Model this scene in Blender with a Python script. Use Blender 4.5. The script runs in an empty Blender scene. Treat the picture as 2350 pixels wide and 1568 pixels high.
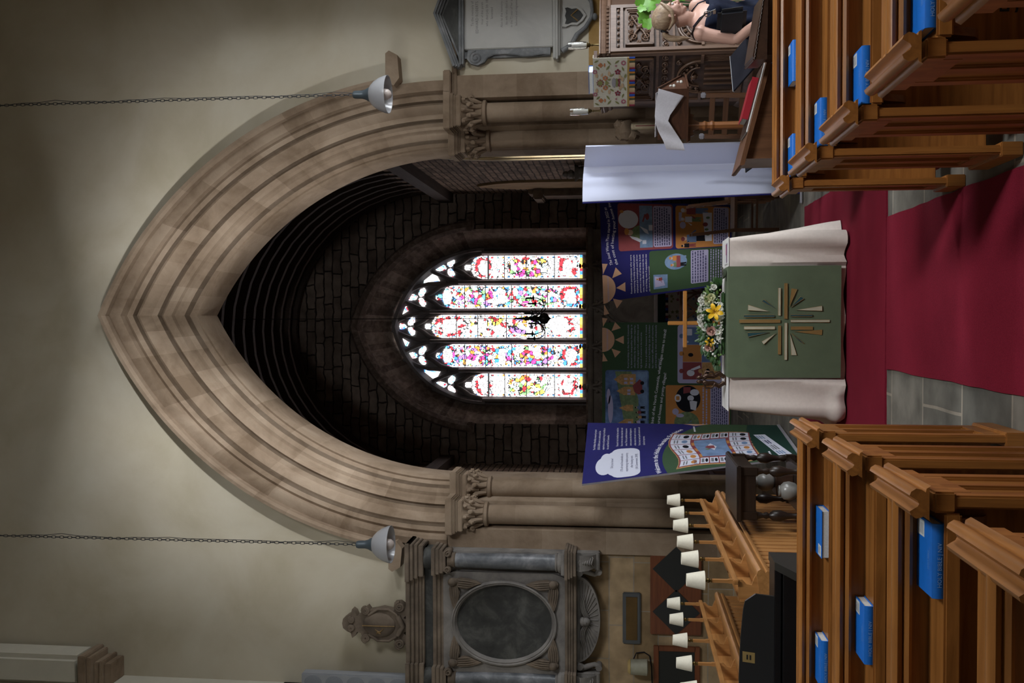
import bpy, bmesh, math, random
from mathutils import Vector, Matrix
C = bpy.context.scene.collection
PI = math.pi
random.seed(7)

# ---------------------------------------------------------------- camera, world, light, exposure
# The photograph was taken with the camera turned on its side: the picture's left is the building's up.
EYE = Vector((0, 0, 1.66))
TH, YAW = math.atan(255 / 2200), math.radians(1.46)
def _cam():
    R = Matrix.Rotation(YAW, 3, 'Z')
    r = R @ Vector((1, 0, 0)); f = R @ Vector((0, math.cos(TH), math.sin(TH))); up = R @ Vector((0, -math.sin(TH), math.cos(TH)))
    cd = bpy.data.cameras.new('camera'); co = bpy.data.objects.new('camera', cd); C.objects.link(co)
    cd.sensor_fit = 'HORIZONTAL'; cd.sensor_width = 36.0; cd.lens = 2200 / 2350 * 36
    cd.clip_start = 0.05; cd.clip_end = 200
    m = Matrix((-up, r, -f)).transposed().to_4x4(); m.translation = EYE
    co.matrix_world = m
    bpy.context.scene.camera = co
_cam()
sc = bpy.context.scene
sc.view_settings.view_transform = 'Standard'; sc.view_settings.look = 'None'
sc.view_settings.gamma = 1.0; sc.view_settings.use_curve_mapping = False
sc.view_settings.exposure = 0.0
W = bpy.data.worlds.new('world'); sc.world = W; W.use_nodes = True
W.node_tree.nodes['Background'].inputs[0].default_value = (0.55, 0.65, 0.8, 1)
W.node_tree.nodes['Background'].inputs[1].default_value = 0.25

def area(name, loc, target, sx, sy, power, col):
    d = bpy.data.lights.new(name, 'AREA'); d.shape = 'RECTANGLE'; d.size = sx; d.size_y = sy
    d.energy = power; d.color = col
    o = bpy.data.objects.new(name, d); C.objects.link(o); o.location = loc
    v = Vector(target) - Vector(loc); o.rotation_euler = v.to_track_quat('-Z', 'Y').to_euler()
    return o
# daylight from the upper walls, south aisle and side chapel, plus added fill lamps
area('fill_west_tower', (0.1, -8.6, 2.0), (0.1, 10, 5.2), 0.9, 0.6, 350, (0.94, 0.97, 1.0))  # added lamp in the tower, no door there; lifts the arch wall
area('daylight_upper_south', (6.2, 4.0, 6.0), (-1.6, 10.2, 6.0), 0.5, 0.6, 1700, (0.93, 0.96, 1.0))
area('daylight_upper_north', (-6.2, 4.0, 6.0), (1.6, 10.2, 6.0), 0.5, 0.6, 1050, (0.95, 0.97, 1.0))
area('daylight_south_aisle', (6.6, 4.3, 2.7), (0.3, 5.2, 0.3), 1.0, 2.0, 200, (0.92, 0.96, 1.0))
area('daylight_south_aisle_east', (6.6, 7.25, 2.7), (0.6, 9.0, 1.1), 0.8, 2.2, 230, (0.90, 0.95, 1.0))
area('fill_north_aisle', (-6.6, 2.4, 3.3), (0, 6.0, 1.4), 3.0, 2.2, 50, (0.95, 0.97, 1.0))  # added fill from the north side
area('fill_nave_high', (3.7, 0.6, 7.6), (-0.3, 6.6, 0.3), 1.2, 3.0, 150, (0.96, 0.98, 1.0)).data.spread = math.radians(80)  # added fill inside the nave, no window; brightens altar, carpet and pews
area('daylight_side_chapel', (3.6, 12.6, 3.1), (2.85, 13.9, 2.3), 0.7, 1.6, 80, (1.0, 0.97, 0.9)).data.spread = math.radians(40)

# ---------------------------------------------------------------- materials
_m = {}
def node(nt, t, **kw):
    n = nt.nodes.new(t)
    for k, v in kw.items():
        if k == 'op': n.operation = v
        elif k.startswith('i'): n.inputs[int(k[1:])].default_value = v
        else: setattr(n, k, v)
    return n
def base(name, rough=0.6, metal=0.0, spec=0.5):
    m = bpy.data.materials.new(name); m.use_nodes = True
    nt = m.node_tree; b = nt.nodes['Principled BSDF']
    b.inputs['Roughness'].default_value = rough; b.inputs['Metallic'].default_value = metal
    b.inputs['Specular IOR Level'].default_value = spec
    return m, nt, b
def ramp(nt, src, stops):
    r = nt.nodes.new('ShaderNodeValToRGB'); e = r.color_ramp.elements
    while len(e) < len(stops): e.new(0.5)
    for i, (p, c) in enumerate(stops):
        e[i].position = p; e[i].color = (c[0], c[1], c[2], 1)
    nt.links.new(src, r.inputs[0]); return r.outputs[0]
def coords(nt, scale=(1, 1, 1), which='Object'):
    tc = nt.nodes.new('ShaderNodeTexCoord'); mp = nt.nodes.new('ShaderNodeMapping')
    mp.inputs['Scale'].default_value = scale
    nt.links.new(tc.outputs[which], mp.inputs[0]); return mp.outputs[0]
def noise(nt, vec, scale, detail=5, rough=0.6, dist=0.0):
    n = node(nt, 'ShaderNodeTexNoise'); n.inputs['Scale'].default_value = scale
    n.inputs['Detail'].default_value = detail; n.inputs['Roughness'].default_value = rough; n.inputs['Distortion'].default_value = dist
    nt.links.new(vec, n.inputs['Vector']); return n.outputs[0]
def bump(nt, b, h, strength=0.3, dist=0.01):
    n = nt.nodes.new('ShaderNodeBump'); n.inputs['Strength'].default_value = strength; n.inputs['Distance'].default_value = dist
    nt.links.new(h, n.inputs['Height']); nt.links.new(n.outputs[0], b.inputs['Normal'])
def sh(c, k): return tuple(min(1, x * k) for x in c)
def plain(name, col, rough=0.6, metal=0.0, var=0.12, scale=8, bmp=0.0, spec=0.5):
    if name in _m: return _m[name]
    m, nt, b = base(name, rough, metal, spec)
    v = coords(nt); n = noise(nt, v, scale)
    nt.links.new(ramp(nt, n, [(0.3, sh(col, 1 - var)), (0.7, sh(col, 1 + var))]), b.inputs['Base Color'])
    if bmp: bump(nt, b, n, bmp, 0.005)
    _m[name] = m; return m
def wood(name, c1, c2, axis='X', rough=0.42, scale=1.0, spec=0.4):
    key = name + axis
    if key in _m: return _m[key]
    m, nt, b = base(key, rough, 0, spec)
    s = {'X': (1.2, 16, 16), 'Y': (16, 1.2, 16), 'Z': (16, 16, 1.2)}[axis]
    v = coords(nt, tuple(x * scale for x in s))
    n = noise(nt, v, 1.6, 6, 0.62, 0.9)
    v2 = coords(nt, (1.3, 1.3, 1.3)); n2 = noise(nt, v2, 1.5, 2)
    mx = node(nt, 'ShaderNodeMath', op='ADD'); nt.links.new(n, mx.inputs[0])
    m2 = node(nt, 'ShaderNodeMath', op='MULTIPLY', i1=0.5); nt.links.new(n2, m2.inputs[0]); nt.links.new(m2.outputs[0], mx.inputs[1])
    nt.links.new(ramp(nt, mx.outputs[0], [(0.5, c1), (0.95, c2)]), b.inputs['Base Color'])
    bump(nt, b, n, 0.06, 0.003)
    _m[key] = m; return m
def stone(name, cols, scale=3.0, rough=0.85, bmp=0.35, tint=0.0):
    """mottled stone; tint > 0 also varies each block by the face attribute 'tint'"""
    if name in _m: return _m[name]
    m, nt, b = base(name, rough, 0, 0.25)
    v = coords(nt); n = noise(nt, v, scale, 7, 0.62, 0.4); n3 = noise(nt, v, scale * 9, 4)
    k = len(cols)
    src = n
    if tint:
        at = nt.nodes.new('ShaderNodeAttribute'); at.attribute_name = 'tint'
        m1 = node(nt, 'ShaderNodeMath', op='MULTIPLY_ADD', i1=tint); nt.links.new(at.outputs['Fac'], m1.inputs[0]); nt.links.new(n, m1.inputs[2])
        s1 = node(nt, 'ShaderNodeMath', op='SUBTRACT', i1=tint * 0.5); nt.links.new(m1.outputs[0], s1.inputs[0]); src = s1.outputs[0]
    nt.links.new(ramp(nt, src, [(0.3 + 0.4 * i / max(1, k - 1), c) for i, c in enumerate(cols)]), b.inputs['Base Color'])
    ad = node(nt, 'ShaderNodeMath', op='ADD'); nt.links.new(n, ad.inputs[0]); nt.links.new(n3, ad.inputs[1])
    bump(nt, b, ad.outputs[0], bmp, 0.012)
    _m[name] = m; return m
def blocks(nt, plane, bw, bh, c1, c2, mortar, msize=0.012, wob=0.02, off=0.5, mscale=2.0, msmooth=0.1):
    """coursed masonry colour and height in world metres on plane 'XZ', 'YZ' or 'XY'"""
    g = nt.nodes.new('ShaderNodeNewGeometry'); s = nt.nodes.new('ShaderNodeSeparateXYZ'); nt.links.new(g.outputs['Position'], s.inputs[0])
    cb = nt.nodes.new('ShaderNodeCombineXYZ')
    nt.links.new(s.outputs[plane[0]], cb.inputs[0]); nt.links.new(s.outputs[plane[1]], cb.inputs[1])
    nz = nt.nodes.new('ShaderNodeTexNoise'); nz.inputs['Scale'].default_value = mscale; nz.inputs['Detail'].default_value = 3
    nt.links.new(cb.outputs[0], nz.inputs['Vector'])
    vm = nt.nodes.new('ShaderNodeVectorMath'); vm.operation = 'MULTIPLY_ADD'; vm.inputs[1].default_value = (wob, wob, 0)
    nt.links.new(nz.outputs['Color'], vm.inputs[0]); nt.links.new(cb.outputs[0], vm.inputs[2])
    br = nt.nodes.new('ShaderNodeTexBrick'); br.offset = off; br.squash = 1.4; br.squash_frequency = 3
    br.inputs['Scale'].default_value = 1; br.inputs['Mortar Size'].default_value = msize; br.inputs['Mortar Smooth'].default_value = msmooth
    br.inputs['Brick Width'].default_value = bw; br.inputs['Row Height'].default_value = bh; br.inputs['Bias'].default_value = 0.0
    for i, c in (('Color1', c1), ('Color2', c2), ('Mortar', mortar)): br.inputs[i].default_value = (*c, 1)
    nt.links.new(vm.outputs[0], br.inputs['Vector'])
    n2 = nt.nodes.new('ShaderNodeTexNoise'); n2.inputs['Scale'].default_value = 5; n2.inputs['Detail'].default_value = 7
    nt.links.new(g.outputs['Position'], n2.inputs['Vector'])
    mx = nt.nodes.new('ShaderNodeMix'); mx.data_type = 'RGBA'; mx.blend_type = 'OVERLAY'; mx.inputs[0].default_value = 0.75
    nt.links.new(br.outputs['Color'], mx.inputs[6]); nt.links.new(n2.outputs['Fac'], mx.inputs[7])
    h = node(nt, 'ShaderNodeMath', op='MULTIPLY_ADD', i1=-1.5); nt.links.new(br.outputs['Fac'], h.inputs[0]); nt.links.new(n2.outputs['Fac'], h.inputs[2])
    return mx.outputs[2], h.outputs[0], s
def masonry(name, plane, bw, bh, c1, c2, mortar, **kw):
    if name in _m: return _m[name]
    bs = kw.pop('bs', 0.6)
    m, nt, b = base(name, 0.9, 0, 0.2)
    col, h, _ = blocks(nt, plane, bw, bh, c1, c2, mortar, **kw)
    nt.links.new(col, b.inputs['Base Color']); bump(nt, b, h, bs, 0.02)
    _m[name] = m; return m
def emit(name, col, strength):
    if name in _m: return _m[name]
    m, nt, b = base(name, 0.3)
    b.inputs['Base Color'].default_value = (*col, 1); b.inputs['Emission Color'].default_value = (*col, 1); b.inputs['Emission Strength'].default_value = strength
    _m[name] = m; return m
def glassy(name, col=(1, 1, 1), rough=0.05, trans=1.0, alpha=1.0):
    if name in _m: return _m[name]
    m, nt, b = base(name, rough)
    b.inputs['Base Color'].default_value = (*col, 1); b.inputs['Transmission Weight'].default_value = trans; b.inputs['Alpha'].default_value = alpha
    _m[name] = m; return m
def carved(name, c_lo, c_hi, scale=14, rough=0.5, bs=1.0):
    """wood carved in relief: scrolls as height, not as light"""
    if name in _m: return _m[name]
    m, nt, b = base(name, rough, 0, 0.4)
    v = coords(nt)
    w = nt.nodes.new('ShaderNodeTexWave'); w.wave_type = 'RINGS'; w.inputs['Scale'].default_value = scale * 0.5; w.inputs['Distortion'].default_value = 9; w.inputs['Detail'].default_value = 1.5; w.inputs['Detail Scale'].default_value = 1.2
    nt.links.new(v, w.inputs[0])
    nt.links.new(ramp(nt, w.outputs['Fac'], [(0.15, c_lo), (0.7, c_hi)]), b.inputs['Base Color'])
    bump(nt, b, w.outputs['Fac'], bs, 0.02)
    _m[name] = m; return m

OAK1, OAK2 = (0.17, 0.063, 0.014), (0.36, 0.145, 0.034)
def oak(ax): return wood('pew_oak_', OAK1, OAK2, ax, 0.36)
def dark(ax): return wood('dark_oak_', (0.022, 0.010, 0.006), (0.055, 0.026, 0.015), ax, 0.4)
def brown(ax): return wood('brown_oak_', (0.075, 0.032, 0.014), (0.15, 0.068, 0.032), ax, 0.4)

# ---------------------------------------------------------------- mesh helpers
class MB:
    """collects shapes for ONE mesh object; self.mi is the material slot of the faces added next"""
    def __init__(self): self.v = []; self.f = []; self.m = []; self.t = []; self.col = []; self.mi = 0; self.tint = 0.5; self.c = None
    def add(self, vs, fs):
        b = len(self.v); self.v += [tuple(p) for p in vs]
        for f in fs:
            self.f.append(tuple(b + i for i in f)); self.m.append(self.mi); self.t.append(self.tint); self.col.append(self.c)
        return self
    def box(self, x0, x1, y0, y1, z0, z1):
        vs = [(x, y, z) for z in (z0, z1) for y in (y0, y1) for x in (x0, x1)]
        return self.add(vs, [(0, 2, 3, 1), (4, 5, 7, 6), (0, 1, 5, 4), (2, 6, 7, 3), (0, 4, 6, 2), (1, 3, 7, 5)])
    def bbox(self, x0, x1, y0, y1, z0, z1, b=0.005):
        """box with chamfered edges"""
        bm = bmesh.new(); bmesh.ops.create_cube(bm, size=1)
        for v in bm.verts: v.co = Vector((x0 + (v.co.x + .5) * (x1 - x0), y0 + (v.co.y + .5) * (y1 - y0), z0 + (v.co.z + .5) * (z1 - z0)))
        bmesh.ops.bevel(bm, geom=bm.edges[:], offset=min(b, 0.45 * min(x1 - x0, y1 - y0, z1 - z0)), segments=2, affect='EDGES')
        return self.frombm(bm)
    def frombm(self, bm, M=None):
        bm.verts.index_update()
        self.add([(M @ v.co if M else v.co)[:] for v in bm.verts], [tuple(v.index for v in f.verts) for f in bm.faces]); bm.free(); return self
    def prism(self, pts, axis, a, b):
        """closed outline in the plane across `axis`, from a to b"""
        def P(p, h): return (h, p[0], p[1]) if axis == 'X' else (p[0], h, p[1]) if axis == 'Y' else (p[0], p[1], h)
        n = len(pts)
        return self.add([P(p, a) for p in pts] + [P(p, b) for p in pts], [tuple(range(n))[::-1], tuple(range(n, 2 * n))] + [(i, (i + 1) % n, n + (i + 1) % n, n + i) for i in range(n)])
    def lathe(self, prof, c=(0, 0, 0), n=24, M=None, caps=True, sx=1, sy=1):
        vs = []; k = len(prof)
        for r, z in prof:
            for i in range(n):
                a = 2 * PI * i / n; p = Vector((r * math.cos(a) * sx, r * math.sin(a) * sy, z))
                if M: p = M @ p
                vs.append((p.x + c[0], p.y + c[1], p.z + c[2]))
        fs = [(j * n + i, j * n + (i + 1) % n, (j + 1) * n + (i + 1) % n, (j + 1) * n + i) for j in range(k - 1) for i in range(n)]
        if caps: fs += [tuple(range(n))[::-1], tuple((k - 1) * n + i for i in range(n))]
        return self.add(vs, fs)
    def cyl(self, p0, p1, r0, r1=None, n=16): return self.tube([p0, p1], [r0, r0 if r1 is None else r1], n)
    def tube(self, pts, r, n=10, closed=False, flat=1.0):
        pts = [Vector(p) for p in pts]; k = len(pts)
        if not isinstance(r, (list, tuple)): r = [r] * k
        vs = []; prev = None
        for i, p in enumerate(pts):
            t = (pts[(i + 1) % k] - pts[i - 1]) if closed else (pts[min(i + 1, k - 1)] - pts[max(i - 1, 0)])
            t = t.normalized() if t.length > 1e-9 else Vector((0, 0, 1))
            if prev is None:
                a = Vector((0, 0, 1)) if abs(t.z) < 0.9 else Vector((1, 0, 0)); u = t.cross(a).normalized()
            else:
                u = prev - t * prev.dot(t); u = u.normalized() if u.length > 1e-9 else t.orthogonal().normalized()
            w = t.cross(u); prev = u
            for j in range(n):
                a = 2 * PI * j / n; vs.append((p + u * (r[i] * math.cos(a)) + w * (r[i] * flat * math.sin(a)))[:])
        kk = k if closed else k - 1
        fs = [(i * n + j, i * n + (j + 1) % n, ((i + 1) % k) * n + (j + 1) % n, ((i + 1) % k) * n + j) for i in range(kk) for j in range(n)]
        if not closed: fs += [tuple(range(n))[::-1], tuple((k - 1) * n + j for j in range(n))]
        return self.add(vs, fs)
    def ball(self, c, r, n=12, M=None):
        rx, ry, rz = r if isinstance(r, (list, tuple)) else (r, r, r); vs = []; h = max(4, n // 2 + 1)
        bm = bmesh.new(); bmesh.ops.create_uvsphere(bm, u_segments=n, v_segments=h, radius=1)
        T = Matrix.Translation(c) @ (M.to_4x4() if M else Matrix()) @ Matrix.Diagonal((rx, ry, rz, 1))
        return self.frombm(bm, T)
    def grid(self, fn, nu, nv, cu=False):
        vs = [fn(i / nu, j / nv) for j in range(nv + 1) for i in range(nu + 1)]; w = nu + 1
        return self.add(vs, [(j * w + i, j * w + i + 1, (j + 1) * w + i + 1, (j + 1) * w + i) for j in range(nv) for i in range(nu)])
    def slab(self, fn, nu, nv, d):
        """a sheet fn(u,v) -> (point, normal) given thickness d to both sides"""
        w = nu + 1; A = [fn(i / nu, j / nv) for j in range(nv + 1) for i in range(nu + 1)]; N = len(A)
        vs = [(Vector(p) + Vector(n) * d)[:] for p, n in A] + [(Vector(p) - Vector(n) * d)[:] for p, n in A]; fs = []
        for j in range(nv):
            for i in range(nu):
                q = (j * w + i, j * w + i + 1, (j + 1) * w + i + 1, (j + 1) * w + i); fs += [q, tuple(N + x for x in q[::-1])]
        ring = [i for i in range(nu + 1)] + [j * w + nu for j in range(1, nv + 1)] + [nv * w + i for i in range(nu - 1, -1, -1)] + [j * w for j in range(nv - 1, 0, -1)]
        for a, b in zip(ring, ring[1:] + ring[:1]): fs.append((a, N + a, N + b, b))
        return self.add(vs, fs)
    def sweep(self, sections, closed=False, caps=False):
        """rows of points of equal length, joined row to row"""
        n = len(sections[0]); k = len(sections); vs = [p for s in sections for p in s]; m = n if closed else n - 1
        fs = [(j * n + i, j * n + (i + 1) % n, (j + 1) * n + (i + 1) % n, (j + 1) * n + i) for j in range(k - 1) for i in range(m)]
        if caps: fs += [tuple(range(n))[::-1], tuple((k - 1) * n + i for i in range(n))]
        return self.add(vs, fs)

_shift = {}
def obj(name, mb, mats, parent=None, smooth=35, fixn=True, remesh=0):
    me = bpy.data.meshes.new(name)
    r = parent
    while r is not None and r.parent is not None: r = r.parent
    s = _shift.get(r.name, None) if r is not None else None
    vs = mb.v if s is None else [(p[0] - s[0], p[1] - s[1], p[2] - s[2]) for p in mb.v]
    me.from_pydata(vs, [], mb.f)
    if not isinstance(mats, (list, tuple)): mats = [mats]
    for m in mats: me.materials.append(m)
    if any(mb.m): me.polygons.foreach_set('material_index', mb.m)
    if len(set(mb.t)) > 1:
        a = me.attributes.new('tint', 'FLOAT', 'FACE'); a.data.foreach_set('value', mb.t)
    if any(c is not None for c in mb.col):
        a = me.attributes.new('paint', 'FLOAT_COLOR', 'CORNER'); d = []
        for p, c in zip(me.polygons, mb.col): d += list((*(c or (1, 1, 1)), 1)) * p.loop_total
        a.data.foreach_set('color', d)
    if fixn:
        bm = bmesh.new(); bm.from_mesh(me); bmesh.ops.recalc_face_normals(bm, faces=bm.faces); bm.to_mesh(me); bm.free()
    if smooth:
        me.polygons.foreach_set('use_smooth', [True] * len(me.polygons)); me.set_sharp_from_angle(angle=math.radians(smooth))
    me.update()
    o = bpy.data.objects.new(name, me); C.objects.link(o)
    if parent is not None: o.parent = parent
    return o
def tag(o, label, cat, group=None, kind=None):
    if label: o['label'] = label
    if cat: o['category'] = cat
    if group: o['group'] = group
    if kind: o['kind'] = kind
    return o
def thing(name, label, cat, loc=(0, 0, 0), rz=0.0, group=None, world=False):
    """an Empty at the thing's base; world=True: its parts are given in world metres"""
    o = bpy.data.objects.new(name, None); C.objects.link(o); o.empty_display_size = 0.1
    o.location = loc; o.rotation_euler = (0, 0, rz)
    if world: _shift[o.name] = loc
    return tag(o, label, cat, group)
def struct(name, mb, m, parent=None, **kw):
    o = obj(name, mb, m, parent, **kw)
    if parent is None: o['kind'] = 'structure'
    return o
def dup(root, loc, rz=None, label=None, group=None):
    r = root.copy(); C.objects.link(r); r.location = loc
    if rz is not None: r.rotation_euler = (0, 0, rz)
    if label: r['label'] = label
    if group: r['group'] = group
    for ch in list(root.children):
        c = ch.copy(); C.objects.link(c); c.parent = r
        for g in list(ch.children):
            d = g.copy(); C.objects.link(d); d.parent = c
    return r
_txt = {}
def text2d(body, size=1.0, align='LEFT', width=None, bold=0.0, spacing=1.0, line=1.0):
    """outlines of a line or block of lettering as flat faces: ([(x, y)], faces)"""
    cu = bpy.data.curves.new('lettering', 'FONT'); cu.body = body; cu.size = size; cu.align_x = align
    cu.resolution_u = 2; cu.offset = bold; cu.space_character = spacing; cu.space_line = line
    o = bpy.data.objects.new('lettering', cu); C.objects.link(o)
    dg = bpy.context.evaluated_depsgraph_get(); me = bpy.data.meshes.new_from_object(o.evaluated_get(dg))
    vs = [(v.co.x, v.co.y) for v in me.vertices]; fs = [tuple(p.vertices) for p in me.polygons]
    bpy.data.objects.remove(o); bpy.data.curves.remove(cu); bpy.data.meshes.remove(me)
    if width and vs:
        w = max(v[0] for v in vs) - min(v[0] for v in vs); k = width / w; vs = [(x * k, y) for x, y in vs]
    return vs, fs
def ellipse(cx, cy, rx, ry, n=28, a0=0, a1=2 * PI): return [(cx + rx * math.cos(a0 + (a1 - a0) * i / n), cy + ry * math.sin(a0 + (a1 - a0) * i / n)) for i in range(n + (0 if abs(a1 - a0 - 2 * PI) < 1e-6 else 1))]
def rrect(x0, x1, y0, y1, r, n=4):
    o = []
    for cx, cy, a in ((x1 - r, y1 - r, 0), (x0 + r, y1 - r, 90), (x0 + r, y0 + r, 180), (x1 - r, y0 + r, 270)):
        o += [(cx + r * math.cos(math.radians(a + 90 * i / n)), cy + r * math.sin(math.radians(a + 90 * i / n))) for i in range(n + 1)]
    return o
def arch(a, h, n=24, x0=0.0, z0=0.0, dz=0.0):
    """pointed arch from the foot at +a over the apex to -a: [(x, z)]; dz starts it that far above the springing"""
    if h <= a * 1.0001: h = a * 1.0001
    c = (h * h - a * a) / (2 * a); R = a + c
    t0 = math.asin(min(1, dz / R)); t1 = math.atan2(h, c)
    rt = [(-c + R * math.cos(t0 + (t1 - t0) * i / n), R * math.sin(t0 + (t1 - t0) * i / n)) for i in range(n + 1)]
    return [(x0 + x, z0 + z) for x, z in rt] + [(x0 - x, z0 + z) for x, z in rt[-2::-1]]
# ---------------------------------------------------------------- large structure
YW = 10.2                                   # west face of the chancel-arch wall
SPR = 3.55                                  # springing of the arch
LIME = [(0.165, 0.114, 0.073), (0.245, 0.178, 0.122), (0.32, 0.243, 0.173)]
M_lime = stone('arch_limestone', LIME, 2.2, 0.85, 0.35, 0.2)
M_lime0 = stone('dressed_limestone', LIME, 2.6, 0.85, 0.4)
M_grey = stone('monument_grey_stone', [(0.11, 0.10, 0.095), (0.19, 0.175, 0.16), (0.26, 0.24, 0.22)], 3.0, 0.8, 0.25)
M_greyw = stone('monument_brown_stone', [(0.075, 0.058, 0.044), (0.15, 0.115, 0.085), (0.22, 0.17, 0.125)], 3.0, 0.8, 0.3)
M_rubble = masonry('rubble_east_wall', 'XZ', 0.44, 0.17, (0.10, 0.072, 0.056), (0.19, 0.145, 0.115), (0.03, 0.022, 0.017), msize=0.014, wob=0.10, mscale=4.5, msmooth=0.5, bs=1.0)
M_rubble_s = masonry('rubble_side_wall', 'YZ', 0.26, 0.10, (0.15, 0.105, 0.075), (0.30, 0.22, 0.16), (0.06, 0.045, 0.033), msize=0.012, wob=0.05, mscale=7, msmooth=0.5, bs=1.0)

def wall_material():
    """limewashed plaster; bare coursed ashlar low on the north half, ochre wash low on the south half"""
    m, nt, b = base('nave_plaster', 0.92, 0, 0.15)
    col, h, s = blocks(nt, 'XZ', 0.52, 0.26, (0.20, 0.135, 0.07), (0.36, 0.26, 0.155), (0.26, 0.22, 0.17), msize=0.006, wob=0.02)
    g = s.inputs[0].links[0].from_socket
    n1 = noise(nt, g, 0.9, 6, 0.6, 0.3); n2 = noise(nt, g, 7, 5)
    pl = ramp(nt, n1, [(0.25, (0.43, 0.375, 0.265)), (0.5, (0.53, 0.475, 0.365)), (0.75, (0.60, 0.555, 0.45))])
    oc = ramp(nt, n2, [(0.3, (0.30, 0.18, 0.06)), (0.7, (0.42, 0.27, 0.11))])
    def cmp(sock, op, val):
        q = node(nt, 'ShaderNodeMath', op=op, i1=val); nt.links.new(sock, q.inputs[0]); return q.outputs[0]
    def mul(a, c):
        q = node(nt, 'ShaderNodeMath', op='MULTIPLY'); nt.links.new(a, q.inputs[0]); nt.links.new(c, q.inputs[1]); return q.outputs[0]
    def mix(f, a, c):
        q = nt.nodes.new('ShaderNodeMix'); q.data_type = 'RGBA'; nt.links.new(f, q.inputs[0]); nt.links.new(a, q.inputs[6]); nt.links.new(c, q.inputs[7]); return q.outputs[2]
    low = mul(cmp(s.outputs['X'], 'LESS_THAN', -1.0), cmp(s.outputs['Z'], 'LESS_THAN', 2.35))
    strip = mul(cmp(s.outputs['X'], 'LESS_THAN', -1.0), mul(cmp(s.outputs['X'], 'GREATER_THAN', -2.56), cmp(s.outputs['Z'], 'LESS_THAN', 3.98)))
    mx = node(nt, 'ShaderNodeMath', op='MAXIMUM'); nt.links.new(low, mx.inputs[0]); nt.links.new(strip, mx.inputs[1])
    ochre = mul(cmp(s.outputs['X'], 'GREATER_THAN', 1.0), cmp(s.outputs['Z'], 'LESS_THAN', 2.02))
    c = mix(mx.outputs[0], mix(ochre, pl, oc), col)
    nt.links.new(c, b.inputs['Base Color'])
    hh = node(nt, 'ShaderNodeMath', op='MULTIPLY'); nt.links.new(h, hh.inputs[0]); nt.links.new(mx.outputs[0], hh.inputs[1])
    ha = node(nt, 'ShaderNodeMath', op='MULTIPLY_ADD', i1=0.6); nt.links.new(n1, ha.inputs[0]); nt.links.new(hh.outputs[0], ha.inputs[2])
    bump(nt, b, ha.outputs[0], 0.5, 0.03)
    return m
M_wall = wall_material()
M_white = plain('limewash', (0.55, 0.52, 0.43), 0.9, var=0.08, scale=2)

def holed_wall(outline, x0, x1, z0, z1, y0, y1, mb=None):
    """wall between two planes with an opening: outline [(x, z)] runs from foot to foot over the top"""
    mb = mb or MB(); n = len(outline); cx = sum(p[0] for p in outline) / n
    def edge(p, i):
        t = i / (n - 1)
        if t < 0.25: return (x1, z0 + (z1 - z0) * t / 0.25)
        if t > 0.75: return (x0, z0 + (z1 - z0) * (1 - t) / 0.25)
        return (x1 + (x0 - x1) * (t - 0.25) / 0.5, z1)
    Q = [edge(p, i) for i, p in enumerate(outline)]
    for y in (y0, y1):
        mb.sweep([[(p[0], y, p[1]) for p in outline], [(q[0], y, q[1]) for q in Q]])
    mb.sweep([[(p[0], y0, p[1]) for p in outline], [(p[0], y1, p[1]) for p in outline]])
    return mb
def resample(pts, k):
    L = [0]
    for a, b in zip(pts, pts[1:]): L.append(L[-1] + math.dist(a, b))
    out = []; j = 0
    for i in range(k):
        t = L[-1] * i / (k - 1)
        while j < len(L) - 2 and L[j + 1] < t: j += 1
        f = (t - L[j]) / (L[j + 1] - L[j] + 1e-9); out.append(tuple(a + (b - a) * f for a, b in zip(pts[j], pts[j + 1])))
    return out

# --- chancel-arch wall
o_ar = arch(2.5, 3.83, 40, 0.03, SPR)
ol = [(2.53, 0.0), (2.53, SPR)] + o_ar[1:-1] + [(-2.47, SPR), (-2.47, 0.0)]
mb = MB(); ol = [(2.53, z) for z in (0, .6, 1.2, 1.8, 2.4, 3.0)] + o_ar + [(-2.47, z) for z in (3.0, 2.4, 1.8, 1.2, .6, 0)]
holed_wall(ol, -4.6, 4.6, 0, 9.6, YW, 11.1, mb)
struct('wall_chancel_arch', mb, M_wall, smooth=0)

# --- arch mouldings: orders stepping back from the wall face to the inner soffit; joints as separate voussoirs
prof = [(0.0, 11.12), (0.0, 10.68), (0.03, 10.63), (0.06, 10.64), (0.10, 10.58), (0.14, 10.52), (0.20, 10.49), (0.25, 10.49), (0.27, 10.45),
        (0.31, 10.44), (0.35, 10.40), (0.38, 10.42), (0.40, 10.36), (0.47, 10.35), (0.52, 10.29), (0.58, 10.26), (0.61, 10.27), (0.63, 10.21),
        (0.69, 10.19), (0.73, 10.21), (0.75, 10.15), (0.80, 10.14), (0.90, 10.16), (0.92, 10.22)]
A0, H0, A1, H1 = 1.84, 2.99, 2.58, 3.93
def ring(s, y, n, dz=0.0):
    k = y / YW if s > 0.0 else 10.66 / YW
    a = A0 + (A1 - A0) * s; h = H0 + (H1 - H0) * s
    return [(x, y, z) for x, z in arch(a, h, n, 0.03, SPR, dz)]
NV = 44
rows = [ring(s, y, NV) for s, y in prof]
rnd = random.Random(3)
mb = MB(); orders = [(0, 5), (4, 12), (11, 17), (16, 23)]
for oi, (a, b) in enumerate(orders):
    j = 0; N = len(rows[0])
    while j < N - 1:
        step = rnd.choice((2, 3, 3, 4)); j2 = min(N - 1, j + step)
        if j < NV < j2: j2 = NV
        mb.tint = rnd.random()
        mb.sweep([[rows[r][i] for i in range(j, j2 + 1)] for r in range(a, b + 1)])
        j = j2
struct('trim_arch_moulding', mb, M_lime, smooth=30)
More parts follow.
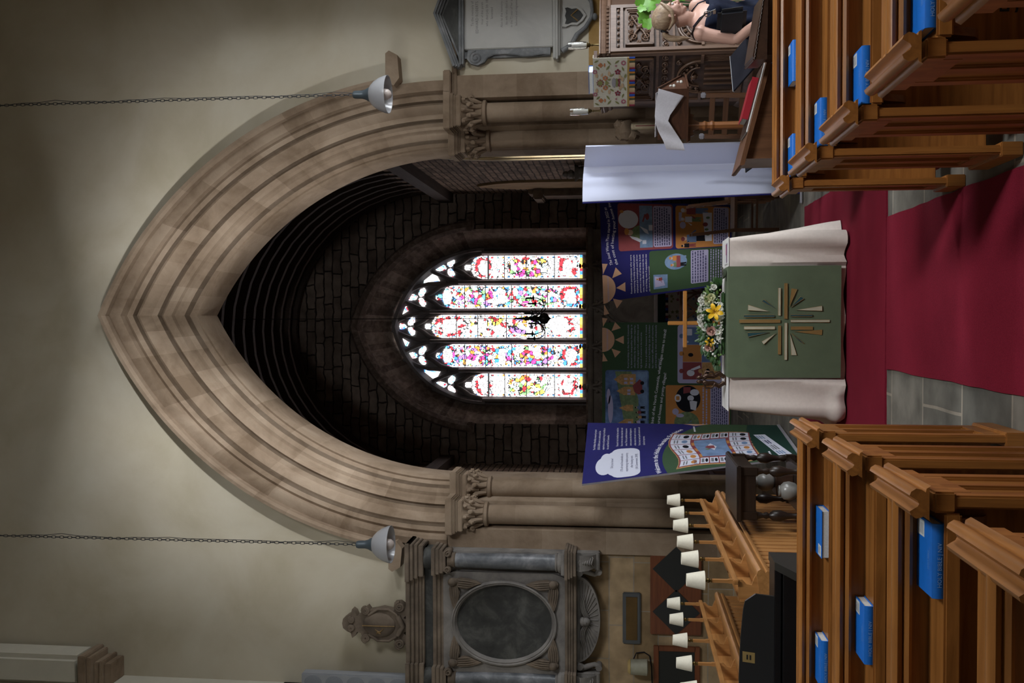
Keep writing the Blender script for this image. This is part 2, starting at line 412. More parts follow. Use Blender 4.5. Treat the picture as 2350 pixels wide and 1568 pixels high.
# fine mortar joints between the voussoirs
mb = MB(); hood = [(0.90, 10.16), (0.905, 10.09), (0.94, 10.06), (0.985, 10.06), (1.0, 10.10), (1.0, 10.21)]
hr = [ring(s, y, NV, 0.52) for s, y in hood]; j = 0
while j < len(hr[0]) - 1:
    j2 = min(len(hr[0]) - 1, j + rnd.choice((3, 4, 5))); mb.tint = rnd.random()
    mb.sweep([[r[i] for i in range(j, j2 + 1)] for r in hr]); j = j2
for sx, tip in ((1, 0.24), (-1, 0.20)):                       # label stops: the hood turns outward at its feet
    x = 0.03 + sx * 2.535; mb.tint = 0.6
    mb.prism([(x - sx * 0.06, 4.17), (x + sx * tip, 4.17), (x + sx * (tip + 0.03), 4.13), (x + sx * (tip - 0.02), 4.04), (x - sx * 0.02, 4.02), (x - sx * 0.10, 4.08)], 'Y', 10.03, 10.2)
struct('trim_hood_mould', mb, M_lime, smooth=30)

# --- jambs with two shafts each side, bases and foliate capitals
for sx, side in ((1, 'south'), (-1, 'north')):
    X = lambda x: 0.03 + sx * x
    mb = MB()
    pr = [(2.55, 10.2), (2.55, 10.16), (2.31, 10.16), (2.29, 10.24), (2.27, 10.34), (2.04, 10.36), (2.00, 10.50), (1.97, 10.62), (1.86, 10.64), (1.84, 10.72), (1.84, 11.12), (2.55, 11.12)]
    z = 0.0
    while z < 3.12:
        z2 = min(3.14, z + rnd.choice((0.26, 0.3, 0.34))); mb.tint = rnd.random()
        mb.prism([(X(a), b) for a, b in pr], 'Z', z, z2); z = z2
    mb.tint = 0.5; mb.prism([(X(a), b) for a, b in pr], 'Z', 3.14, SPR)
    jb = struct('trim_jamb_' + side, mb, M_lime, smooth=0)
    for (cx, cy) in ((2.165, 10.25), (1.93, 10.54)):
        mb = MB(); z = 0.35
        while z < 3.1:
            z2 = min(3.12, z + rnd.choice((0.3, 0.36, 0.42))); mb.tint = rnd.random()
            mb.lathe([(0.105, z), (0.105, z2)], (X(cx), cy, 0), 24, caps=False); z = z2
        mb.tint = 0.5
        mb.lathe([(0.20, 0), (0.20, 0.12), (0.17, 0.16), (0.19, 0.2), (0.17, 0.24), (0.13, 0.28), (0.15, 0.32), (0.105, 0.36)], (X(cx), cy, 0), 24)
        obj('shaft', mb, M_lime, jb, smooth=40)
        mb = MB()                                              # capital: necking ring, bell with curled leaves, abacus
        mb.lathe([(0.105, 3.10), (0.135, 3.115), (0.135, 3.145), (0.11, 3.16), (0.112, 3.22), (0.13, 3.30), (0.165, 3.37), (0.17, 3.38)], (X(cx), cy, 0), 24)
        for k in range(10):
            a = 2 * PI * k / 10; c, s_ = math.cos(a), math.sin(a)
            mb.tube([(X(cx) + c * r, cy + s_ * r, zz) for r, zz in ((0.115, 3.16), (0.13, 3.22), (0.155, 3.27), (0.185, 3.285), (0.195, 3.262), (0.18, 3.248))], [0.012, 0.026, 0.03, 0.026, 0.02, 0.012], 8)
            a += PI / 10; c, s_ = math.cos(a), math.sin(a)
            mb.tube([(X(cx) + c * r, cy + s_ * r, zz) for r, zz in ((0.125, 3.24), (0.145, 3.31), (0.175, 3.345), (0.2, 3.345), (0.2, 3.32))], [0.015, 0.026, 0.028, 0.022, 0.012], 8)
        mb.bbox(X(cx) - .165, X(cx) + .165, cy - .165, cy + .165, 3.37, 3.425, 0.008)
        for e, z0, z1 in ((0.175, 3.425, 3.45), (0.19, 3.45, 3.475), (0.2, 3.475, 3.555)): mb.bbox(X(cx) - e, X(cx) + e, cy - e, cy + e, z0, z1, 0.01)
        obj('capital', mb, M_lime0, jb, smooth=40)
    if sx > 0:
        mb = MB(); mb.bbox(2.35, 2.62, 10.06, 10.2, 3.475, 3.555, 0.01); mb.bbox(2.35, 2.95, 10.14, 10.2, 3.42, 3.475, 0.01); obj('impost_string', mb, M_lime0, jb)

# --- floor
M_floor = masonry('flagstone', 'XY', 0.95, 0.62, (0.10, 0.095, 0.082), (0.17, 0.155, 0.13), (0.24, 0.21, 0.17), msize=0.009, wob=0.03, mscale=1.2, bs=0.35)
mb = MB(); mb.box(-7.0, 7.0, -9.0, 20.0, -0.12, 0.0); struct('floor', mb, M_floor, smooth=0)

# --- nave shell (mostly behind the photographer): walls with openings shaped to throw light on the arch wall, roof
mb = MB(); mb.box(-4.45, -4.05, 8.6, 10.2, 0, 9.6); mb.box(-4.45, -4.05, -3, 8.6, 5.2, 5.45); mb.box(-4.45, -4.05, -3, 8.6, 6.4, 9.6); mb.box(-4.45, -4.05, -3, 5.35, 5.45, 6.4); mb.box(-4.45, -4.05, 6.15, 8.6, 5.45, 6.4); mb.box(-4.45, -4.05, -3, -1.0, 0, 5.2); struct('wall_north', mb, M_white, smooth=0)
mb = MB(); mb.box(4.05, 4.45, 8.6, 10.2, 0, 9.6); mb.box(4.05, 4.45, -3, 8.6, 5.2, 5.45); mb.box(4.05, 4.45, -3, 8.6, 6.4, 9.6); mb.box(4.05, 4.45, -3, 5.35, 5.45, 6.4); mb.box(4.05, 4.45, 6.0, 8.6, 5.45, 6.4); mb.box(4.05, 4.45, -3, 0.5, 0, 5.2); struct('wall_south', mb, M_white, smooth=0)
mb = MB(); mb.box(-4.45, -1.0, -3.1, -2.6, 0, 9.6); mb.box(1.2, 4.45, -3.1, -2.6, 0, 9.6); mb.box(-1.0, 1.2, -3.1, -2.6, 3.5, 9.6); mb.box(-1.0, 1.2, -3.1, -2.6, 0, 2.6); struct('wall_west', mb, M_white, smooth=0)
mb = MB(); mb.box(-1.9, -1.5, -9, -3.1, 0, 8); mb.box(1.5, 1.9, -9, -3.1, 0, 8); mb.box(-1.9, 1.9, -9.3, -9, 0, 8); mb.box(-1.9, 1.9, -9.3, -3.1, 8, 8.2); struct('wall_tower', mb, M_white, smooth=0)
for sx, nm in ((-1, 'north'), (1, 'south')):
    mb = MB(); x = sx * 7.1; mb.box(x - .15, x + .15, -3, 10.2, 0, 5.4); struct('wall_aisle_' + nm, mb, M_white, smooth=0)
    mb = MB(); mb.box(min(sx * 4.05, sx * 7.2), max(sx * 4.05, sx * 7.2), -3, 10.2, 5.2, 5.4); struct('ceiling_aisle_' + nm, mb, M_white, smooth=0)
    mb = MB(); a, b = sorted((sx * 4.45, sx * 7.2)); mb.box(a, b, 10.2, 10.5, 0, 5.4); mb.box(a, b, -3.2, -3, 0, 5.4); struct('wall_aisle_end_' + nm, mb, M_white, smooth=0)
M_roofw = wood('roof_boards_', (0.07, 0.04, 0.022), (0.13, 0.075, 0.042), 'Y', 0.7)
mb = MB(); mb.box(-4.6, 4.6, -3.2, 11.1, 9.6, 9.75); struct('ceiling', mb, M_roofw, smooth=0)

# --- north arcade springer: moulded corbel with a white plastered rib rising from it
mb = MB()
for e, z0, z1 in ((0.04, 7.28, 7.36), (0.08, 7.36, 7.40), (0.06, 7.40, 7.47), (0.13, 7.47, 7.52), (0.16, 7.52, 7.60)): mb.bbox(-4.05, -3.86 + e, 9.95 - e, 10.2, z0, z1, 0.008)
cb = struct('trim_corbel', mb, M_lime0)
mb = MB(); mb.bbox(-4.05, -3.72, 9.82, 10.2, 7.6, 9.6, 0.05); obj('rib', mb, M_white, cb)

# --- chancel: side walls, east wall, wagon roof
CXS, CXN, CYE = 2.28, -2.72, 17.55
so = [(12.0 + 0.0, 0)]
def side_wall(name, x, sgn, y0, y1, a, yc, spr, h, mats):
    """wall along the chancel with one pointed opening centred at yc"""
    mb = MB(); oa = arch(a, h, 16, yc, spr)
    o = [(yc + a, z) for z in (0, spr * .33, spr * .66)] + oa + [(yc - a, z) for z in (spr * .66, spr * .33, 0)]
    n = len(o)
    def ed(i):
        t = i / (n - 1)
        return (y1, 6.0 * t / .25) if t < .25 else (y0, 6.0 * (1 - t) / .25) if t > .75 else (y1 + (y0 - y1) * (t - .25) / .5, 6.0)
    Q = [ed(i) for i in range(n)]
    mb.sweep([[(x, p[0], p[1]) for p in o], [(x, q[0], q[1]) for q in Q]])
    mb.sweep([[(x + sgn * .9, p[0], p[1]) for p in o], [(x + sgn * .9, q[0], q[1]) for q in Q]])
    w = struct(name, mb, mats[0], smooth=0)
    mb = MB(); mb.tint = 0.6                                     # moulded reveal
    pf = [(0.0, 0.10), (-0.03, 0.10), (-0.03, 0.02), (0.05, 0.0), (0.12, 0.03), (0.14, -0.02), (0.2, -0.02), (0.3, -0.10), (0.34, -0.07), (0.4, -0.13), (0.55, -0.13), (0.9, -0.13)]
    rows = []
    for d, e in pf:
        oa = arch(a + e, h + e * 1.3, 16, yc, spr)
        rows.append([(x + sgn * d, y, z) for y, z in [(yc + a + e, 0)] + oa + [(yc - a - e, 0)]])
    mb.sweep(rows); obj('moulded_reveal', mb, mats[1], w, smooth=30)
    return w
M_pale = stone('pale_reveal_stone', [(0.42, 0.33, 0.20), (0.55, 0.46, 0.31), (0.62, 0.54, 0.39)], 2.0, 0.8, 0.2)
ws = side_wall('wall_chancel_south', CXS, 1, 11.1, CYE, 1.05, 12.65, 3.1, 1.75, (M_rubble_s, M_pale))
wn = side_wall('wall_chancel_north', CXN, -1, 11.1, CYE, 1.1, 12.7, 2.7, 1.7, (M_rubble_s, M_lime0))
# south window recess and the wall monument beside it
M_ochre = plain('ochre_wash', (0.30, 0.20, 0.10), 0.9, var=0.2, scale=5)
mb = MB(); mb.prism(arch(0.42, 0.9, 10, 16.35, 3.25)[::1] + [(15.93, 2.0), (16.77, 2.0)], 'X', 2.24, 2.30); obj('arched_recess', mb, M_ochre, ws)
mb = MB(); mb.bbox(2.12, 2.28, 16.75, 17.3, 0.6, 3.05, 0.02); mb.bbox(2.06, 2.28, 16.7, 17.36, 3.05, 3.22, 0.02); mb.bbox(2.16, 2.28, 16.8, 17.25, 3.22, 3.32, 0.02); obj('stone_pilaster', mb, M_greyw, ws)
mb = MB(); mb.bbox(2.05, 2.28, 14.35, 14.62, 1.3, 2.2, 0.02); mb.lathe([(.06, 2.2), (.1, 2.25), (.09, 2.32), (.14, 2.38)], (2.17, 14.5, 0), 12); mb.ball((2.15, 14.5, 2.44), (0.07, 0.1, 0.06), 8); mb.ball((2.15, 14.5, 2.52), (0.05, 0.07, 0.05), 8); obj('carved_corbel', mb, M_grey, ws)
mb = MB(); mb.lathe([(.1, 0), (.1, 1.95), (.13, 2.0), (.11, 2.05), (.15, 2.15), (.2, 2.28), (.2, 2.36)], (CXN + .1, 14.3, 0), 16); mb.lathe([(.1, 0), (.1, 1.95), (.13, 2.0), (.11, 2.05), (.15, 2.15), (.2, 2.28), (.2, 2.36)], (CXN + .1, 14.6, 0), 16); obj('shaft', mb, M_pale, wn)
mb = MB(); mb.box(2.2, 5.6, 9.9 + 1.2, 11.15, 0, 6); mb.box(5.5, 5.6, 11.1, 16, 0, 1.6); mb.box(5.5, 5.6, 11.1, 16, 4.4, 6); mb.box(5.5, 5.6, 13.1, 16, 1.6, 4.4); mb.box(3.2, 5.6, 16, 16.1, 0, 6); mb.box(3.18, 5.6, 11.1, 16.1, 6, 6.1); struct('wall_side_chapel', mb, M_white, smooth=0)
mb = MB(); mb.box(-5.2, -5.1, 11.1, 16, 0, 6); mb.box(-5.2, -3.62, 16, 16.1, 0, 6); mb.box(-5.2, -3.62, 11.1, 16.1, 6, 6.1); struct('wall_vestry', mb, M_rubble_s, smooth=0)

# --- east wall with the splayed window opening
EC = -0.17; WSP = 4.25; WS0 = 2.31
w_in = lambda a, h: [(EC + a, WS0), (EC + a, 2.9), (EC + a, 3.5)] + arch(a, h, 26, EC, WSP) + [(EC - a, 3.5), (EC - a, 2.9), (EC - a, WS0)]
mb = MB(); inn = w_in(1.80, 2.28)
full = [(EC + 1.80, 0.0), (EC + 1.80, 0.8), (EC + 1.80, 1.6)] + inn + [(EC - 1.80, 1.6), (EC - 1.80, 0.8), (EC - 1.80, 0.0)]
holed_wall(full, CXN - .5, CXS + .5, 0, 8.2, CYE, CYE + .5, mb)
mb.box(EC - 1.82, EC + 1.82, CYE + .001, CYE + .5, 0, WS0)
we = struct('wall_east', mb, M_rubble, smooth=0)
M_splay = stone('splay_stone', [(0.10, 0.07, 0.055), (0.20, 0.145, 0.115), (0.30, 0.23, 0.19)], 9.0, 0.9, 0.8, 0.3)
# window: order of arch stones, hood, splay, frame, tracery plate, mullions and painted glass
win = bpy.data.objects.new('window_1', None); C.objects.link(win); win['kind'] = 'structure'; win.location = (EC, CYE, WS0); _shift['window_1'] = (EC, CYE, WS0)
mb = MB(); hp = [(1.78, 0.0), (1.78, -0.06), (1.84, -0.13), (1.93, -0.14), (1.97, -0.08), (1.97, 0.01)]
mb.sweep([[(x, CYE + y, z) for x, z in arch(a, 2.27 + (a - 1.78) * 1.25, 26, EC, WSP, 0.25)] for a, y in hp])
for s in (1, -1): mb.bbox(EC + s * 1.82 - .06, EC + s * 1.82 + .16, CYE - .14, CYE, 4.40, 4.52, 0.02) if s > 0 else mb.bbox(EC - 1.98, EC - 1.76, CYE - .14, CYE, 4.40, 4.52, 0.02)
obj('hood_mould', mb, M_splay, win, smooth=30)
mb = MB(); rnd = random.Random(5)
R0, R1 = w_in(1.80, 2.28), w_in(1.48, 1.78); j = 0
while j < len(R0) - 1:
    mb.tint = rnd.random(); mb.sweep([[(p[0], CYE - .01 - 0, p[1]) for p in R0[j:j + 2]], [(p[0], CYE + .05, p[1]) for p in [(a[0] * .8 + b[0] * .2, a[1] * .8 + b[1] * .2) for a, b in zip(R0[j:j + 2], R1[j:j + 2])]], [(p[0], CYE + .45, p[1]) for p in R1[j:j + 2]]]); j += 1
mb.tint = 0.3; mb.box(EC - 1.8, EC + 1.8, CYE - .02, CYE + .47, WS0 - .1, WS0 + .02)
obj('splay', mb, M_splay, win, smooth=0)
M_trac = stone('tracery_stone', [(0.10, 0.085, 0.085), (0.17, 0.15, 0.145), (0.22, 0.19, 0.18)], 3.0, 0.85, 0.2)
YG = CYE + .42
mb = MB(); mb.prism([(EC + 1.5, WS0)] + arch(1.5, 1.82, 26, EC, WSP) + [(EC - 1.5, WS0)], 'Y', YG + .02, YG + .14); obj('tracery_plate', mb, M_trac, win, smooth=0)
LX = [-1.113, -0.556, 0.0, 0.556, 1.113]; LT = [4.42, 4.98, 5.19, 4.98, 4.42]; HW = 0.215; ZB = 2.40
for k in range(6):                                               # mullions and the frame's two sides
    x = -1.39 + k * 0.556; top = [4.3, 4.75, 5.3, 5.3, 4.75, 4.3][k]
    mb = MB(); w = 0.058
    mb.prism([(EC + x - w, YG + .03), (EC + x - w, YG - .03), (EC + x - .02, YG - .13), (EC + x + .02, YG - .13), (EC + x + w, YG - .03), (EC + x + w, YG + .03)], 'Z', WS0, top); obj('mullion', mb, M_trac, win, smooth=30)
mb = MB(); mb.sweep([[(x, y, z) for x, z in arch(a, a * 1.235 - .03, 26, EC, WSP)] for a, y in ((1.49, YG - .02), (1.47, YG - .12), (1.42, YG - .12), (1.36, YG + .03))]); obj('frame', mb, M_trac, win, smooth=30)
mb = MB()
for x, t in zip(LX, LT):                                         # bars of the tracery over each light
    for s in (1, -1):
        mb.tube([(EC + x + s * r, YG - .03, z) for r, z in ((.27, t - .35), (.26, t - .1), (.2, t + .12), (.1, t + .26), (0.02, t + .42))], 0.045, 8)
        mb.tube([(EC + x + s * r, YG - .03, z) for r, z in ((.27, t + .0), (.25, t + .35), (.2, t + .55), (.07, t + .85))], 0.04, 8)
obj('tracery_bars', mb, M_trac, win, smooth=50)

# --- painted glass, lit by the sky behind it: a raster of small quarries coloured by the picture they belong to
def glass_material():
    m, nt, b = base('painted_glass', 0.4)
    at = nt.nodes.new('ShaderNodeAttribute'); at.attribute_name = 'paint'
    nt.links.new(at.outputs['Color'], b.inputs['Base Color']); nt.links.new(at.outputs['Color'], b.inputs['Emission Color'])
    b.inputs['Emission Strength'].default_value = 3.6
    return m
M_glass = glass_material()
PAL = {'r': (.75, .03, .04), 'b': (.05, .22, .85), 'c': (.12, .55, .85), 'g': (.18, .5, .14), 'o': (.9, .22, .04), 'p': (.3, .15, .7), 'y': (.95, .62, .08), 'm': (.6, .05, .22), 'w': (1, 1, 1), 'k': (.02, .02, .02), 's': (.55, .8, .8), 'q': (.20, .19, .19)}
def paint_light(i, x, top):
    rnd = random.Random(40 + i); nx, nz = 26, int((top - ZB) / 0.0165)
    H = top - ZB; outer = i in (0, 4); mid = i == 2
    if outer: meds = [(.13, .17, 'rw'), (.46, .34, 'rsogywwsw' if i == 0 else 'rwgyomwws'), (.84, .15, 'rw')]
    elif mid: meds = [(.13, .16, 'rww'), (.36, .22, 'poywrcww'), (.60, .24, 'rrwwywww'), (.84, .2, 'rwswr')]
    else: meds = [(.085, .15, 'bcrw'), (.35, .36, 'cbprgomwwsww'), (.545, .13, 'bcow'), (.73, .32, 'rbgompcwwsww'), (.92, .14, 'cbrw')]
    sites = [(rnd.uniform(-HW, HW), rnd.uniform(0, H), rnd.random()) for _ in range(int(300 * H / 2.6))]
    bins = {}
    for s in sites: bins.setdefault(int(s[1] / .12), []).append(s)
    mb = MB()
    for j in range(nz):
        for q in range(nx):
            u = -HW + 2 * HW * (q + .5) / nx; z = H * (j + .5) / nz
            dt = H - z                                           # cusped head
            lim = HW if dt > .24 else (.05 + .11 * math.sqrt(max(0, (dt - .13) / .11)) + .055 * max(0, (dt - .13) / .11) if dt > .13 else .055 * math.sqrt(max(0, 1 - ((dt - .065) / .066) ** 2)))
            if abs(u) > lim: continue
            c = 'w'
            near = sorted(((u - s[0]) ** 2 + (z - s[1]) ** 2, s[2]) for k in (-1, 0, 1) for s in bins.get(int(z / .12) + k, []))
            lead = len(near) > 1 and near[1][0] ** .5 - near[0][0] ** .5 < .013
            e = HW - abs(u)
            for zc, hh, pal in meds:
                a = abs(z / H - zc) * H / (hh * H / 2); d = max(a + .35 * abs(u) / HW * (1 if hh < .2 else .3), (abs(u) / .19) ** 2 + a * a * .75)
                if d < 1: c = pal[int(near[0][1] * 977) % len(pal)] if near and not (hh < .21 and d < .5) else 'w'
                elif d < 1.1: c = 'k' if rnd.random() < .35 else 'w'
                if d < 1: break
            else:
                if e < .045:
                    ph = (z * 9.5) % 1
                    if .15 < ph < .5 and e > .012: c = 'rbocrb'[int(z * 9.5) % 6]
                elif near and near[0][1] > .86: c = rnd.choice('rbcys') if rnd.random() < .8 else 'w'
            if c != 'w' and lead and rnd.random() < .8: c = 'k'
            elif c == 'w' and lead and rnd.random() < .4: c = 'q'
            if any(abs(z - t) < .009 for t in (H * .24, H * .48, H * .66, H * .8)): c = 'k'
            if z < .06: c = 'ybroy'[int((u + HW) * 16) % 5] if z > .015 else 'k'
            col = PAL[c]; k = 1.0 if c in 'wk' else rnd.uniform(.75, 1.25)
            x0 = EC + x - HW + 2 * HW * q / nx; x1 = x0 + 2 * HW / nx; z0 = ZB + H * j / nz; z1 = z0 + H / nz
            mb.c = tuple(min(1, v * k) for v in col)
            mb.add([(x0, YG, z0), (x1, YG, z0), (x1, YG, z1), (x0, YG, z1)], [(0, 1, 2, 3)])
    return obj('painted_pane', mb, M_glass, win, smooth=0, fixn=False)
for i, (x, t) in enumerate(zip(LX, LT)): paint_light(i, x, t + .22)
def small_pane(pts, name='tracery_pane'):
    mb = MB(); cx = sum(p[0] for p in pts) / len(pts); cz = sum(p[1] for p in pts) / len(pts); rnd = random.Random(int(cx * 1000) + int(cz * 77))
    n = len(pts)
    for i in range(n):
        a, b = pts[i], pts[(i + 1) % n]
        for f0, f1 in ((0, .45), (.45, .72), (.72, .9), (.9, 1)):
            P = lambda p, f: (cx + (p[0] - cx) * f, YG + .005, cz + (p[1] - cz) * f)
            mb.c = PAL[rnd.choice('wwwwwws' + ('rcb' if .4 < f0 < .8 else ''))] if f0 < .9 else PAL[rnd.choice('wk')]
            mb.add([P(a, f0), P(b, f0), P(b, f1), P(a, f1)] if f0 else [P(a, f1), P(b, f1), (cx, YG + .005, cz)], [(0, 1, 2, 3)] if f0 else [(0, 1, 2)])
    obj(name, mb, M_glass, win, smooth=0, fixn=False)
for x, t in zip(LX, LT):                                         # three-petalled openings
    zc = t + .55
    for a, L in ((90, .24), (-35, .19), (215, .19)):
        ca, sa = math.cos(math.radians(a)), math.sin(math.radians(a)); pts = []
        for k in range(12):
            q = 2 * PI * k / 12; l = .02 + L * .5 * (1 + math.cos(q)); w_ = .062 * math.sin(q) * (1.0 if 0 else 1)
            pts.append((EC + x + ca * l - sa * w_, zc + sa * l + ca * w_))
        small_pane(pts)
for s in (1, -1):                                                # small triangular openings along the arch
    small_pane([(EC + s * .30, 5.72), (EC + s * .19, 5.90), (EC + s * .24, 6.02), (EC + s * .40, 5.88), (EC + s * .38, 5.76)])
    small_pane([(EC + s * .86, 5.12), (EC + s * .80, 5.45), (EC + s * .87, 5.44), (EC + s * 1.04, 5.22)])

# --- wagon roof: boarded barrel with close ribs and wall plates
RC, RA, RH, RZ = (CXS + CXN) / 2, (CXS - CXN) / 2, 2.75, 4.95
def barrel(r, n=20): return [(RC + (RA + r) * math.cos(PI * i / n), RZ + (RH + r) * math.sin(PI * i / n)) for i in range(n + 1)]
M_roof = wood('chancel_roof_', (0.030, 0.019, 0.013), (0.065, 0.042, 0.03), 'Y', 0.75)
mb = MB(); b0, b1 = barrel(0.16), barrel(0.22)
mb.sweep([[(x, y, z) for x, z in b0] for y in (11.1, 18.0)]); mb.sweep([[(x, y, z) for x, z in b1] for y in (11.1, 18.0)])
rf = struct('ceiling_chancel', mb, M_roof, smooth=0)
y = 11.35
while y < 17.5:
    mb = MB(); a, b = barrel(0.0), barrel(0.17); k = 0.09
    mb.sweep([[(x, y + d, z) for x, z in s] for d, s in ((0, b), (0, a), (k, a), (k, b))]); obj('rib', mb, M_roof, rf, smooth=20); y += 0.42
for x in (CXS, CXN):
    mb = MB(); mb.box(x - .16, x + .16, 11.1, CYE, 4.78, 5.02); obj('wall_plate', mb, M_roof, rf)
# ---------------------------------------------------------------- carpets
def carpet_material():
    m, nt, b = base('red_carpet', 0.95, 0, 0.1)
    v = coords(nt); n = noise(nt, v, 260, 3); n2 = noise(nt, v, 1.6, 3)
    mx = node(nt, 'ShaderNodeMath', op='MULTIPLY_ADD', i1=0.5); nt.links.new(n2, mx.inputs[0]); nt.links.new(n, mx.inputs[2])
    nt.links.new(ramp(nt, mx.outputs[0], [(0.45, (0.10, 0.005, 0.014)), (0.95, (0.20, 0.013, 0.030))]), b.inputs['Base Color'])
    bump(nt, b, n, 0.4, 0.002); return m
M_carpet = carpet_material()
def rug(name, x0, x1, y0, y1, h, label):
    mb = MB(); rnd = random.Random(int(y0 * 10)); n = 40
    def edge(a, b, fx):
        return [fx(a + (b - a) * i / n, rnd.uniform(-.004, .004)) for i in range(n)]
    o = edge(x0, x1, lambda t, e: (t, y0 + e)) + edge(y0, y1, lambda t, e: (x1 + e, t)) + edge(x1, x0, lambda t, e: (t, y1 + e)) + edge(y1, y0, lambda t, e: (x0 + e, t))
    mb.prism(o, 'Z', 0.0, h); return tag(obj(name, mb, M_carpet, smooth=0), label, 'carpet')
rug('carpet_runner', -0.335, 0.625, 0.9, 6.285, 0.010, 'deep red carpet runner laid along the aisle between the pews')
rug('carpet', -.985, 1.0, 6.30, 9.05, 0.012, 'broad deep red carpet spread under the altar across the aisle end')

# ---------------------------------------------------------------- pews
def pew(name, sgn, x_end, y_far, L, label, D=0.38, num=''):
    """sgn +1: runs to +x from its aisle end; the back faces the camera, the book ledge hangs on it"""
    t = thing(name, label, 'pew', (x_end, y_far, 0), 0, 'oak pews facing the altar')
    X = lambda x: sgn * x
    def bx(mb, x0, x1, y0, y1, z0, z1, b=0.006): a, c = sorted((X(x0), X(x1))); mb.bbox(a, c, y0, y1, z0, z1, b)
    mb = MB()                                                     # end: stiles, rails, muntin and two sunk panels
    bx(mb, .008, .044, -D, -D + .06, .0, .80); bx(mb, .008, .044, -.06, 0, .0, .80); bx(mb, .008, .044, -D + .055, -.055, .70, .80); bx(mb, .008, .044, -D + .055, -.055, 0, .16); bx(mb, -.002, .056, -D - .004, .004, .765, .825)
    if D > .3: bx(mb, 0.009, .043, -D / 2 - .022, -D / 2 + .022, .15, .71)
    bx(mb, .02, .034, -D + .05, -.05, .12, .74)
    bx(mb, -.004, .056, -D - .006, .006, 0, .09, .004)
    e = obj('end_panel', mb, oak('Z'), t)
    cp = [(-.030, .82), (-.036, .815), (-.026, .828), (-.012, .830), (-.022, .842), (-.026, .856), (-.014, .870), (0.0, .874), (.010, .862), (.018, .852), (.03, .848), (.040, .852), (.048, .862), (.058, .874), (.072, .870), (.084, .856), (.080, .842), (.070, .830), (.084, .828), (.094, .815), (.088, .82)]
    cp = [(.0275 + (x - .029) * .74, .822 + (z - .80) * .95) for x, z in cp]
    mb = MB(); mb.sweep([[(X(x), y, z) for x, z in cp] for y in (-D - .02, .025)], closed=True, caps=True); obj('end_cap', mb, oak('Y'), t, smooth=50)
    mb = MB()
    K = -D + .16                                                  # the back stands behind the ledge
    bx(mb, .055, L, K, K + .022, .09, .85, .003)
    obj('back_panel', mb, oak('X'), t)
    rp = [(-.045, .822), (-.052, .832), (-.046, .843), (-.036, .845), (-.047, .852), (-.05, .863), (-.038, .874), (-.022, .874), (-.012, .866), (.0, .862), (.012, .866), (.024, .874), (.04, .868), (.042, .852), (.03, .843), (.03, .822)]
    rp = [(y, z + .019) for y, z in rp]
    mb = MB(); mb.sweep([[(X(x), K + .012 + y, z) for y, z in rp] for x in (.05, L)], closed=True, caps=True); obj('back_rail', mb, oak('X'), t, smooth=50)
    mb = MB()
    bx(mb, .055, L, -D + .01, K + .002, .772, .787, .004); bx(mb, .056, L, -D - .004, -D + .012, .750, .795, .006)
    obj('book_ledge', mb, oak('X'), t)
    mb = MB(); mb.prism([(-D + .01, .772), (K - .002, .772), (K - .002, .63), (K - .03, .65), (K - .06, .72), (-D + .03, .75)], 'X', X(.09), X(.115)); obj('ledge_bracket', mb, oak('Z'), t)
    if D > .3:
        mb = MB(); bx(mb, .055, L, K + .03, .10, .415, .445, .008); obj('seat', mb, oak('X'), t)
        for x in (.7, 1.7):
            mb = MB(); bx(mb, x, x + .04, K + .03, .06, 0, .415, .004); obj('seat_support', mb, oak('Z'), t)
    if num:
        mb = MB(); vs, fs = text2d(num, .075); mb.add([(X(.16) + a, K - .0008, .52 + b_) for a, b_ in vs], fs); obj('painted_number', mb, M_num, t, smooth=0, fixn=False)
    return t
M_num = plain('number_black', (0.01, 0.008, 0.006), 0.7)
RX, LX0 = 0.66, -0.505
RY = [5.12, 4.62, 3.90, 3.18, 2.46]; LY = [4.54, 3.81, 3.08, 2.36]; RD = [.20, .38, .38, .38, .38]; RXS = [.635, .672, .69, .718, .735]; LXS = [-.487, -.485, -.478, -.50]
for i, y in enumerate(RY):
    pew('pew', 1, RXS[i], y, 2.5, 'oak pew on the south side, ' + ('shallow front of the block, before the dark chest', 'second row, one Bible beside its end cap', 'third row, a Bible just behind its end cap', 'fourth row, its Bible running out of the picture', 'only its end cap corner showing')[i], RD[i], ('', '', '4', '5', '')[i])
for i, y in enumerate(LY):
    pew('pew', -1, LXS[i], y, 3.1 - .3 * i, 'oak pew on the north side, ' + ('first row, two Bibles, behind the piano', 'second row, one Bible', 'third row, a large Bible near its end', 'its moulded end cap nearest the camera')[i])
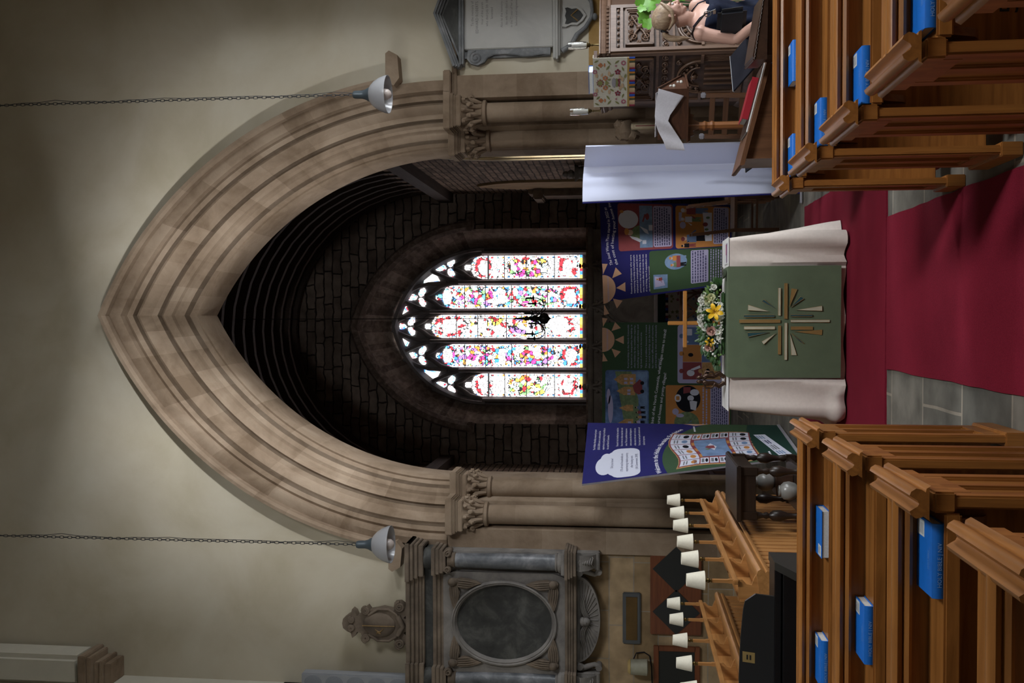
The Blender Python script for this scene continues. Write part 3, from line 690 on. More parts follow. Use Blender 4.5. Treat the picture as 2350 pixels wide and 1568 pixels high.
# ---------------------------------------------------------------- Bibles lying on the ledges
M_blue = plain('bible_blue', (0.010, 0.16, 0.62), 0.38, var=0.06, scale=30)
M_page = plain('page_edge', (0.62, 0.62, 0.60), 0.8, var=0.12, scale=180)
M_stick = plain('sticker_white', (0.6, 0.62, 0.62), 0.6, var=0.05)
M_ink = plain('ink_grey', (0.16, 0.17, 0.2), 0.6)
M_silver = plain('foil_pale_blue', (0.22, 0.42, 0.75), 0.4)
M_spine = plain('spine_lettering', (0.22, 0.40, 0.72), 0.4)
def bible(z=0):
    t = thing('bible', '', 'book'); w, d, h = .205, .136, .034
    mb = MB(); mb.bbox(-w / 2 + .004, w / 2 - .004, -d / 2 + .006, d / 2 - .004, .003, h - .003, .001); obj('page_block', mb, M_page, t)
    mb = MB(); mb.bbox(-w / 2, w / 2, -d / 2, d / 2, 0, .003, .001); mb.bbox(-w / 2, w / 2, -d / 2, d / 2, h - .003, h, .001)
    mb.sweep([[(x, y, zz) for y, zz in ((-d / 2, 0), (-d / 2 - .004, .008), (-d / 2 - .005, h / 2), (-d / 2 - .004, h - .008), (-d / 2, h), (-d / 2 + .004, h - .002), (-d / 2 + .003, h / 2), (-d / 2 + .004, .002))] for x in (-w / 2, w / 2)], closed=True, caps=True)
    cv = obj('cover', mb, M_blue, t)
    mb = MB(); mb.box(w / 2 - .052, w / 2 - .006, .0, d / 2 - .01, h, h + .0006); s = obj('sticker', mb, M_stick, t); s['label'] = 'white paper sticker'
    mb = MB()
    for k in range(4): mb.box(w / 2 - .046, w / 2 - .014, .010 + k * .010, .013 + k * .010, h + .0006, h + .001)
    obj('print', mb, M_ink, s)
    mb = MB(); vs, fs = text2d('HOLY BIBLE | NIV', .016, 'LEFT'); mb.add([(-w / 2 + .03 + x, -d / 2 - .0056, .010 + y) for x, y in vs], fs)
    obj("lettering", mb, M_spine, t, smooth=0, fixn=False)
    mb = MB(); vs, fs = text2d('HOLY BIBLE', .010); mb.add([(-.03 + x, -.04 + y, h + .0005) for x, y in vs], fs); vs, fs = text2d('New International Version', .006); mb.add([(-.03 + x, -.049 + y, h + .0005) for x, y in vs], fs)
    obj('title', mb, M_silver, t, smooth=0, fixn=False)
    return t
B0 = bible()
# (x of its middle, row y, label, turned)
spots = [(1.275, RY[0], 'blue Bible on the first south ledge, beside the dark chest', 0), (.81, RY[0], 'blue Bible on the first south ledge, hard against the end cap', 0),
         (.835, RY[1], 'blue Bible alone on the second south ledge, behind the second pew end', 0), (.855, RY[2], 'blue Bible alone on the third south ledge, wide white sticker on its cover', 0),
         (.908, RY[3], 'large blue Bible on the fourth south ledge, cut off by the picture edge', 0),
         (-.93, LY[0], 'blue Bible turned round on the first north ledge, grey page edge outward', PI), (-1.487, LY[0], 'blue Bible on the first north ledge, spine outward, before the piano', 0),
         (-1.117, LY[1], 'blue Bible alone on the second north ledge', 0), (-.67, LY[2], 'large blue Bible on the third north ledge, close to the pew end', 0)]
for i, (xr, y, lab, rz) in enumerate(spots):
    yb = y - (RD[RY.index(y)] if y in RY else .38) + .0865; x = xr
    loc = (x, yb, .7875)
    if i == 0: B0.location = loc; B0['label'] = lab; B0['group'] = 'blue Bibles on the pew ledges'
    else: dup(B0, loc, rz, lab, 'blue Bibles on the pew ledges')

M_kneel = plain('kneeler_maroon', (0.13, 0.008, 0.02), 0.9, var=0.15, scale=30)
for x, y, lab in ((.93, 5.23, 'maroon kneeler on the floor before the front south pew'), (.98, 4.30, 'maroon kneeler on the floor under the second south book ledge')):
    mb = MB(); mb.bbox(x - .17, x + .17, y - .09, y + .09, 0, .16, .04); tag(obj('kneeler', mb, M_kneel, smooth=60), lab, 'kneeler')
# ---------------------------------------------------------------- nave altar
AX, AY = -0.055, 7.60
M_linen = plain('altar_linen', (0.60, 0.53, 0.48), 0.85, var=0.05, scale=40, bmp=0.08)
M_linenw = plain('altar_top_linen', (0.68, 0.67, 0.66), 0.8, var=0.04, scale=30)
t = thing('altar_table', 'oak communion table hidden under a floor length cream cloth', 'table', (AX, AY, .012))
mb = MB(); mb.bbox(-.62, .62, -.21, .22, .80, .835, .006); obj('tabletop', mb, oak('X'), t)
for sx in (-1, 1):
    for sy in (-1, 1):
        mb = MB(); mb.bbox(sx * .56 - .03, sx * .56 + .03, sy * .165 - .03, sy * .165 + .03, 0, .8, .004); obj('leg', mb, oak('Z'), t)
# cloth: a closed skirt with folds, deeper at the corners, plus its top
def cloth():
    mb = MB(); per = []; hx, hy = .648, .232
    def corner(cx, cy, a0, n=10): return [(cx + .03 * math.cos(math.radians(a0 + 90 * i / n)), cy + .03 * math.sin(math.radians(a0 + 90 * i / n))) for i in range(n + 1)]
    def line(a, b, n): return [(a[0] + (b[0] - a[0]) * i / n, a[1] + (b[1] - a[1]) * i / n) for i in range(1, n)]
    cs = [corner(hx - .03, -hy + .03, -90), corner(hx - .03, hy - .03, 0), corner(-hx + .03, hy - .03, 90), corner(-hx + .03, -hy + .03, 180)]
    for k in range(4): per += cs[k] + line(cs[k][-1], cs[(k + 1) % 4][0], (16, 46, 16, 46)[k])
    n = len(per); rows = []; NZ = 26
    for j in range(NZ + 1):
        f = j / NZ; z = .852 - .838 * f; row = []
        for i, (x, y) in enumerate(per):
            p, q = per[i - 1], per[(i + 1) % n]; tx, ty = q[0] - p[0], q[1] - p[1]; l = math.hypot(tx, ty) + 1e-9; nx, ny = ty / l, -tx / l
            cr = math.exp(-((abs(abs(x) - hx) / .22) ** 2)); fr = y < -hy + .02
            fold = 0
            if x > .44: fold = .055 * math.sin((x - .44) * 34 + y * 24 + f * 1.6) * (0.35 + cr)
            elif x < -.42: fold = .036 * math.sin(x * 22 + y * 20 + 1.1 + f * 2.2) + .018 * cr
            else: fold = .004 * math.sin(x * 21) * f
            flare = (.012 + .055 * cr) * f ** 1.2
            d = flare + fold * f ** 0.9
            if fr and -.43 < x < .45: d = .006 * f + fold
            zz = z
            if f > .96: zz += .008 * math.sin(x * 17 + y * 9)
            if x < -.5 and f > .86: d += .03 * math.sin((f - .86) / .14 * PI)            # slumps on the floor
            row.append((AX + x + nx * d, AY + y + ny * d, .012 + max(.004, zz)))
        rows.append(row)
    mb.sweep(rows, closed=True); mb.mi = 1
    mb.add([(AX + x, AY + y, .012 + .852) for x, y in per] + [(AX + x * .96, AY + y * .9, .012 + .857) for x, y in per] , [(i, (i + 1) % n, n + (i + 1) % n, n + i) for i in range(n)] + [tuple(n + i for i in range(n))])
    return mb
t = thing('altar_cloth', 'cream floor length cloth covering the communion table', 'tablecloth', (AX, AY, .012), world=True)
obj('drape', cloth(), [M_linen, M_linenw], t, smooth=60)
mb = MB(); hy = AY - .252
mb.bbox(AX - .66, AX + .655, AY - .237, AY + .22, .8685, .8725, .001); obj('fair_linen', mb, M_linenw, t)
# green frontal with its applique of bars and rays round a cross
M_green = plain('frontal_green', (0.088, 0.120, 0.068), 0.8, var=0.1, scale=5, bmp=0.1)
M_gold = plain('applique_gold', (0.22, 0.13, 0.04), 0.55); M_cream = plain('applique_cream', (0.42, 0.40, 0.30), 0.6); M_teal = plain('applique_teal', (0.012, 0.055, 0.065), 0.5)
M_cord = plain('applique_cord', (0.26, 0.17, 0.06), 0.5)
t = thing('altar_frontal', 'sage green altar frontal with a cross of gold, cream and teal rays', 'altar cloth', (-.04, 7.31, .06), world=True)
FX0, FX1 = -.457, .376
def fr(u, v):
    x = FX0 + (FX1 - FX0) * u; z = .876 - .816 * v
    return (x, 7.338 - .004 - .012 * v + .004 * math.sin(u * 9 + v * 3) * v, z), (0, -1, 0)
mb = MB(); mb.slab(fr, 30, 16, .003)
mb.box(FX0, FX1, 7.333, 7.60, .8735, .8775); obj('hanging', mb, M_green, t, smooth=60)
# pieces in the photograph's own arrangement: metres from the cross's middle, x across and z up
EX, EZ, EY = -.038, .478, 7.3155
P = []
def pc(m, *pts): P.append((m, pts))
def bar(m, x0, x1, z0, z1): pc(m, (x0, z0), (x1, z0), (x1, z1), (x0, z1))
bar('g', -.008, .014, .02, .32); bar('t', .033, .049, .065, .285); bar('c', -.058, -.036, .06, .285)
bar('c', -.006, .012, -.335, -.055); bar('t', .037, .051, -.21, -.055); bar('g', -.060, -.038, -.215, -.055)
bar('g', .02, .285, -.03, -.008); bar('c', .045, .25, .018, .036)
bar('c', -.285, -.01, -.03, -.01); bar('g', -.245, -.03, .016, .036)
pc('c', (.075, .10), (.125, .255), (.085, .258)); pc('t', (.095, .055), (.165, .14), (.15, .155)); pc('t', (-.08, .10), (-.115, .255), (-.082, .258)); pc('c', (-.085, .05), (-.17, .14), (-.15, .155))
pc('g', (.11, -.045), (.245, -.06), (.24, -.10)); pc('t', (.105, -.055), (.185, -.125), (.17, -.15)); pc('c', (.085, -.09), (.115, -.28), (.078, -.282))
pc('c', (-.09, -.05), (-.25, -.06), (-.25, -.10)); pc('t', (-.085, -.06), (-.165, -.155), (-.155, -.125)); pc('g', (-.075, -.08), (-.10, -.28), (-.062, -.282))
mats = {'g': M_gold, 'c': M_cream, 't': M_teal}
for m, pts in P:
    q = [(EX + x, EZ + z) for x, z in pts]; cx = sum(p[0] for p in q) / len(q); cz = sum(p[1] for p in q) / len(q)
    mb = MB(); mb.prism(q, 'Y', EY - .0012, EY + .003); mb.mi = 1
    def edge_pts(): return [(x, EY - .0012, z) for x, z in q]
    mb.tube(edge_pts(), .0016, 4, closed=True)
    obj('applique', mb, [mats[m], M_cord], t, smooth=0)

# ---------------------------------------------------------------- on the altar
TOP = .879
M_brz = plain('dark_bronze', (0.06, 0.032, 0.02), 0.3, 0.6, var=0.25)
t = thing('figure_sculpture', 'small dark bronze sculpture of two slender joined figures on the altar', 'sculpture', (-.487, 7.52, .8725), world=True)
mb = MB(); mb.bbox(-.53, -.45, 7.50, 7.55, .8725, .884, .003); obj('base', mb, M_brz, t)
def fig(dx, s):
    mb = MB(); x = -.487 + dx; y = 7.525
    mb.tube([(x, y, .884), (x + s * .030, y, .925), (x + s * .004, y, .968), (x + s * .010, y, 1.01), (x, y, 1.04), (x, y, 1.055)], [.017, .020, .016, .019, .022, .010], 10)
    mb.tube([(x, y, 1.036), (x + s * .046, y - .006, 1.026), (x + s * .040, y - .012, .975), (x + s * .004, y - .016, .955)], [.010, .009, .008, .006], 8)
    mb.ball((x - s * .004, y, 1.072), (.016, .017, .026), 10)
    return mb
obj('figure', fig(-.02, -1), M_brz, t, smooth=60); obj('figure', fig(.02, 1), M_brz, t, smooth=60)
# wooden cross
M_cross = wood('cross_oak_', (0.30, 0.12, 0.025), (0.46, 0.21, 0.05), 'Z', 0.4)
t = thing('altar_cross', 'plain light oak cross standing on the altar behind the flowers', 'cross', (-.05, 7.755, .8725), world=True)
mb = MB(); mb.bbox(-.066, -.036, 7.74, 7.77, .895, 1.305, .003); obj('upright', mb, M_cross, t)
mb = MB(); mb.bbox(-.245, .205, 7.735, 7.775, 1.155, 1.185, .003); obj('crossbar', mb, wood('cross_oak_', (0.30, 0.12, 0.025), (0.46, 0.21, 0.05), 'X', 0.4), t)
mb = MB(); mb.bbox(-.12, .02, 7.70, 7.80, .8725, .897, .005); obj('base', mb, M_cross, t)
# service papers
M_pur = plain('leaflet_purple', (0.12, 0.05, 0.14), 0.6); M_pink = plain('leaflet_pink', (0.45, 0.12, 0.16), 0.6); M_paper = plain('white_paper', (0.62, 0.62, 0.62), 0.7, var=0.04)
t = thing('leaflet', 'purple and white service leaflet lying at the south end of the altar', 'leaflet', (.48, 7.5, .8725), world=True)
mb = MB(); mb.bbox(.40, .565, 7.41, 7.62, .8725, .8765, .001); obj('sheet', mb, M_paper, t); mb = MB(); mb.box(.41, .555, 7.415, 7.47, .8766, .878); mb.mi = 1; mb.box(.47, .55, 7.48, 7.51, .8766, .878); obj('printed_band', mb, [M_pur, M_pink], t)
M_tin = plain('polished_metal', (0.5, 0.5, 0.5), 0.18, 0.9)
t = thing('glass_dish', 'small shiny metal dish on the altar beside the leaflet', 'dish', (.33, 7.45, .8775), world=True)
mb = MB(); mb.lathe([(.012, .8775), (.03, .885), (.045, .905), (.048, .908), (.043, .903), (.02, .888)], (.33, 7.45, 0), 18); obj('bowl', mb, M_tin, t)
mb = MB(); mb.cyl((.35, 7.445, .90), (.385, 7.42, .925), .003, n=6); obj('spoon', mb, M_tin, t)

# flower arrangement
M_leaf = plain('leaf_green', (0.028, 0.075, 0.02), 0.45, var=0.45, scale=25); M_leafl = plain('leaf_light', (0.12, 0.22, 0.05), 0.5, var=0.3)
M_wfl = plain('petal_white', (0.72, 0.72, 0.66), 0.6, var=0.06); M_cfl = plain('petal_cream', (0.66, 0.66, 0.42), 0.6, var=0.08); M_yel = plain('lily_yellow', (0.78, 0.46, 0.012), 0.5, var=0.1); M_pkf = plain('petal_pink', (0.66, 0.42, 0.36), 0.6); M_anth = plain('anther_brown', (0.16, 0.05, 0.01), 0.7)
t = thing('flower_arrangement', 'long arrangement of white, cream and yellow flowers with a big yellow lily on the altar', 'flowers', (-.05, 7.56, TOP), world=True)
rnd = random.Random(11); FC = Vector((-.055, 7.575, .90))
def leaf(mb, p, d, l, w, curl=.3):
    d = Vector(d).normalized(); u = d.cross(Vector((0, -1, .4))).normalized(); n = u.cross(d); A = []
    for k, (f, ww) in enumerate(((0, .05), (.25, .8), (.55, 1), (.8, .6), (1, .03))):
        q = Vector(p) + d * l * f + n * (curl * l * f * f); A.append([(v_.x, v_.y, max(.883, v_.z)) for v_ in (q - u * w * ww, q + n * w * .35 * ww, q + u * w * ww)])
    mb.sweep(A)
def spot(a, b):                                                  # a along the length -1..1, b 0..1 up the mound
    w = .35 * (1 - .35 * b); hh = .205 * math.sqrt(max(0, 1 - (a * .93) ** 2))
    return FC + Vector((a * w, -.085 * (1 - b * .7) * math.sqrt(max(.05, 1 - a * a)) - .01, hh * (.12 + .85 * b)))
mb = MB(); mb.mi = 0
for k in range(330):
    a = rnd.uniform(-1, 1); p = spot(a * .90 + .01, rnd.uniform(0, .75)); p.y += rnd.uniform(0, .12)
    d = Vector((a * .8 + rnd.uniform(-.5, .5), rnd.uniform(-.7, .3), rnd.uniform(-.1, .8))); mb.mi = 1 if rnd.random() < .16 else 0
    leaf(mb, p, d, rnd.uniform(.04, .085), rnd.uniform(.009, .017), rnd.uniform(-.4, .3))
for k, a in enumerate((-.98, .95)):
    for q in range(6): leaf(mb, FC + Vector((a * .33, -.02, .012 + q * .008)), (a * (1 + q * .1), -.2, rnd.uniform(-.2, .35)), .05, .009)
fo = obj('foliage', mb, [M_leaf, M_leafl], t, smooth=60, fixn=False); fo['kind'] = 'stuff'
mb = MB(); mb.bbox(-.30, .19, 7.51, 7.64, TOP, .91, .01); obj('flower_tray', mb, M_leaf, t)
def frame_to(n): return Vector(n).normalized().to_track_quat('Z', 'Y').to_matrix()
def lily(p, n, s, open_=1.0):
    mb = MB(); R = frame_to(n); p = Vector(p)
    for k in range(6):
        a = 2 * PI * k / 6 + .3; ww = (.30, .24)[k % 2]; A = []
        for f, w, r, z in ((0, .25, .04, 0), (.3, .8, .3, .22), (.6, 1, .66, .36), (.85, .7, .95, .33), (1, .05, 1.12, .22)):
            c = R @ Vector((math.cos(a) * r * s * open_, math.sin(a) * r * s * open_, z * s + (k % 2) * .01)); u = R @ Vector((-math.sin(a), math.cos(a), 0)) * (w * ww * s); up = R @ Vector((0, 0, .06 * s * w))
            A.append([(p + c - u + up)[:], (p + c)[:], (p + c + u + up)[:]])
        mb.sweep(A)
    mb.mi = 1
    for k in range(6):
        a = 2 * PI * k / 6; q = p + R @ Vector((math.cos(a) * .22 * s, math.sin(a) * .22 * s, .55 * s)); mb.tube([p[:], q[:]], .02 * s, 5); mb.ball(q, (.07 * s, .035 * s, .035 * s), 6)
    return mb
def rose(p, n, s):
    mb = MB(); R = frame_to(n); p = Vector(p)
    for lay, (r, h, k) in enumerate(((.30, .9, 3), (.55, .85, 4), (.8, .7, 5), (1.0, .5, 6))):
        for i in range(k):
            a = 2 * PI * i / k + lay * .7; da = PI / k * 1.25; A = []
            for f in (0, .5, 1):
                rr = s * (r * .55 + (r * .45) * f ** .6 + (.12 if lay > 1 else 0) * f * f); zz = s * h * f
                A.append([(p + R @ Vector((rr * math.cos(a + da * g), rr * math.sin(a + da * g), zz * (1 - .18 * g * g))))[:] for g in (-1, -.5, 0, .5, 1)])
            mb.sweep(A)
    mb.ball(p + R @ Vector((0, 0, s * .35)), s * .35, 8); return mb
def daisy(p, n, s):
    mb = MB(); R = frame_to(n); p = Vector(p)
    for lay in range(3):
        for k in range(11):
            a = 2 * PI * (k + lay * .5) / 11; r = s * (1 - .25 * lay); u = R @ Vector((-math.sin(a), math.cos(a), 0)) * (.16 * s); c = R @ Vector((math.cos(a), math.sin(a), 0)); z = R @ Vector((0, 0, 1))
            mb.sweep([[(p + c * .1 * s - u * .4)[:], (p + c * .1 * s + u * .4)[:]], [(p + c * r * .65 - u + z * s * (.15 + .16 * lay))[:], (p + c * r * .65 + u + z * s * (.15 + .16 * lay))[:]], [(p + c * r - u * .5 + z * s * (.1 + .2 * lay))[:], (p + c * r + u * .5 + z * s * (.1 + .2 * lay))[:]]])
    mb.mi = 1; mb.ball(p + R @ Vector((0, 0, s * .2)), s * .2, 8); return mb
def bud(p, n, s):
    mb = MB(); R = frame_to(n); mb.lathe([(s * .1, 0), (s * .4, s * .35), (s * .5, s * .8), (s * .42, s * 1.2), (s * .15, s * 1.5)], p[:], 9, R); return mb
def spray(p, n, s):
    mb = MB(); p = Vector(p)
    for k in range(7): mb.ball(p + Vector((rnd.uniform(-1, 1) * s, rnd.uniform(-.5, .2) * s, rnd.uniform(-1, 1) * s)), s * rnd.uniform(.25, .4), 7)
    return mb
def nrm(p): return (p.x - FC.x) * .8, -1.0, (p.z - .93) * 3.0
def put(kind, fn, m, x, z, s, dy=0.0, **kw):
    """x, z in metres where the photograph shows the bloom, on the front of the mound"""
    a = max(-1, min(1, (x - FC.x) / .35)); p = Vector((x, 7.475 + .07 * a * a + max(0, z - .95) * .55 + dy, z))
    return obj(kind, fn(p, nrm(p), s, **kw), m, t, smooth=60, fixn=False)
put('lily', lily, [M_yel, M_anth], .035, .965, .062, -.03); put('lily', lily, [M_yel, M_anth], -.195, .995, .036); 
for x, z, s in ((.115, 1.0, .033), (.145, .985, .030), (-.015, .945, .024), (.15, 1.02, .02)): put('rose', rose, M_cfl, x, z, s)
for x, z, s in ((-.11, .985, .034), (-.235, .995, .034)): put('rose', rose, M_pkf, x, z, s)
for x, z, s in ((.02, .915, .03), (-.12, .935, .033), (-.005, .915, .022), (.09, .92, .024), (-.165, .93, .024), (.055, .915, .022)): put('daisy', daisy, [M_wfl, M_cfl], x, z, s)
for x, z, s in ((.225, .965, .022), (.16, 1.035, .024), (.13, 1.06, .022), (.06, 1.055, .026), (.035, 1.065, .024), (-.005, 1.06, .026), (.10, 1.045, .024), (.085, 1.005, .026), (-.055, 1.05, .028), (-.085, 1.03, .026), (.06, 1.025, .02), (-.255, 1.02, .022), (.02, 1.04, .02), (-.035, 1.07, .018)): put('freesia', rose, M_wfl, x, z, s)
for x, z, s in ((-.215, 1.03, .018), (-.24, 1.035, .018), (-.285, .97, .022), (-.265, .985, .016), (-.30, .955, .02), (.205, .99, .016), (.24, .975, .014)): put('bud', bud, M_wfl, x, z, s)
for x, z, s in ((-.315, .95, .018), (-.29, .915, .017), (.26, .985, .014), (.20, .92, .02), (.04, 1.09, .014)): put('bud', bud, M_leafl, x, z, s)
for x, z, s in ((-.06, .925, .022), (-.18, .915, .018), (.11, .945, .02), (-.10, .915, .018), (.0, .912, .02), (.14, .94, .016), (-.2, .95, .016)): put('small_spray', spray, M_wfl, x, z, s)
# ---------------------------------------------------------------- exhibition boards
M_navy = plain('board_navy', (0.020, 0.020, 0.125), 0.55, var=0.04); M_bgreen = plain('board_green', (0.045, 0.085, 0.045), 0.55, var=0.04); M_dgreen = plain('board_dark_green', (0.015, 0.045, 0.035), 0.55, var=0.04)
M_bwhite = plain('board_white', (0.62, 0.64, 0.76), 0.5, var=0.03, scale=2); M_peach = plain('board_peach', (0.60, 0.36, 0.24), 0.6, var=0.04); M_bred = plain('board_maroon', (0.24, 0.06, 0.07), 0.6, var=0.05)
M_borange = plain('board_orange', (0.50, 0.22, 0.07), 0.6, var=0.06); M_bblue = plain('board_blue', (0.17, 0.26, 0.44), 0.6, var=0.25, scale=9); M_lilac = plain('board_lilac', (0.42, 0.40, 0.62), 0.6, var=0.03)
M_black = plain('board_black', (0.012, 0.012, 0.018), 0.6); M_skin2 = plain('picture_skin', (0.60, 0.42, 0.34), 0.6); M_edge = plain('board_edge_grey', (0.30, 0.29, 0.32), 0.5); M_txt = plain('board_lettering_white', (0.72, 0.72, 0.82), 0.5, var=0.02)
M_sage = plain('picture_sage', (0.16, 0.22, 0.12), 0.6, var=0.3, scale=20); M_sky = plain('picture_sky', (0.10, 0.16, 0.33), 0.6, var=0.7, scale=5); M_dirt = plain('picture_stone', (0.46, 0.27, 0.12), 0.6, var=0.3, scale=30)
M_pinkp = plain('picture_pink', (0.66, 0.46, 0.46), 0.6); M_jean = plain('picture_denim', (0.12, 0.18, 0.34), 0.6); M_txtd = plain('board_lettering_dark', (0.05, 0.05, 0.13), 0.6)
for _k in list(_m):
    if _k.startswith(('board_', 'picture_')): _b = _m[_k].node_tree.nodes['Principled BSDF']; _b.inputs['Specular IOR Level'].default_value = 0.12; _b.inputs['Roughness'].default_value = 0.75
class Board:
    """a flexible panel through four floor and top corners; x runs from the reader's near left, y down from the top, in metres"""
    def __init__(s, name, label, BL, BR, TL, TR, back=None, face=M_navy, bulge=0.0, cat='display board', edge=None):
        s.c = [Vector(p) for p in (BL, BR, TL, TR)]; s.W = ((s.c[1] - s.c[0]).length + (s.c[3] - s.c[2]).length) / 2; s.H = (s.c[2] - s.c[0]).length; s.bulge = bulge
        base = (s.c[0] + s.c[1]) / 2; s.t = thing(name, label, cat, (base.x, base.y, 0), world=True)
        mb = MB(); mb.slab(lambda u, v: s.pn(u, v), 24, 20, .009); obj('panel', mb, edge or M_edge, s.t, smooth=40)
        s.n = 0
    def pn(s, u, v):
        BL, BR, TL, TR = s.c; p = (BL * (1 - u) + BR * u) * v + (TL * (1 - u) + TR * u) * (1 - v)
        du = (BR - BL) * v + (TR - TL) * (1 - v); dv = (TL - BL) * (1 - u) + (TR - BR) * u; n = du.cross(dv).normalized()
        return p + n * s.bulge * math.sin(PI * u), n
    def at(s, x, y, k):
        p, n = s.pn(x / s.W, y / s.H); return (p + n * (.0095 + .0009 * k))[:]
    def shape(s, mb, pts, k, fill=True):
        mb.add([s.at(x, y, k) for x, y in pts], [tuple(range(len(pts)))[::-1]])
    def fan(s, mb, pts, k):
        cx = sum(p[0] for p in pts) / len(pts); cy = sum(p[1] for p in pts) / len(pts); n = len(pts)
        rs = (1, .8, .6, .4, .2) if max(abs(p[0] - cx) + abs(p[1] - cy) for p in pts) > .18 else (1,)
        mb.add([s.at(cx, cy, k)] + [s.at(cx + (x - cx) * f, cy + (y - cy) * f, k) for f in rs[::-1] for x, y in pts], [(0, 1 + (i + 1) % n, 1 + i) for i in range(n)] + [(1 + q * n + i, 1 + q * n + (i + 1) % n, 1 + (q + 1) * n + (i + 1) % n, 1 + (q + 1) * n + i) for q in range(len(rs) - 1) for i in range(n)])
    def part(s, name, m, shapes, k=1, parent=None):
        mb = MB()
        for q in shapes: s.fan(mb, q, k)
        return obj(name, mb, m, parent or s.t, smooth=0, fixn=False)
    def sheet(s, name, m, x0, x1, y0, y1, k=1, nu=12, nv=12):
        mb = MB(); mb.grid(lambda u, v: s.at(x0 + (x1 - x0) * u, y0 + (y1 - y0) * (1 - v), k), nu, nv); return obj(name, mb, m, s.t, smooth=0, fixn=False)
    def text(s, name, m, lines, x, y, size, k=2, align='LEFT', lead=1.35, width=None, fn=None, parent=None, bold=0.0, just=None):
        mb = MB()
        for i, ln in enumerate(lines):
            vs, fs = text2d(ln, size, align, just if just and i < len(lines) - 1 else None, bold)
            f = fn or (lambda a, b: (a, b)); yy = y + i * size * lead
            mb.add([s.at(*f(x + a, yy - b), k) for a, b in vs], fs)
        return obj(name, mb, m, parent or s.t, smooth=0, fixn=False)
    def bars(s, name, m, x0, x1, y0, y1, n, k=2, parent=None, seed=1, h=.45):
        """lines of print too small to read"""
        mb = MB(); r = random.Random(seed); st = (y1 - y0) / n
        for i in range(n):
            x = x0; e = x1 - (r.uniform(0, .25) * (x1 - x0) if i == n - 1 else 0)
            while x < e - .01:
                w = min(e - x, r.uniform(.02, .055)); s.shape(mb, [(x, y0 + i * st), (x + w, y0 + i * st), (x + w, y0 + (i + h) * st), (x, y0 + (i + h) * st)], k); x += w + .011
        return obj(name, mb, m, parent or s.t, smooth=0, fixn=False)
    def sun(s, cx, r, text):
        e = s.part('sun_emblem', M_peach, [ellipse(cx, .002, r, r, 26, 0, PI)] + [[(cx + math.cos(a - .10) * r * 1.06, .0 + math.sin(a - .10) * r * 1.06), (cx + math.cos(a - .045) * r * 1.85, math.sin(a - .09) * r * 1.85), (cx + math.cos(a + .045) * r * 1.85 , math.sin(a + .14) * r * 1.85), (cx + math.cos(a + .10) * r * 1.06, math.sin(a + .1) * r * 1.06)] if 0 else
                   [(cx + math.cos(a) * r * 1.05, math.sin(a) * r * 1.05), (cx + math.cos(a - .19) * r * 1.8, max(.003, math.sin(a - .19) * r * 1.8)), (cx + math.cos(a + .19) * r * 1.8, max(.003, math.sin(a + .19) * r * 1.8))] for a in [PI * q for q in (.02, .26, .5, .74, .98)]], 2)
        s.text('sun_lettering', M_lilac, [text], cx, r * .5, r * .2, 3, 'CENTER', parent=e)
def figure(B, parent, x, y, h, top, legs, hair, face=1, k=4):
    """a small drawn person: head, hair, torso, arm, legs"""
    w = h * .14
    B.part('drawn_legs', legs, [[(x - w * .8, y - h * .5), (x + w * .8, y - h * .5), (x + w * .9, y), (x + w * .2, y), (x, y - h * .35), (x - w * .2, y), (x - w * .9, y)]], k, parent)
    B.part('drawn_top', top, [[(x - w, y - h * .80), (x + w, y - h * .80), (x + w * 1.1, y - h * .46), (x - w * 1.1, y - h * .46)], [(x + face * w * .7, y - h * .78), (x + face * w * 1.0, y - h * .70), (x + face * w * 2.4, y - h * .5), (x + face * w * 2.0, y - h * .46)]], k + 1, parent)
    B.part('drawn_head', M_skin2, [ellipse(x, y - h * .89, w * .55, w * .75, 14)], k + 1, parent); B.part('drawn_hair', hair, [ellipse(x - face * w * .1, y - h * .94, w * .6, w * .5, 14)], k + 2, parent)

# --- the welcome board, half unfolded across the north jamb
WB = Board('welcome_board', 'tall navy and green welcome board with a cloud and a drawn board game', (-1.305, 9.10, .012), (-1.165, 10.40, .012), (-1.545, 8.80, 2.035), (-1.125, 10.12, 2.03), M_bwhite)
Wd, Hd = WB.W, WB.H; k0 = Wd / 1.3
WB.sheet('printed_ground', M_navy, .0, Wd, .0, Hd, 0, 24, 20)
cx, cy, R = .30 * k0, .76 + 1.30, 1.30
def carc(y): return [(x, cy - math.sqrt(max(0, R * R - (x - cx) ** 2))) for x in [Wd * i / 30 for i in range(31)]]
mb = MB(); up = carc(0)
mb.sweep([[WB.at(x, y + (Hd - y) * f, 1) for x, y in up] for f in (0, .15, .3, .45, .6, .8, 1)][::-1]); obj('green_ground', mb, M_bgreen, WB.t, smooth=0, fixn=False)
mb = MB(); lo = [(Wd * i / 20, 1.74 - .10 * math.sin(PI * (i / 20) * .9) + .02 * (1 - i / 20)) for i in range(21)]
mb.sweep([[WB.at(x, y + (Hd - y) * f, 2) for x, y in lo] for f in (0, .33, .66, 1)][::-1]); obj('footer', mb, M_dgreen, WB.t, smooth=0, fixn=False)
cl = WB.part('cloud', M_bwhite, [ellipse(.30 * k0, .20, .19, .085, 24), ellipse(.34 * k0, .30, .27, .10, 24), rrect(.03 * k0, .66 * k0, .27, .545, .09), ellipse(.43 * k0, .22, .14, .06, 20)], 2)
WB.text('cloud_lettering', M_txtd, ['Did you know?', '', '17% of rural households are', 'experiencing relative poverty', 'after housing costs', '(UK Government, 2018).'], .345 * k0, .285, .036, 3, 'CENTER', 1.32, parent=cl)
WB.text('introduction_lettering', M_txt, ['The Hidden Hardship research project', '(2022-2024) aims to understand the', 'experiences of people living in hardship in', 'the rural North Cotswolds.'], .66 * k0, .10, .031, 2, 'LEFT', 1.45)
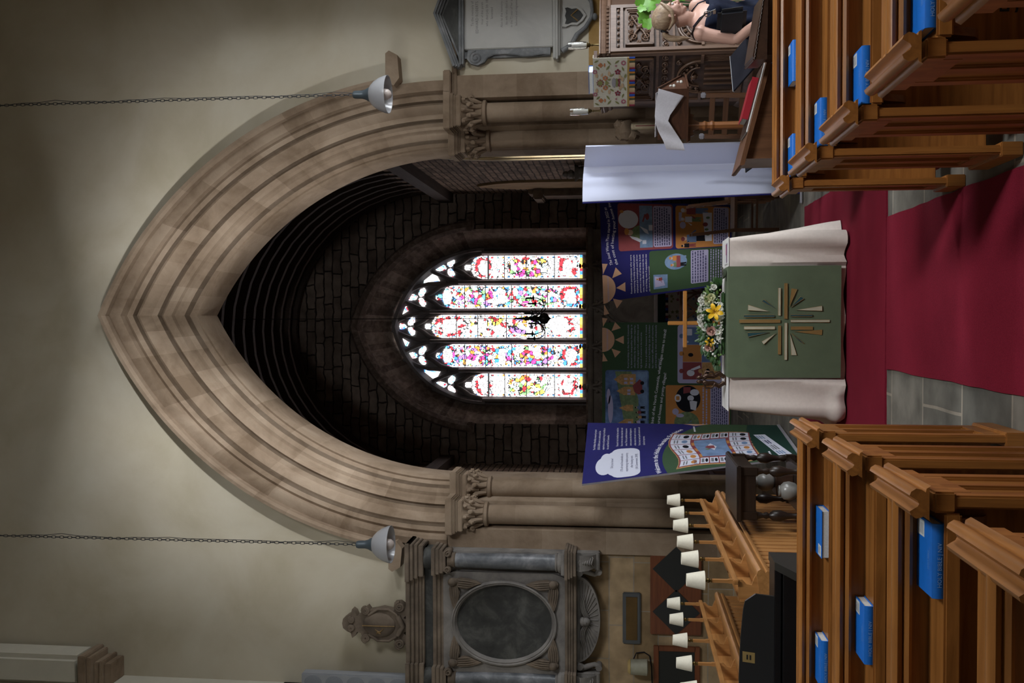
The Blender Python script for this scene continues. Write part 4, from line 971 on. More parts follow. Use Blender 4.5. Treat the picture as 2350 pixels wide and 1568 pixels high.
WB.text('research_lettering', M_txt, ['Research into hardship has tended to', 'focus more on urban areas than rural', 'areas. This is a problem because we', 'cannot assume that what happens in', 'urban areas is the case in rural areas.', 'Rural areas need specific attention and', 'tailored responses.'], .72 * k0, .33, .031, 2, 'LEFT', 1.45)
RT = R + .045
def bend(a, b):                                                  # the title follows the circle
    th = (a - cx) / RT; r = RT + (.69 - b); return cx + r * math.sin(th), cy - r * math.cos(th)
WB.text('title_lettering', M_txt, ['Welcome to the Hidden Hardship Exhibition'], .02, .69, .066, 2, 'LEFT', fn=bend, width=None, bold=.0012)
gx0, gx1, gy0, gy1 = .10 * k0, .98 * k0, .89, 1.68
def warp(u, v):
    return gx0 + (gx1 - gx0) * (u + .03 * math.sin(v * 2 * PI) * (1 - 2 * u)), gy0 + (gy1 - gy0) * (v + .05 * math.sin(u * 2 * PI + .4) * (1 - v) - .03 * math.sin(u * PI) * v)
def path(pts, n=8): return [warp(a[0] + (b[0] - a[0]) * i / n, a[1] + (b[1] - a[1]) * i / n) for a, b in zip(pts, pts[1:] + pts[:1]) for i in range(n)]
g0 = WB.part('game_backing', M_dirt, [path([(-.04, -.02), (1.03, -.02), (1.03, 1.03), (-.04, 1.03)])], 2)
g = WB.part('game_board', M_bred, [path([(-.01, -.01), (1.01, -.01), (1.01, 1.01), (-.01, 1.01)])], 3, g0)
cells = [(u / 6, (u + 1) / 6, 0, .26) for u in range(6)] + [(u / 6, (u + 1) / 6, .74, 1) for u in range(6)] + [(0, .19, .26 + .12 * v, .38 + .12 * v) for v in range(4)] + [(.81, 1, .26 + .12 * v, .38 + .12 * v) for v in range(4)]
rnd = random.Random(2)
for (a, b, c, d) in cells: WB.part('game_square', M_bwhite, [path([(a + .007, c + .007), (b - .007, c + .007), (b - .007, d - .007), (a + .007, d - .007)], 3)], 4, g)
mb = MB()
for (a, b, c, d) in cells:
    for q in range(2):
        v = c + (d - c) * (.18 + q * .14); WB.shape(mb, [warp(a + (b - a) * .2, v), warp(a + (b - a) * .8, v), warp(a + (b - a) * .8, v + .016), warp(a + (b - a) * .2, v + .016)], 5)
    mb.mi = rnd.choice((1, 2, 3, 3)); WB.fan(mb, [warp(a + (b - a) * (.5 + .3 * math.cos(t)), c + (d - c) * (.7 + .15 * math.sin(t))) for t in [PI * i / 5 for i in range(10)]], 5); mb.mi = 0
obj('square_print', mb, [M_ink, M_borange, M_bblue, M_black], g, smooth=0, fixn=False)
WB.part('game_sea', M_bblue, [path([(.22, .30), (.78, .30), (.78, .70), (.22, .70)])], 5, g)
mb = MB()
for i in range(6):
    mb.mi = i % 2
    for v in (.265, .705): WB.fan(mb, path([(.2 + i * .1, v), (.3 + i * .1, v), (.3 + i * .1, v + .035), (.2 + i * .1, v + .035)], 2), 6)
obj('sea_border', mb, [M_borange, M_bred], g, smooth=0, fixn=False)
WB.part('drawn_island', M_bwhite, [path([(.40, .50), (.55, .44), (.64, .50), (.52, .56)], 2)], 6, g); WB.part('drawn_house', M_bred, [path([(.47, .46), (.56, .46), (.56, .53), (.47, .53)], 2), path([(.455, .46), (.515, .41), (.575, .46)], 2)], 7, g); WB.part('drawn_tree', M_sage, [path([(.43, .41), (.47, .39), (.47, .45), (.43, .45)], 2)], 7, g)
sg = WB.text('start_lettering', M_txtd, ['START'], gx0 + .03, gy0 + .195, .04, 6, parent=g)
WB.part('peach_flash', M_peach, [[(Wd - .004, 1.02), (Wd - .06, 1.15), (Wd - .004, 1.30)]], 2)
WB.bars('side_print', M_txt, Wd - .26, Wd - .08, 1.12, 1.16, 1, 3)
lp = WB.part('logo_panel', M_bwhite, [[(.12, 1.86), (.90 * k0, 1.72), (.90 * k0, 1.84), (.12, 1.985)]], 3)
mb = MB()
for i, (x, w) in enumerate(((.16, .12), (.33, .18), (.56, .14), (.76, .12))):
    mb.mi = i % 3; y = 1.88 - (x - .12) * .19
    for q in range(3): WB.shape(mb, [(x, y + q * .026), (x + w, y - w * .19 + q * .026), (x + w, y - w * .19 + q * .026 + .014), (x, y + q * .026 + .014)], 4)
obj('logo_print', mb, [M_bblue, M_ink, M_txtd], lp, smooth=0, fixn=False)
WB.bars('footer_print', M_txt, .05, .30, 1.78, 1.82, 1, 3)
mb = MB(); mb.slab(lambda u, v: (WB.pn(u, .985 + .015 * v)[0], WB.pn(u, v)[1]), 8, 2, .02); obj('foot_rail', mb, M_edge, WB.t)

# --- the green board deep in the chancel
GB = Board('green_board', 'dark green display board with a peach sun and drawings of village houses', (-2.06, 15.0, .012), (-.09, 15.0, .012), (-2.06, 15.0, 1.985), (-.085, 15.0, 1.985))
gw = GB.W; r_ = lambda d: gw - d
GB.sheet('printed_ground', M_bgreen, 0, gw, 0, GB.H, 0)
GB.sun(r_(.27), .19, '#HIDDENHARDSHIP')
GB.text('hardship_lettering', M_lilac, ['Rural hardship in the North Cotswolds', 'is linked to inequality; hardship is', 'often hidden by the wealthier majority,', 'including super-rich celebrities and', 'high levels of tourism in the local area.'], r_(.71), .415, .036, 1, 'LEFT', 1.38, just=.67)
GB.text('problem_lettering', M_lilac, ['This is a problem because it means', 'that rural hardship can be hidden', 'by relative affluence and tourism,', 'and hardship is then not adequately', 'addressed.'], r_(.71), .69, .036, 1, 'LEFT', 1.38, just=.67)
hb = lambda a, b: (a, b + .22 * ((a - (gw - 1.6)) / 1.6) ** 1.1 if a > gw - 1.6 else b)
GB.text('headline_lettering', M_txt, ['When you think of the North Cotswolds, what images come to mind?'], r_(1.87), .79, .062, 1, fn=hb, width=1.78, bold=.0006)
GB.text('headline_second_line', M_txt, ['Honey-coloured houses and pretty villages?'], r_(1.87), .885, .062, 1, fn=hb, bold=.0006)
p1 = GB.part('village_picture', M_sky, [rrect(r_(1.92), r_(.74), .05, .72, .04)], 1)
GB.part('drawn_hill', M_sage, [[(r_(1.9), .42), (r_(1.5), .33), (r_(1.2), .28), (r_(.76), .20), (r_(.76), .55), (r_(1.9), .58)]], 2, p1)
GB.part('drawn_road', M_bblue, [[(r_(1.75), .70), (r_(.76), .45), (r_(.76), .70)]], 3, p1)
GB.part('drawn_cloud', M_lilac, [ellipse(r_(1.35), .13, .22, .04, 16), ellipse(r_(1.15), .10, .12, .03, 16)], 2, p1)
for i, (x, y, w, h) in enumerate(((.80, .30, .17, .22), (1.0, .34, .13, .17), (1.5, .36, .14, .12), (1.28, .38, .10, .10), (1.62, .44, .14, .14))):
    q = GB.part('drawn_cottage', M_dirt, [[(r_(x + w), y), (r_(x + w / 2), y - .12), (r_(x), y), (r_(x), y + h), (r_(x + w), y + h)]], 4, p1)
mb = MB()
for x, y in ((.86, .34), (.92, .34), (.86, .43), (.92, .43), (1.04, .39), (1.09, .39), (1.54, .40), (1.66, .49)): GB.shape(mb, [(r_(x + .035), y), (r_(x), y), (r_(x), y + .05), (r_(x + .035), y + .05)], 5)
obj('drawn_windows', mb, M_lilac, p1, smooth=0, fixn=False)
GB.part('drawn_car', M_bred, [[(r_(1.12), .56), (r_(1.08), .50), (r_(.98), .47), (r_(.92), .54), (r_(.88), .58), (r_(.92), .62), (r_(1.10), .62)]], 6, p1); GB.part('drawn_wheel', M_black, [ellipse(r_(1.07), .62, .03, .03, 12), ellipse(r_(.94), .62, .03, .03, 12)], 7, p1)
for i in range(7): figure(GB, p1, r_(1.32 + i * .075), .66 + .01 * (i % 3), .15, (M_jean, M_bred, M_dirt, M_lilac)[i % 4], M_black, M_black, 1, 5)
p2 = GB.part('puzzle_picture', M_lilac, [rrect(r_(.94), r_(.04), 1.16, 1.86, .04)], 1)
for i in range(6):
    a, c = r_(.88) + (i % 3) * .27, 1.24 + (i // 3) * .29; m = (M_bred, M_borange, M_jean, M_dirt, M_jean, M_lilac)[i]
    GB.part('puzzle_piece', m, [[(a, c), (a + .265, c), (a + .265, c + .285), (a, c + .285)], ellipse(a + .13, c - .02, .035, .035, 14)], 2 + i % 2, p2)
GB.part('drawn_picnic', M_bwhite, [ellipse(r_(.78), 1.36, .05, .06, 12), [(r_(.72), 1.36), (r_(.66), 1.50), (r_(.70), 1.51), (r_(.75), 1.38)], rrect(r_(.20), r_(.10), 1.30, 1.38, .01), ellipse(r_(.30), 1.29, .02, .04, 10)], 4, p2)
GB.part('drawn_figure', M_black, [ellipse(r_(.5), 1.36, .03, .04, 12), ellipse(r_(.40), 1.58, .05, .02, 12), ellipse(r_(.75), 1.62, .04, .03, 12)], 4, p2)
p3 = GB.part('kitchen_picture', M_borange, [rrect(r_(1.9), r_(.97), .98, 1.95, .03)], 1)
GB.part('dark_roundel', M_black, [ellipse(r_(1.18), 1.32, .205, .19, 28)], 2, p3); GB.part('green_roundel', M_sage, [ellipse(r_(1.55), 1.30, .17, .19, 28)], 2, p3)
GB.part('drawn_sleeper', M_bwhite, [ellipse(r_(1.08), 1.42, .05, .07, 14), ellipse(r_(1.17), 1.36, .045, .05, 14), [(r_(1.34), 1.36), (r_(1.20), 1.34), (r_(1.22), 1.46), (r_(1.36), 1.44)], ellipse(r_(1.17), 1.165, .06, .05, 14)], 3, p3); GB.part('drawn_pillow', M_bred, [[(r_(1.1), 1.25), (r_(1.0), 1.25), (r_(1.0), 1.36), (r_(1.08), 1.36)]], 3, p3); GB.part('drawn_frame', M_borange, [rrect(r_(1.20), r_(1.14), 1.14, 1.19, .008)], 4, p3)
GB.part('drawn_steam', M_lilac, [ellipse(r_(1.38), 1.13, .05, .05, 14), ellipse(r_(1.44), 1.20, .03, .06, 14)], 3, p3); figure(GB, p3, r_(1.60), 1.50, .26, M_jean, M_jean, M_dirt, 1, 3)
GB.part('caption_panel', M_lilac, [rrect(r_(1.9), r_(.99), 1.66, 1.94, .02)], 2, p3); GB.bars('caption_print', M_txtd, r_(1.88), r_(1.0), 1.68, 1.93, 8, 3, p3); GB.bars('picture_print', M_lilac, r_(1.88), r_(1.0), 1.54, 1.64, 2, 3, p3)
mb = MB(); mb.bbox(-2.0, -1.9, 14.9, 15.2, 0, .03); mb.bbox(-.3, -.2, 14.9, 15.2, 0, .03); obj('foot', mb, M_edge, GB.t)

# --- the navy board beside it
PB = Board('navy_board', 'navy display board about a warm place, with a peach sun and drawn people', (.50, 15.05, .012), (1.70, 14.95, .012), (.235, 15.1, 1.97), (1.79, 14.9, 2.02))
pw = PB.W; S = lambda s: pw * s; T = lambda t: PB.H * t
PB.sheet('printed_ground', M_navy, 0, pw, 0, PB.H, 0)
PB.sun(S(.125), .2, '#HIDDENHARDSHIP')
hb2 = lambda a, b: (a, b - .10 * (a / pw - .4) - .03 * math.sin((a / pw - .4) * 12))
PB.text('headline_lettering', M_txt, ['The local Warm Place started in 2022 as', 'the cost of heating your home increased'], S(.36), .155, .064, 1, 'LEFT', 1.25, fn=hb2, just=.80, bold=.0006)
PB.text('study_lettering', M_txt, ['Research participants who were', 'experiencing hardship included people', 'employed and unemployed; work did not', 'guarantee a way out of hardship. In both', 'cases, income often did not meet the cost', 'of rural living, even if expenditure was', "cut down to the 'essentials'."], S(.045), T(.232), .0345, 1, 'LEFT', 1.35, just=.56)
q1 = PB.part('letter_picture', M_bred, [rrect(S(.495), S(.985), T(.135), T(.555), .04)], 1)
PB.part('drawn_desk', M_bblue, [[(S(.52), T(.30)), (S(.965), T(.30)), (S(.965), T(.40)), (S(.52), T(.40))]], 2, q1); PB.part('speech_bubble', M_bwhite, [ellipse(S(.82), T(.215), .13, .15, 26)], 2, q1)
PB.part('drawn_torso', M_sage, [[(S(.60), T(.30)), (S(.62), T(.25)), (S(.68), T(.22)), (S(.74), T(.26)), (S(.76), T(.30))]], 3, q1); PB.part('drawn_head', M_skin2, [ellipse(S(.685), T(.225), .04, .05, 16)], 4, q1); PB.part('drawn_hair', M_borange, [ellipse(S(.695), T(.20), .05, .035, 16)], 5, q1); PB.part('drawn_arms', M_bwhite, [[(S(.58), T(.30)), (S(.62), T(.24)), (S(.65), T(.22)), (S(.63), T(.28)), (S(.60), T(.32))], [(S(.75), T(.30)), (S(.71), T(.36)), (S(.66), T(.37)), (S(.68), T(.34))]], 4, q1); PB.part('drawn_letter', M_bwhite, [[(S(.70), T(.37)), (S(.76), T(.37)), (S(.76), T(.40)), (S(.70), T(.40))], [(S(.56), T(.32)), (S(.60), T(.32)), (S(.60), T(.35)), (S(.56), T(.35))]], 3, q1); PB.part('drawn_telephone', M_bred, [ellipse(S(.85), T(.36), .05, .03, 14), [(S(.80), T(.32)), (S(.88), T(.34)), (S(.87), T(.35)), (S(.79), T(.33))]], 3, q1)
PB.part('drawn_ring', M_borange, [ellipse(S(.90), T(.165), .022, .03, 12)], 3, q1)
PB.part('caption_panel', M_lilac, [rrect(S(.52), S(.965), T(.405), T(.545), .03)], 2, q1); PB.bars('caption_print', M_txtd, S(.535), S(.95), T(.415), T(.54), 7, 3, q1, 4)
q2 = PB.part('market_picture', M_borange, [rrect(S(.49), S(.975), T(.575), T(.985), .04)], 1)
for x, h, a, b, c, f in ((.60, .42, M_jean, M_black, M_bred, 1), (.92, .40, M_bred, M_jean, M_bwhite, -1), (.82, .30, M_bwhite, M_sage, M_bwhite, -1), (.52, .22, M_black, M_bred, M_black, 1)): figure(PB, q2, S(x), T(.585) + .045 + h + .02, h, a, b, c, f, 2)
PB.part('drawn_table', M_bwhite, [[(S(.56), T(.80)), (S(.90), T(.78)), (S(.90), T(.85)), (S(.56), T(.85))]], 6, q2); PB.part('drawn_fruit', M_sage, [ellipse(S(.64), T(.82), .02, .03, 10), ellipse(S(.70), T(.81), .02, .03, 10), ellipse(S(.84), T(.82), .02, .03, 10)], 7, q2); PB.part('drawn_pumpkin', M_bred, [ellipse(S(.76), T(.80), .035, .04, 12)], 7, q2)
PB.part('speech_bubble', M_lilac, [ellipse(S(.755), T(.63), .055, .045, 20), [(S(.90), T(.60)), (S(.80), T(.60)), (S(.80), T(.62)), (S(.90), T(.625))]], 3, q2)
PB.part('caption_panel', M_lilac, [rrect(S(.52), S(.965), T(.86), T(.975), .03)], 8, q2); PB.bars('caption_print', M_txtd, S(.535), S(.95), T(.87), T(.97), 6, 9, q2, 5)
q3 = PB.part('bench_picture', M_bgreen, [rrect(S(.02), S(.48), T(.37), T(.97), .04)], 1)
PB.part('round_scene', M_bblue, [ellipse(S(.345), T(.575), .125, .17, 28)], 2, q3); PB.part('drawn_bench', M_bred, [[(S(.28), T(.58)), (S(.41), T(.58)), (S(.41), T(.61)), (S(.28), T(.61))]], 6, q3)
figure(PB, q3, S(.31), T(.655), .24, M_sage, M_black, M_borange, 1, 3); figure(PB, q3, S(.385), T(.655), .26, M_borange, M_bblue, M_borange, -1, 3)
PB.part('square_scene', M_bblue, [[(S(.06), T(.40)), (S(.22), T(.40)), (S(.21), T(.51)), (S(.06), T(.51))]], 2, q3); PB.part('drawn_window', M_lilac, [[(S(.08), T(.41)), (S(.20), T(.41)), (S(.18), T(.47)), (S(.09), T(.49))]], 3, q3); figure(PB, q3, S(.165), T(.505), .16, M_bred, M_bblue, M_borange, -1, 4)
PB.part('caption_panel', M_lilac, [rrect(S(.07), S(.46), T(.69), T(.825), .02)], 2, q3); PB.bars('caption_print', M_txtd, S(.08), S(.45), T(.70), T(.82), 6, 3, q3, 6); PB.bars('bench_print', M_lilac, S(.06), S(.46), T(.84), T(.955), 6, 2, q3, 7)
mb = MB(); mb.bbox(.6, .7, 14.9, 15.2, 0, .03); mb.bbox(1.5, 1.6, 14.8, 15.1, 0, .03); obj('foot', mb, M_edge, PB.t)

# --- the white back of another board, bent like an open book
t = thing('white_board', 'plain white back of a tall display board, bent in two leaves beside the arch', 'display board', (1.4, 9.5, 0), world=True)
M_wb = plain('board_back_white', (0.60, 0.63, 0.78), 0.6, var=0.02, scale=1.5)
def wbs(u, v):
    xs = [(1.155, 9.20), (1.26, 9.34), (1.37, 9.49), (1.44, 9.575), (1.50, 9.56), (1.575, 9.46), (1.655, 9.35)]; f = u * 6; i = min(5, int(f)); f -= i
    a, b = Vector((*xs[i], 0)), Vector((*xs[i + 1], 0)); p = a + (b - a) * f; lean = (1 - v)
    p += Vector((-.075 * lean * (1 - u) ** 2, -.12 * lean * (1 - u) ** 2, 0)); z = .02 + (2.02 - .02 * u + .02 * math.sin(PI * u)) * lean
    n = Vector(((b - a).y, -(b - a).x, 0)).normalized() * -1
    return Vector((p.x, p.y, z)), n
mb = MB(); mb.slab(wbs, 36, 12, .009); obj('panel', mb, M_wb, t, smooth=60)
mb = MB(); mb.tube([(wbs(0, v / 10)[0] + Vector((-.006, 0, 0)))[:] for v in range(11)], .008, 8); obj('edge_strip', mb, M_navy, t)
mb = MB(); mb.bbox(1.05, 1.55, 9.15, 9.19, .012, .03); mb.tube([(1.18, 9.17, .02), (1.24, 9.28, .03), (1.3, 9.32, .02)], .01, 6); obj('stand_foot', mb, M_edge, t)
# ---------------------------------------------------------------- monuments on the arch wall
M_slate = stone('tablet_slate', [(0.022, 0.022, 0.021), (0.045, 0.045, 0.042), (0.10, 0.10, 0.09)], 4.0, 0.6, 0.15)
M_marb = stone('column_blue_marble', [(0.05, 0.055, 0.06), (0.12, 0.125, 0.135), (0.26, 0.26, 0.27)], 5.0, 0.35, 0.05)
M_tab = stone('tablet_white_marble', [(0.33, 0.32, 0.30), (0.42, 0.41, 0.385), (0.46, 0.45, 0.42)], 1.6, 0.5, 0.05)
M_bardi = stone('tablet_grey_marble', [(0.10, 0.105, 0.11), (0.16, 0.165, 0.17), (0.30, 0.30, 0.30)], 5.0, 0.45, 0.08)
WY = YW - .002
def slabs(mb, cx, rows, y1=WY):
    """stack of moulding courses: (half width, depth, z0, z1)"""
    for hw, d, z0, z1 in rows: mb.bbox(cx - hw, cx + hw, y1 - d, y1, z0, z1, .006)
MX = -3.20
t = thing('wall_monument', 'large grey stone wall monument with columns flanking a dark oval tablet', 'monument', (MX, WY, 1.86), world=True)
mb = MB(); slabs(mb, MX, [(.72, .20, 2.15, 3.56)]); mb2 = mb; obj('backing', mb, M_grey, t)
mb = MB()
slabs(mb, MX, [(.83, .40, 3.885, 3.93), (.81, .37, 3.85, 3.885), (.795, .33, 3.81, 3.85), (.78, .30, 3.78, 3.81), (.765, .28, 3.755, 3.78)])
for s in (1, -1):
    for hw, d, z0, z1 in ((.20, .44, 3.885, 3.93), (.19, .41, 3.85, 3.885), (.18, .37, 3.81, 3.85), (.165, .34, 3.755, 3.81)):
        mb.bbox(max(-4.045, MX + s * .63 - hw), MX + s * .63 + hw, WY - d, WY, z0, z1, .006)
obj('cornice', mb, M_greyw, t)
mb = MB(); slabs(mb, MX, [(.74, .24, 3.665, 3.756)]);
for s in (1, -1): mb.lathe([(.11, 3.665), (.12, 3.71), (.11, 3.756)], (MX + s * .64, WY - .22, 0), 20)
obj('frieze', mb, M_slate, t)
mb = MB(); slabs(mb, MX, [(.76, .27, 3.625, 3.665), (.745, .25, 3.585, 3.625), (.735, .235, 3.545, 3.585)])
for s in (1, -1):
    for hw, d, z0, z1 in ((.145, .36, 3.625, 3.665), (.135, .345, 3.585, 3.625), (.125, .335, 3.545, 3.585)): mb.bbox(MX + s * .63 - hw, MX + s * .63 + hw, WY - d, WY, z0, z1, .005)
obj('architrave', mb, M_greyw, t)
for s in (1, -1):
    cx = MX + s * .63
    mb = MB(); mb.lathe([(.082, 2.36), (.085, 2.6), (.082, 2.9), (.072, 3.43)], (cx, WY - .235, 0), 24); c = obj('column', mb, M_marb, t)
    mb = MB(); mb.bbox(cx - .11, cx + .11, WY - .345, WY - .125, 2.262, 2.30, .006); mb.lathe([(.108, 2.30), (.112, 2.315), (.1, 2.33), (.09, 2.34), (.1, 2.35), (.084, 2.365)], (cx, WY - .235, 0), 24); obj('column_base', mb, M_grey, c)
    mb = MB(); mb.lathe([(.074, 3.42), (.085, 3.43), (.074, 3.44), (.08, 3.47), (.1, 3.50)], (cx, WY - .235, 0), 20); mb.bbox(cx - .105, cx + .105, WY - .335, WY - .135, 3.515, 3.545, .004)
    for sx in (1, -1):
        pts = [(cx + sx * (.085 + math.cos(a) * (.034 - a * .003)), WY - .33, 3.495 + math.sin(a) * (.034 - a * .003)) for a in [i * .5 for i in range(18)]]; mb.tube(pts, .008, 6); mb.cyl((cx + sx * .085, WY - .325, 3.495), (cx + sx * .085, WY - .15, 3.495), .036, n=14)
    obj('column_capital', mb, M_greyw, c)
mb = MB(); OX, OZ = MX - .025, 2.91                             # tablet frame with an oval opening
oo = ellipse(OX, OZ, .455, .565, 48); rr = []
for i in range(48):
    a = 2 * PI * i / 48; dx, dz = math.cos(a), math.sin(a); k = min(.535 / max(1e-6, abs(dx)), .645 / max(1e-6, abs(dz))); rr.append((OX + dx * k, OZ + dz * k))
mb.sweep([[(x, WY - d, z) for x, z in p] for d, p in ((.20, rr), (.25, rr), (.25, [(a[0] * .08 + b[0] * .92, a[1] * .08 + b[1] * .92) for a, b in zip(rr, rr)]), (.24, oo))], closed=True)
ring_ = [(.455, .565, .24), (.45, .56, .275), (.435, .545, .28), (.425, .535, .265), (.415, .525, .27), (.40, .51, .235), (.395, .505, .21)]
mb.sweep([[(x, WY - d, z) for x, z in ellipse(OX, OZ, a, b, 48)] for a, b, d in ring_], closed=True)
obj('oval_frame', mb, M_grey, t, smooth=40)
mb = MB(); mb.prism(ellipse(OX, OZ, .405, .515, 48), 'Y', WY - .215, WY - .2); obj('oval_tablet', mb, M_slate, t)
for sx in (1, -1):                                               # winged heads in the corners
    for sz in (1, -1):
        x, z = OX + sx * .43, OZ + sz * .535; mb = MB(); y = WY - .265
        mb.ball((x, y, z), (.042, .04, .05), 12); mb.ball((x, y - .02, z + .012), (.045, .035, .045), 10)
        for ax, az, bx_, bz in ((-sx, 0, 0, -sz), (0, -sz, -sx, 0)):      # each wing curves along the oval
            P = lambda f, g: (x + ax * f + bx_ * g, z + az * f + bz * g)
            mb.prism([P(.02, -.03), P(.08, -.045), P(.16, -.035), P(.24, -.015), P(.30, .012), P(.23, .035), P(.17, .065), P(.10, .07), P(.04, .04)], 'Y', y - .012, y + .02)
            for q in range(4): mb.tube([P(.05, -.02 + q * .022) + (), P(.15, -.01 + q * .02), P(.26 - q * .03, .008 + q * .012)] if 0 else [(P(.05, -.02 + q * .022)[0], y - .012, P(.05, -.02 + q * .022)[1]), (P(.15, -.015 + q * .024)[0], y - .014, P(.15, -.015 + q * .024)[1]), (P(.26 - q * .025, .006 + q * .014)[0], y - .012, P(.26 - q * .025, .006 + q * .014)[1])], [.009, .010, .003], 6)
        obj('cherub', mb, M_greyw, t, smooth=60)
mb = MB(); slabs(mb, MX, [(.76, .30, 2.23, 2.262), (.75, .285, 2.205, 2.23), (.735, .27, 2.18, 2.205), (.72, .25, 2.145, 2.18)])
for s in (1, -1):
    for hw, d, z0, z1 in ((.155, .40, 2.23, 2.262), (.145, .385, 2.205, 2.23), (.135, .37, 2.18, 2.205), (.125, .35, 2.145, 2.18)): mb.bbox(MX + s * .64 - hw, MX + s * .64 + hw, WY - d, WY, z0, z1, .005)
obj('ledge', mb, M_greyw, t)
for s in (1, -1):
    x = MX + s * .64; mb = MB()
    mb.sweep([[(x + k * w, WY - d, z) for k in (-1, -.5, 0, .5, 1)] for w, d, z in ((.09, .26, 2.145), (.085, .30, 2.10), (.08, .27, 2.02), (.07, .19, 1.95), (.085, .16, 1.925), (.085, .10, 1.91), (.085, 0, 1.91))]); mb.box(x - .08, x + .08, WY - .16, WY, 1.915, 2.145)
    for q in range(7): mb.tube([(x, WY - .29, 2.12 - q * .022), (x + .04, WY - .285 + q * .008, 2.105 - q * .022), (x + .065, WY - .26 + q * .01, 2.12 - q * .022)], .008, 6); mb.tube([(x, WY - .29, 2.12 - q * .022), (x - .04, WY - .285 + q * .008, 2.105 - q * .022), (x - .065, WY - .26 + q * .01, 2.12 - q * .022)], .008, 6)
    mb.cyl((x - .09, WY - .15, 1.93), (x + .09, WY - .15, 1.93), .03, n=14); obj('bracket', mb, M_grey, t, smooth=50)
mb = MB(); AXc = MX + .0; ap = [(AXc - .46, 2.145)] + [(AXc + .46 * math.sin(a) , 2.145 - .245 * math.cos(a) ) for a in [-PI / 2 + PI * i / 24 for i in range(25)]]
mb.prism(ap[1:], 'Y', WY - .12, WY); obj('apron', mb, M_grey, t)
mb = MB()                                                       # head with spread wings over a fan of rays
for i in range(21):
    a = -PI / 2 + PI * (i + .5) / 21; mb.tube([(AXc + .09 * math.sin(a), WY - .125, 2.11 - .06 * math.cos(a)), (AXc + .42 * math.sin(a), WY - .12, 2.135 - .215 * math.cos(a))], [.006, .014], 6, flat=.6)
mb.ball((AXc - .01, WY - .15, 2.055), (.045, .05, .055), 14); mb.ball((AXc - .01, WY - .155, 2.085), (.05, .045, .035), 12); mb.cyl((AXc - .01, WY - .20, 2.05), (AXc - .01, WY - .19, 2.04), .008, n=6)
for s in (1, -1):
    for q in range(3): mb.tube([(AXc + s * (.03 + f * .28), WY - .14 + q * .008, 2.06 - q * .018 + .05 * math.sin(f * 3.0)) for f in (0, .3, .6, .9)], [.02, .03, .024, .006], 8, flat=.5)
obj('apron_cherub', mb, M_grey, t, smooth=60)
for s in (1, -1):
    x = AXc + s * .50; mb = MB(); mb.tube([(x + s * o, WY - .10, z) for o, z in ((-.03, 2.145), (.02, 2.08), (.0, 2.02), (-.02, 1.96), (.01, 1.905))], [.028, .036, .03, .026, .03], 10)
    mb.cyl((x - .0, WY - .16, 2.115), (x, WY, 2.115), .034, n=14); mb.cyl((x + s * .01, WY - .13, 1.915), (x + s * .01, WY, 1.915), .034, n=14); obj('scroll', mb, M_grey, t, smooth=60)
# cartouche of arms on top of the monument
t = thing('coat_of_arms', 'weathered stone cartouche of arms standing on the monument cornice', 'carving', (-3.29, WY - .2, 3.932), world=True)
cxx = -3.29
half = [(0, 4.665), (.05, 4.655), (.085, 4.61), (.10, 4.57), (.155, 4.555), (.13, 4.52), (.085, 4.50), (.10, 4.46), (.16, 4.43), (.19, 4.39), (.15, 4.36), (.16, 4.30), (.18, 4.22), (.165, 4.14), (.15, 4.10), (.185, 4.08), (.24, 4.09), (.245, 4.03), (.20, 3.965), (.12, 3.95), (.08, 3.99), (.05, 3.94), (0, 3.932)]
mb = MB(); mb.prism([(cxx + x, z) for x, z in half] + [(cxx - x, z) for x, z in half[-2:0:-1]], 'Y', WY - .24, WY - .13); mb.bbox(cxx - .2, cxx + .2, WY - .16, WY, 3.932, 3.96); obj('slab', mb, M_greyw, t, smooth=50)
mb = MB(); mb.ball((cxx, WY - .235, 4.255), (.14, .05, .18), 20); sh_ = obj('shield', mb, M_greyw, t, smooth=60)
M_gilt = plain('worn_gilding', (0.20, 0.12, 0.04), 0.6, var=0.4, scale=30)
mb = MB(); mb.tube([(cxx, WY - .29, 4.43), (cxx, WY - .292, 4.26), (cxx, WY - .285, 4.08)], .006, 6)
for q in range(4): mb.tube([(cxx - .03 - q * .02, WY - .282 + q * .002, 4.20 + q * .025), (cxx - .07, WY - .28, 4.24 + q * .01), (cxx - .04 - q * .015, WY - .284, 4.29 - q * .02)], .006, 6)
obj('charges', mb, M_gilt, sh_, smooth=60)
mb = MB()
def volute(x, z, s, r=.05, tu=2.2): mb.tube([(x + s * math.cos(a) * r * (1 - a / (tu * 2 * PI) * .85), WY - .25, z + math.sin(a) * r * (1 - a / (tu * 2 * PI) * .85)) for a in [i * tu * 2 * PI / 26 for i in range(27)]], .014, 7)
for s in (1, -1):
    volute(cxx + s * .15, 4.40, s, .045); volute(cxx + s * .20, 4.03, s, .055); volute(cxx + s * .045, 4.56, s, .035)
    mb.tube([(cxx + s * .10, WY - .25, 4.37), (cxx + s * .17, WY - .25, 4.27), (cxx + s * .17, WY - .25, 4.15), (cxx + s * .12, WY - .25, 4.07), (cxx + s * .03, WY - .25, 4.02)], .016, 8)
mb.tube([(cxx - .1, WY - .26, 4.05), (cxx, WY - .27, 3.99), (cxx + .1, WY - .26, 4.05)], .03, 10); obj('strapwork', mb, M_greyw, t, smooth=60)

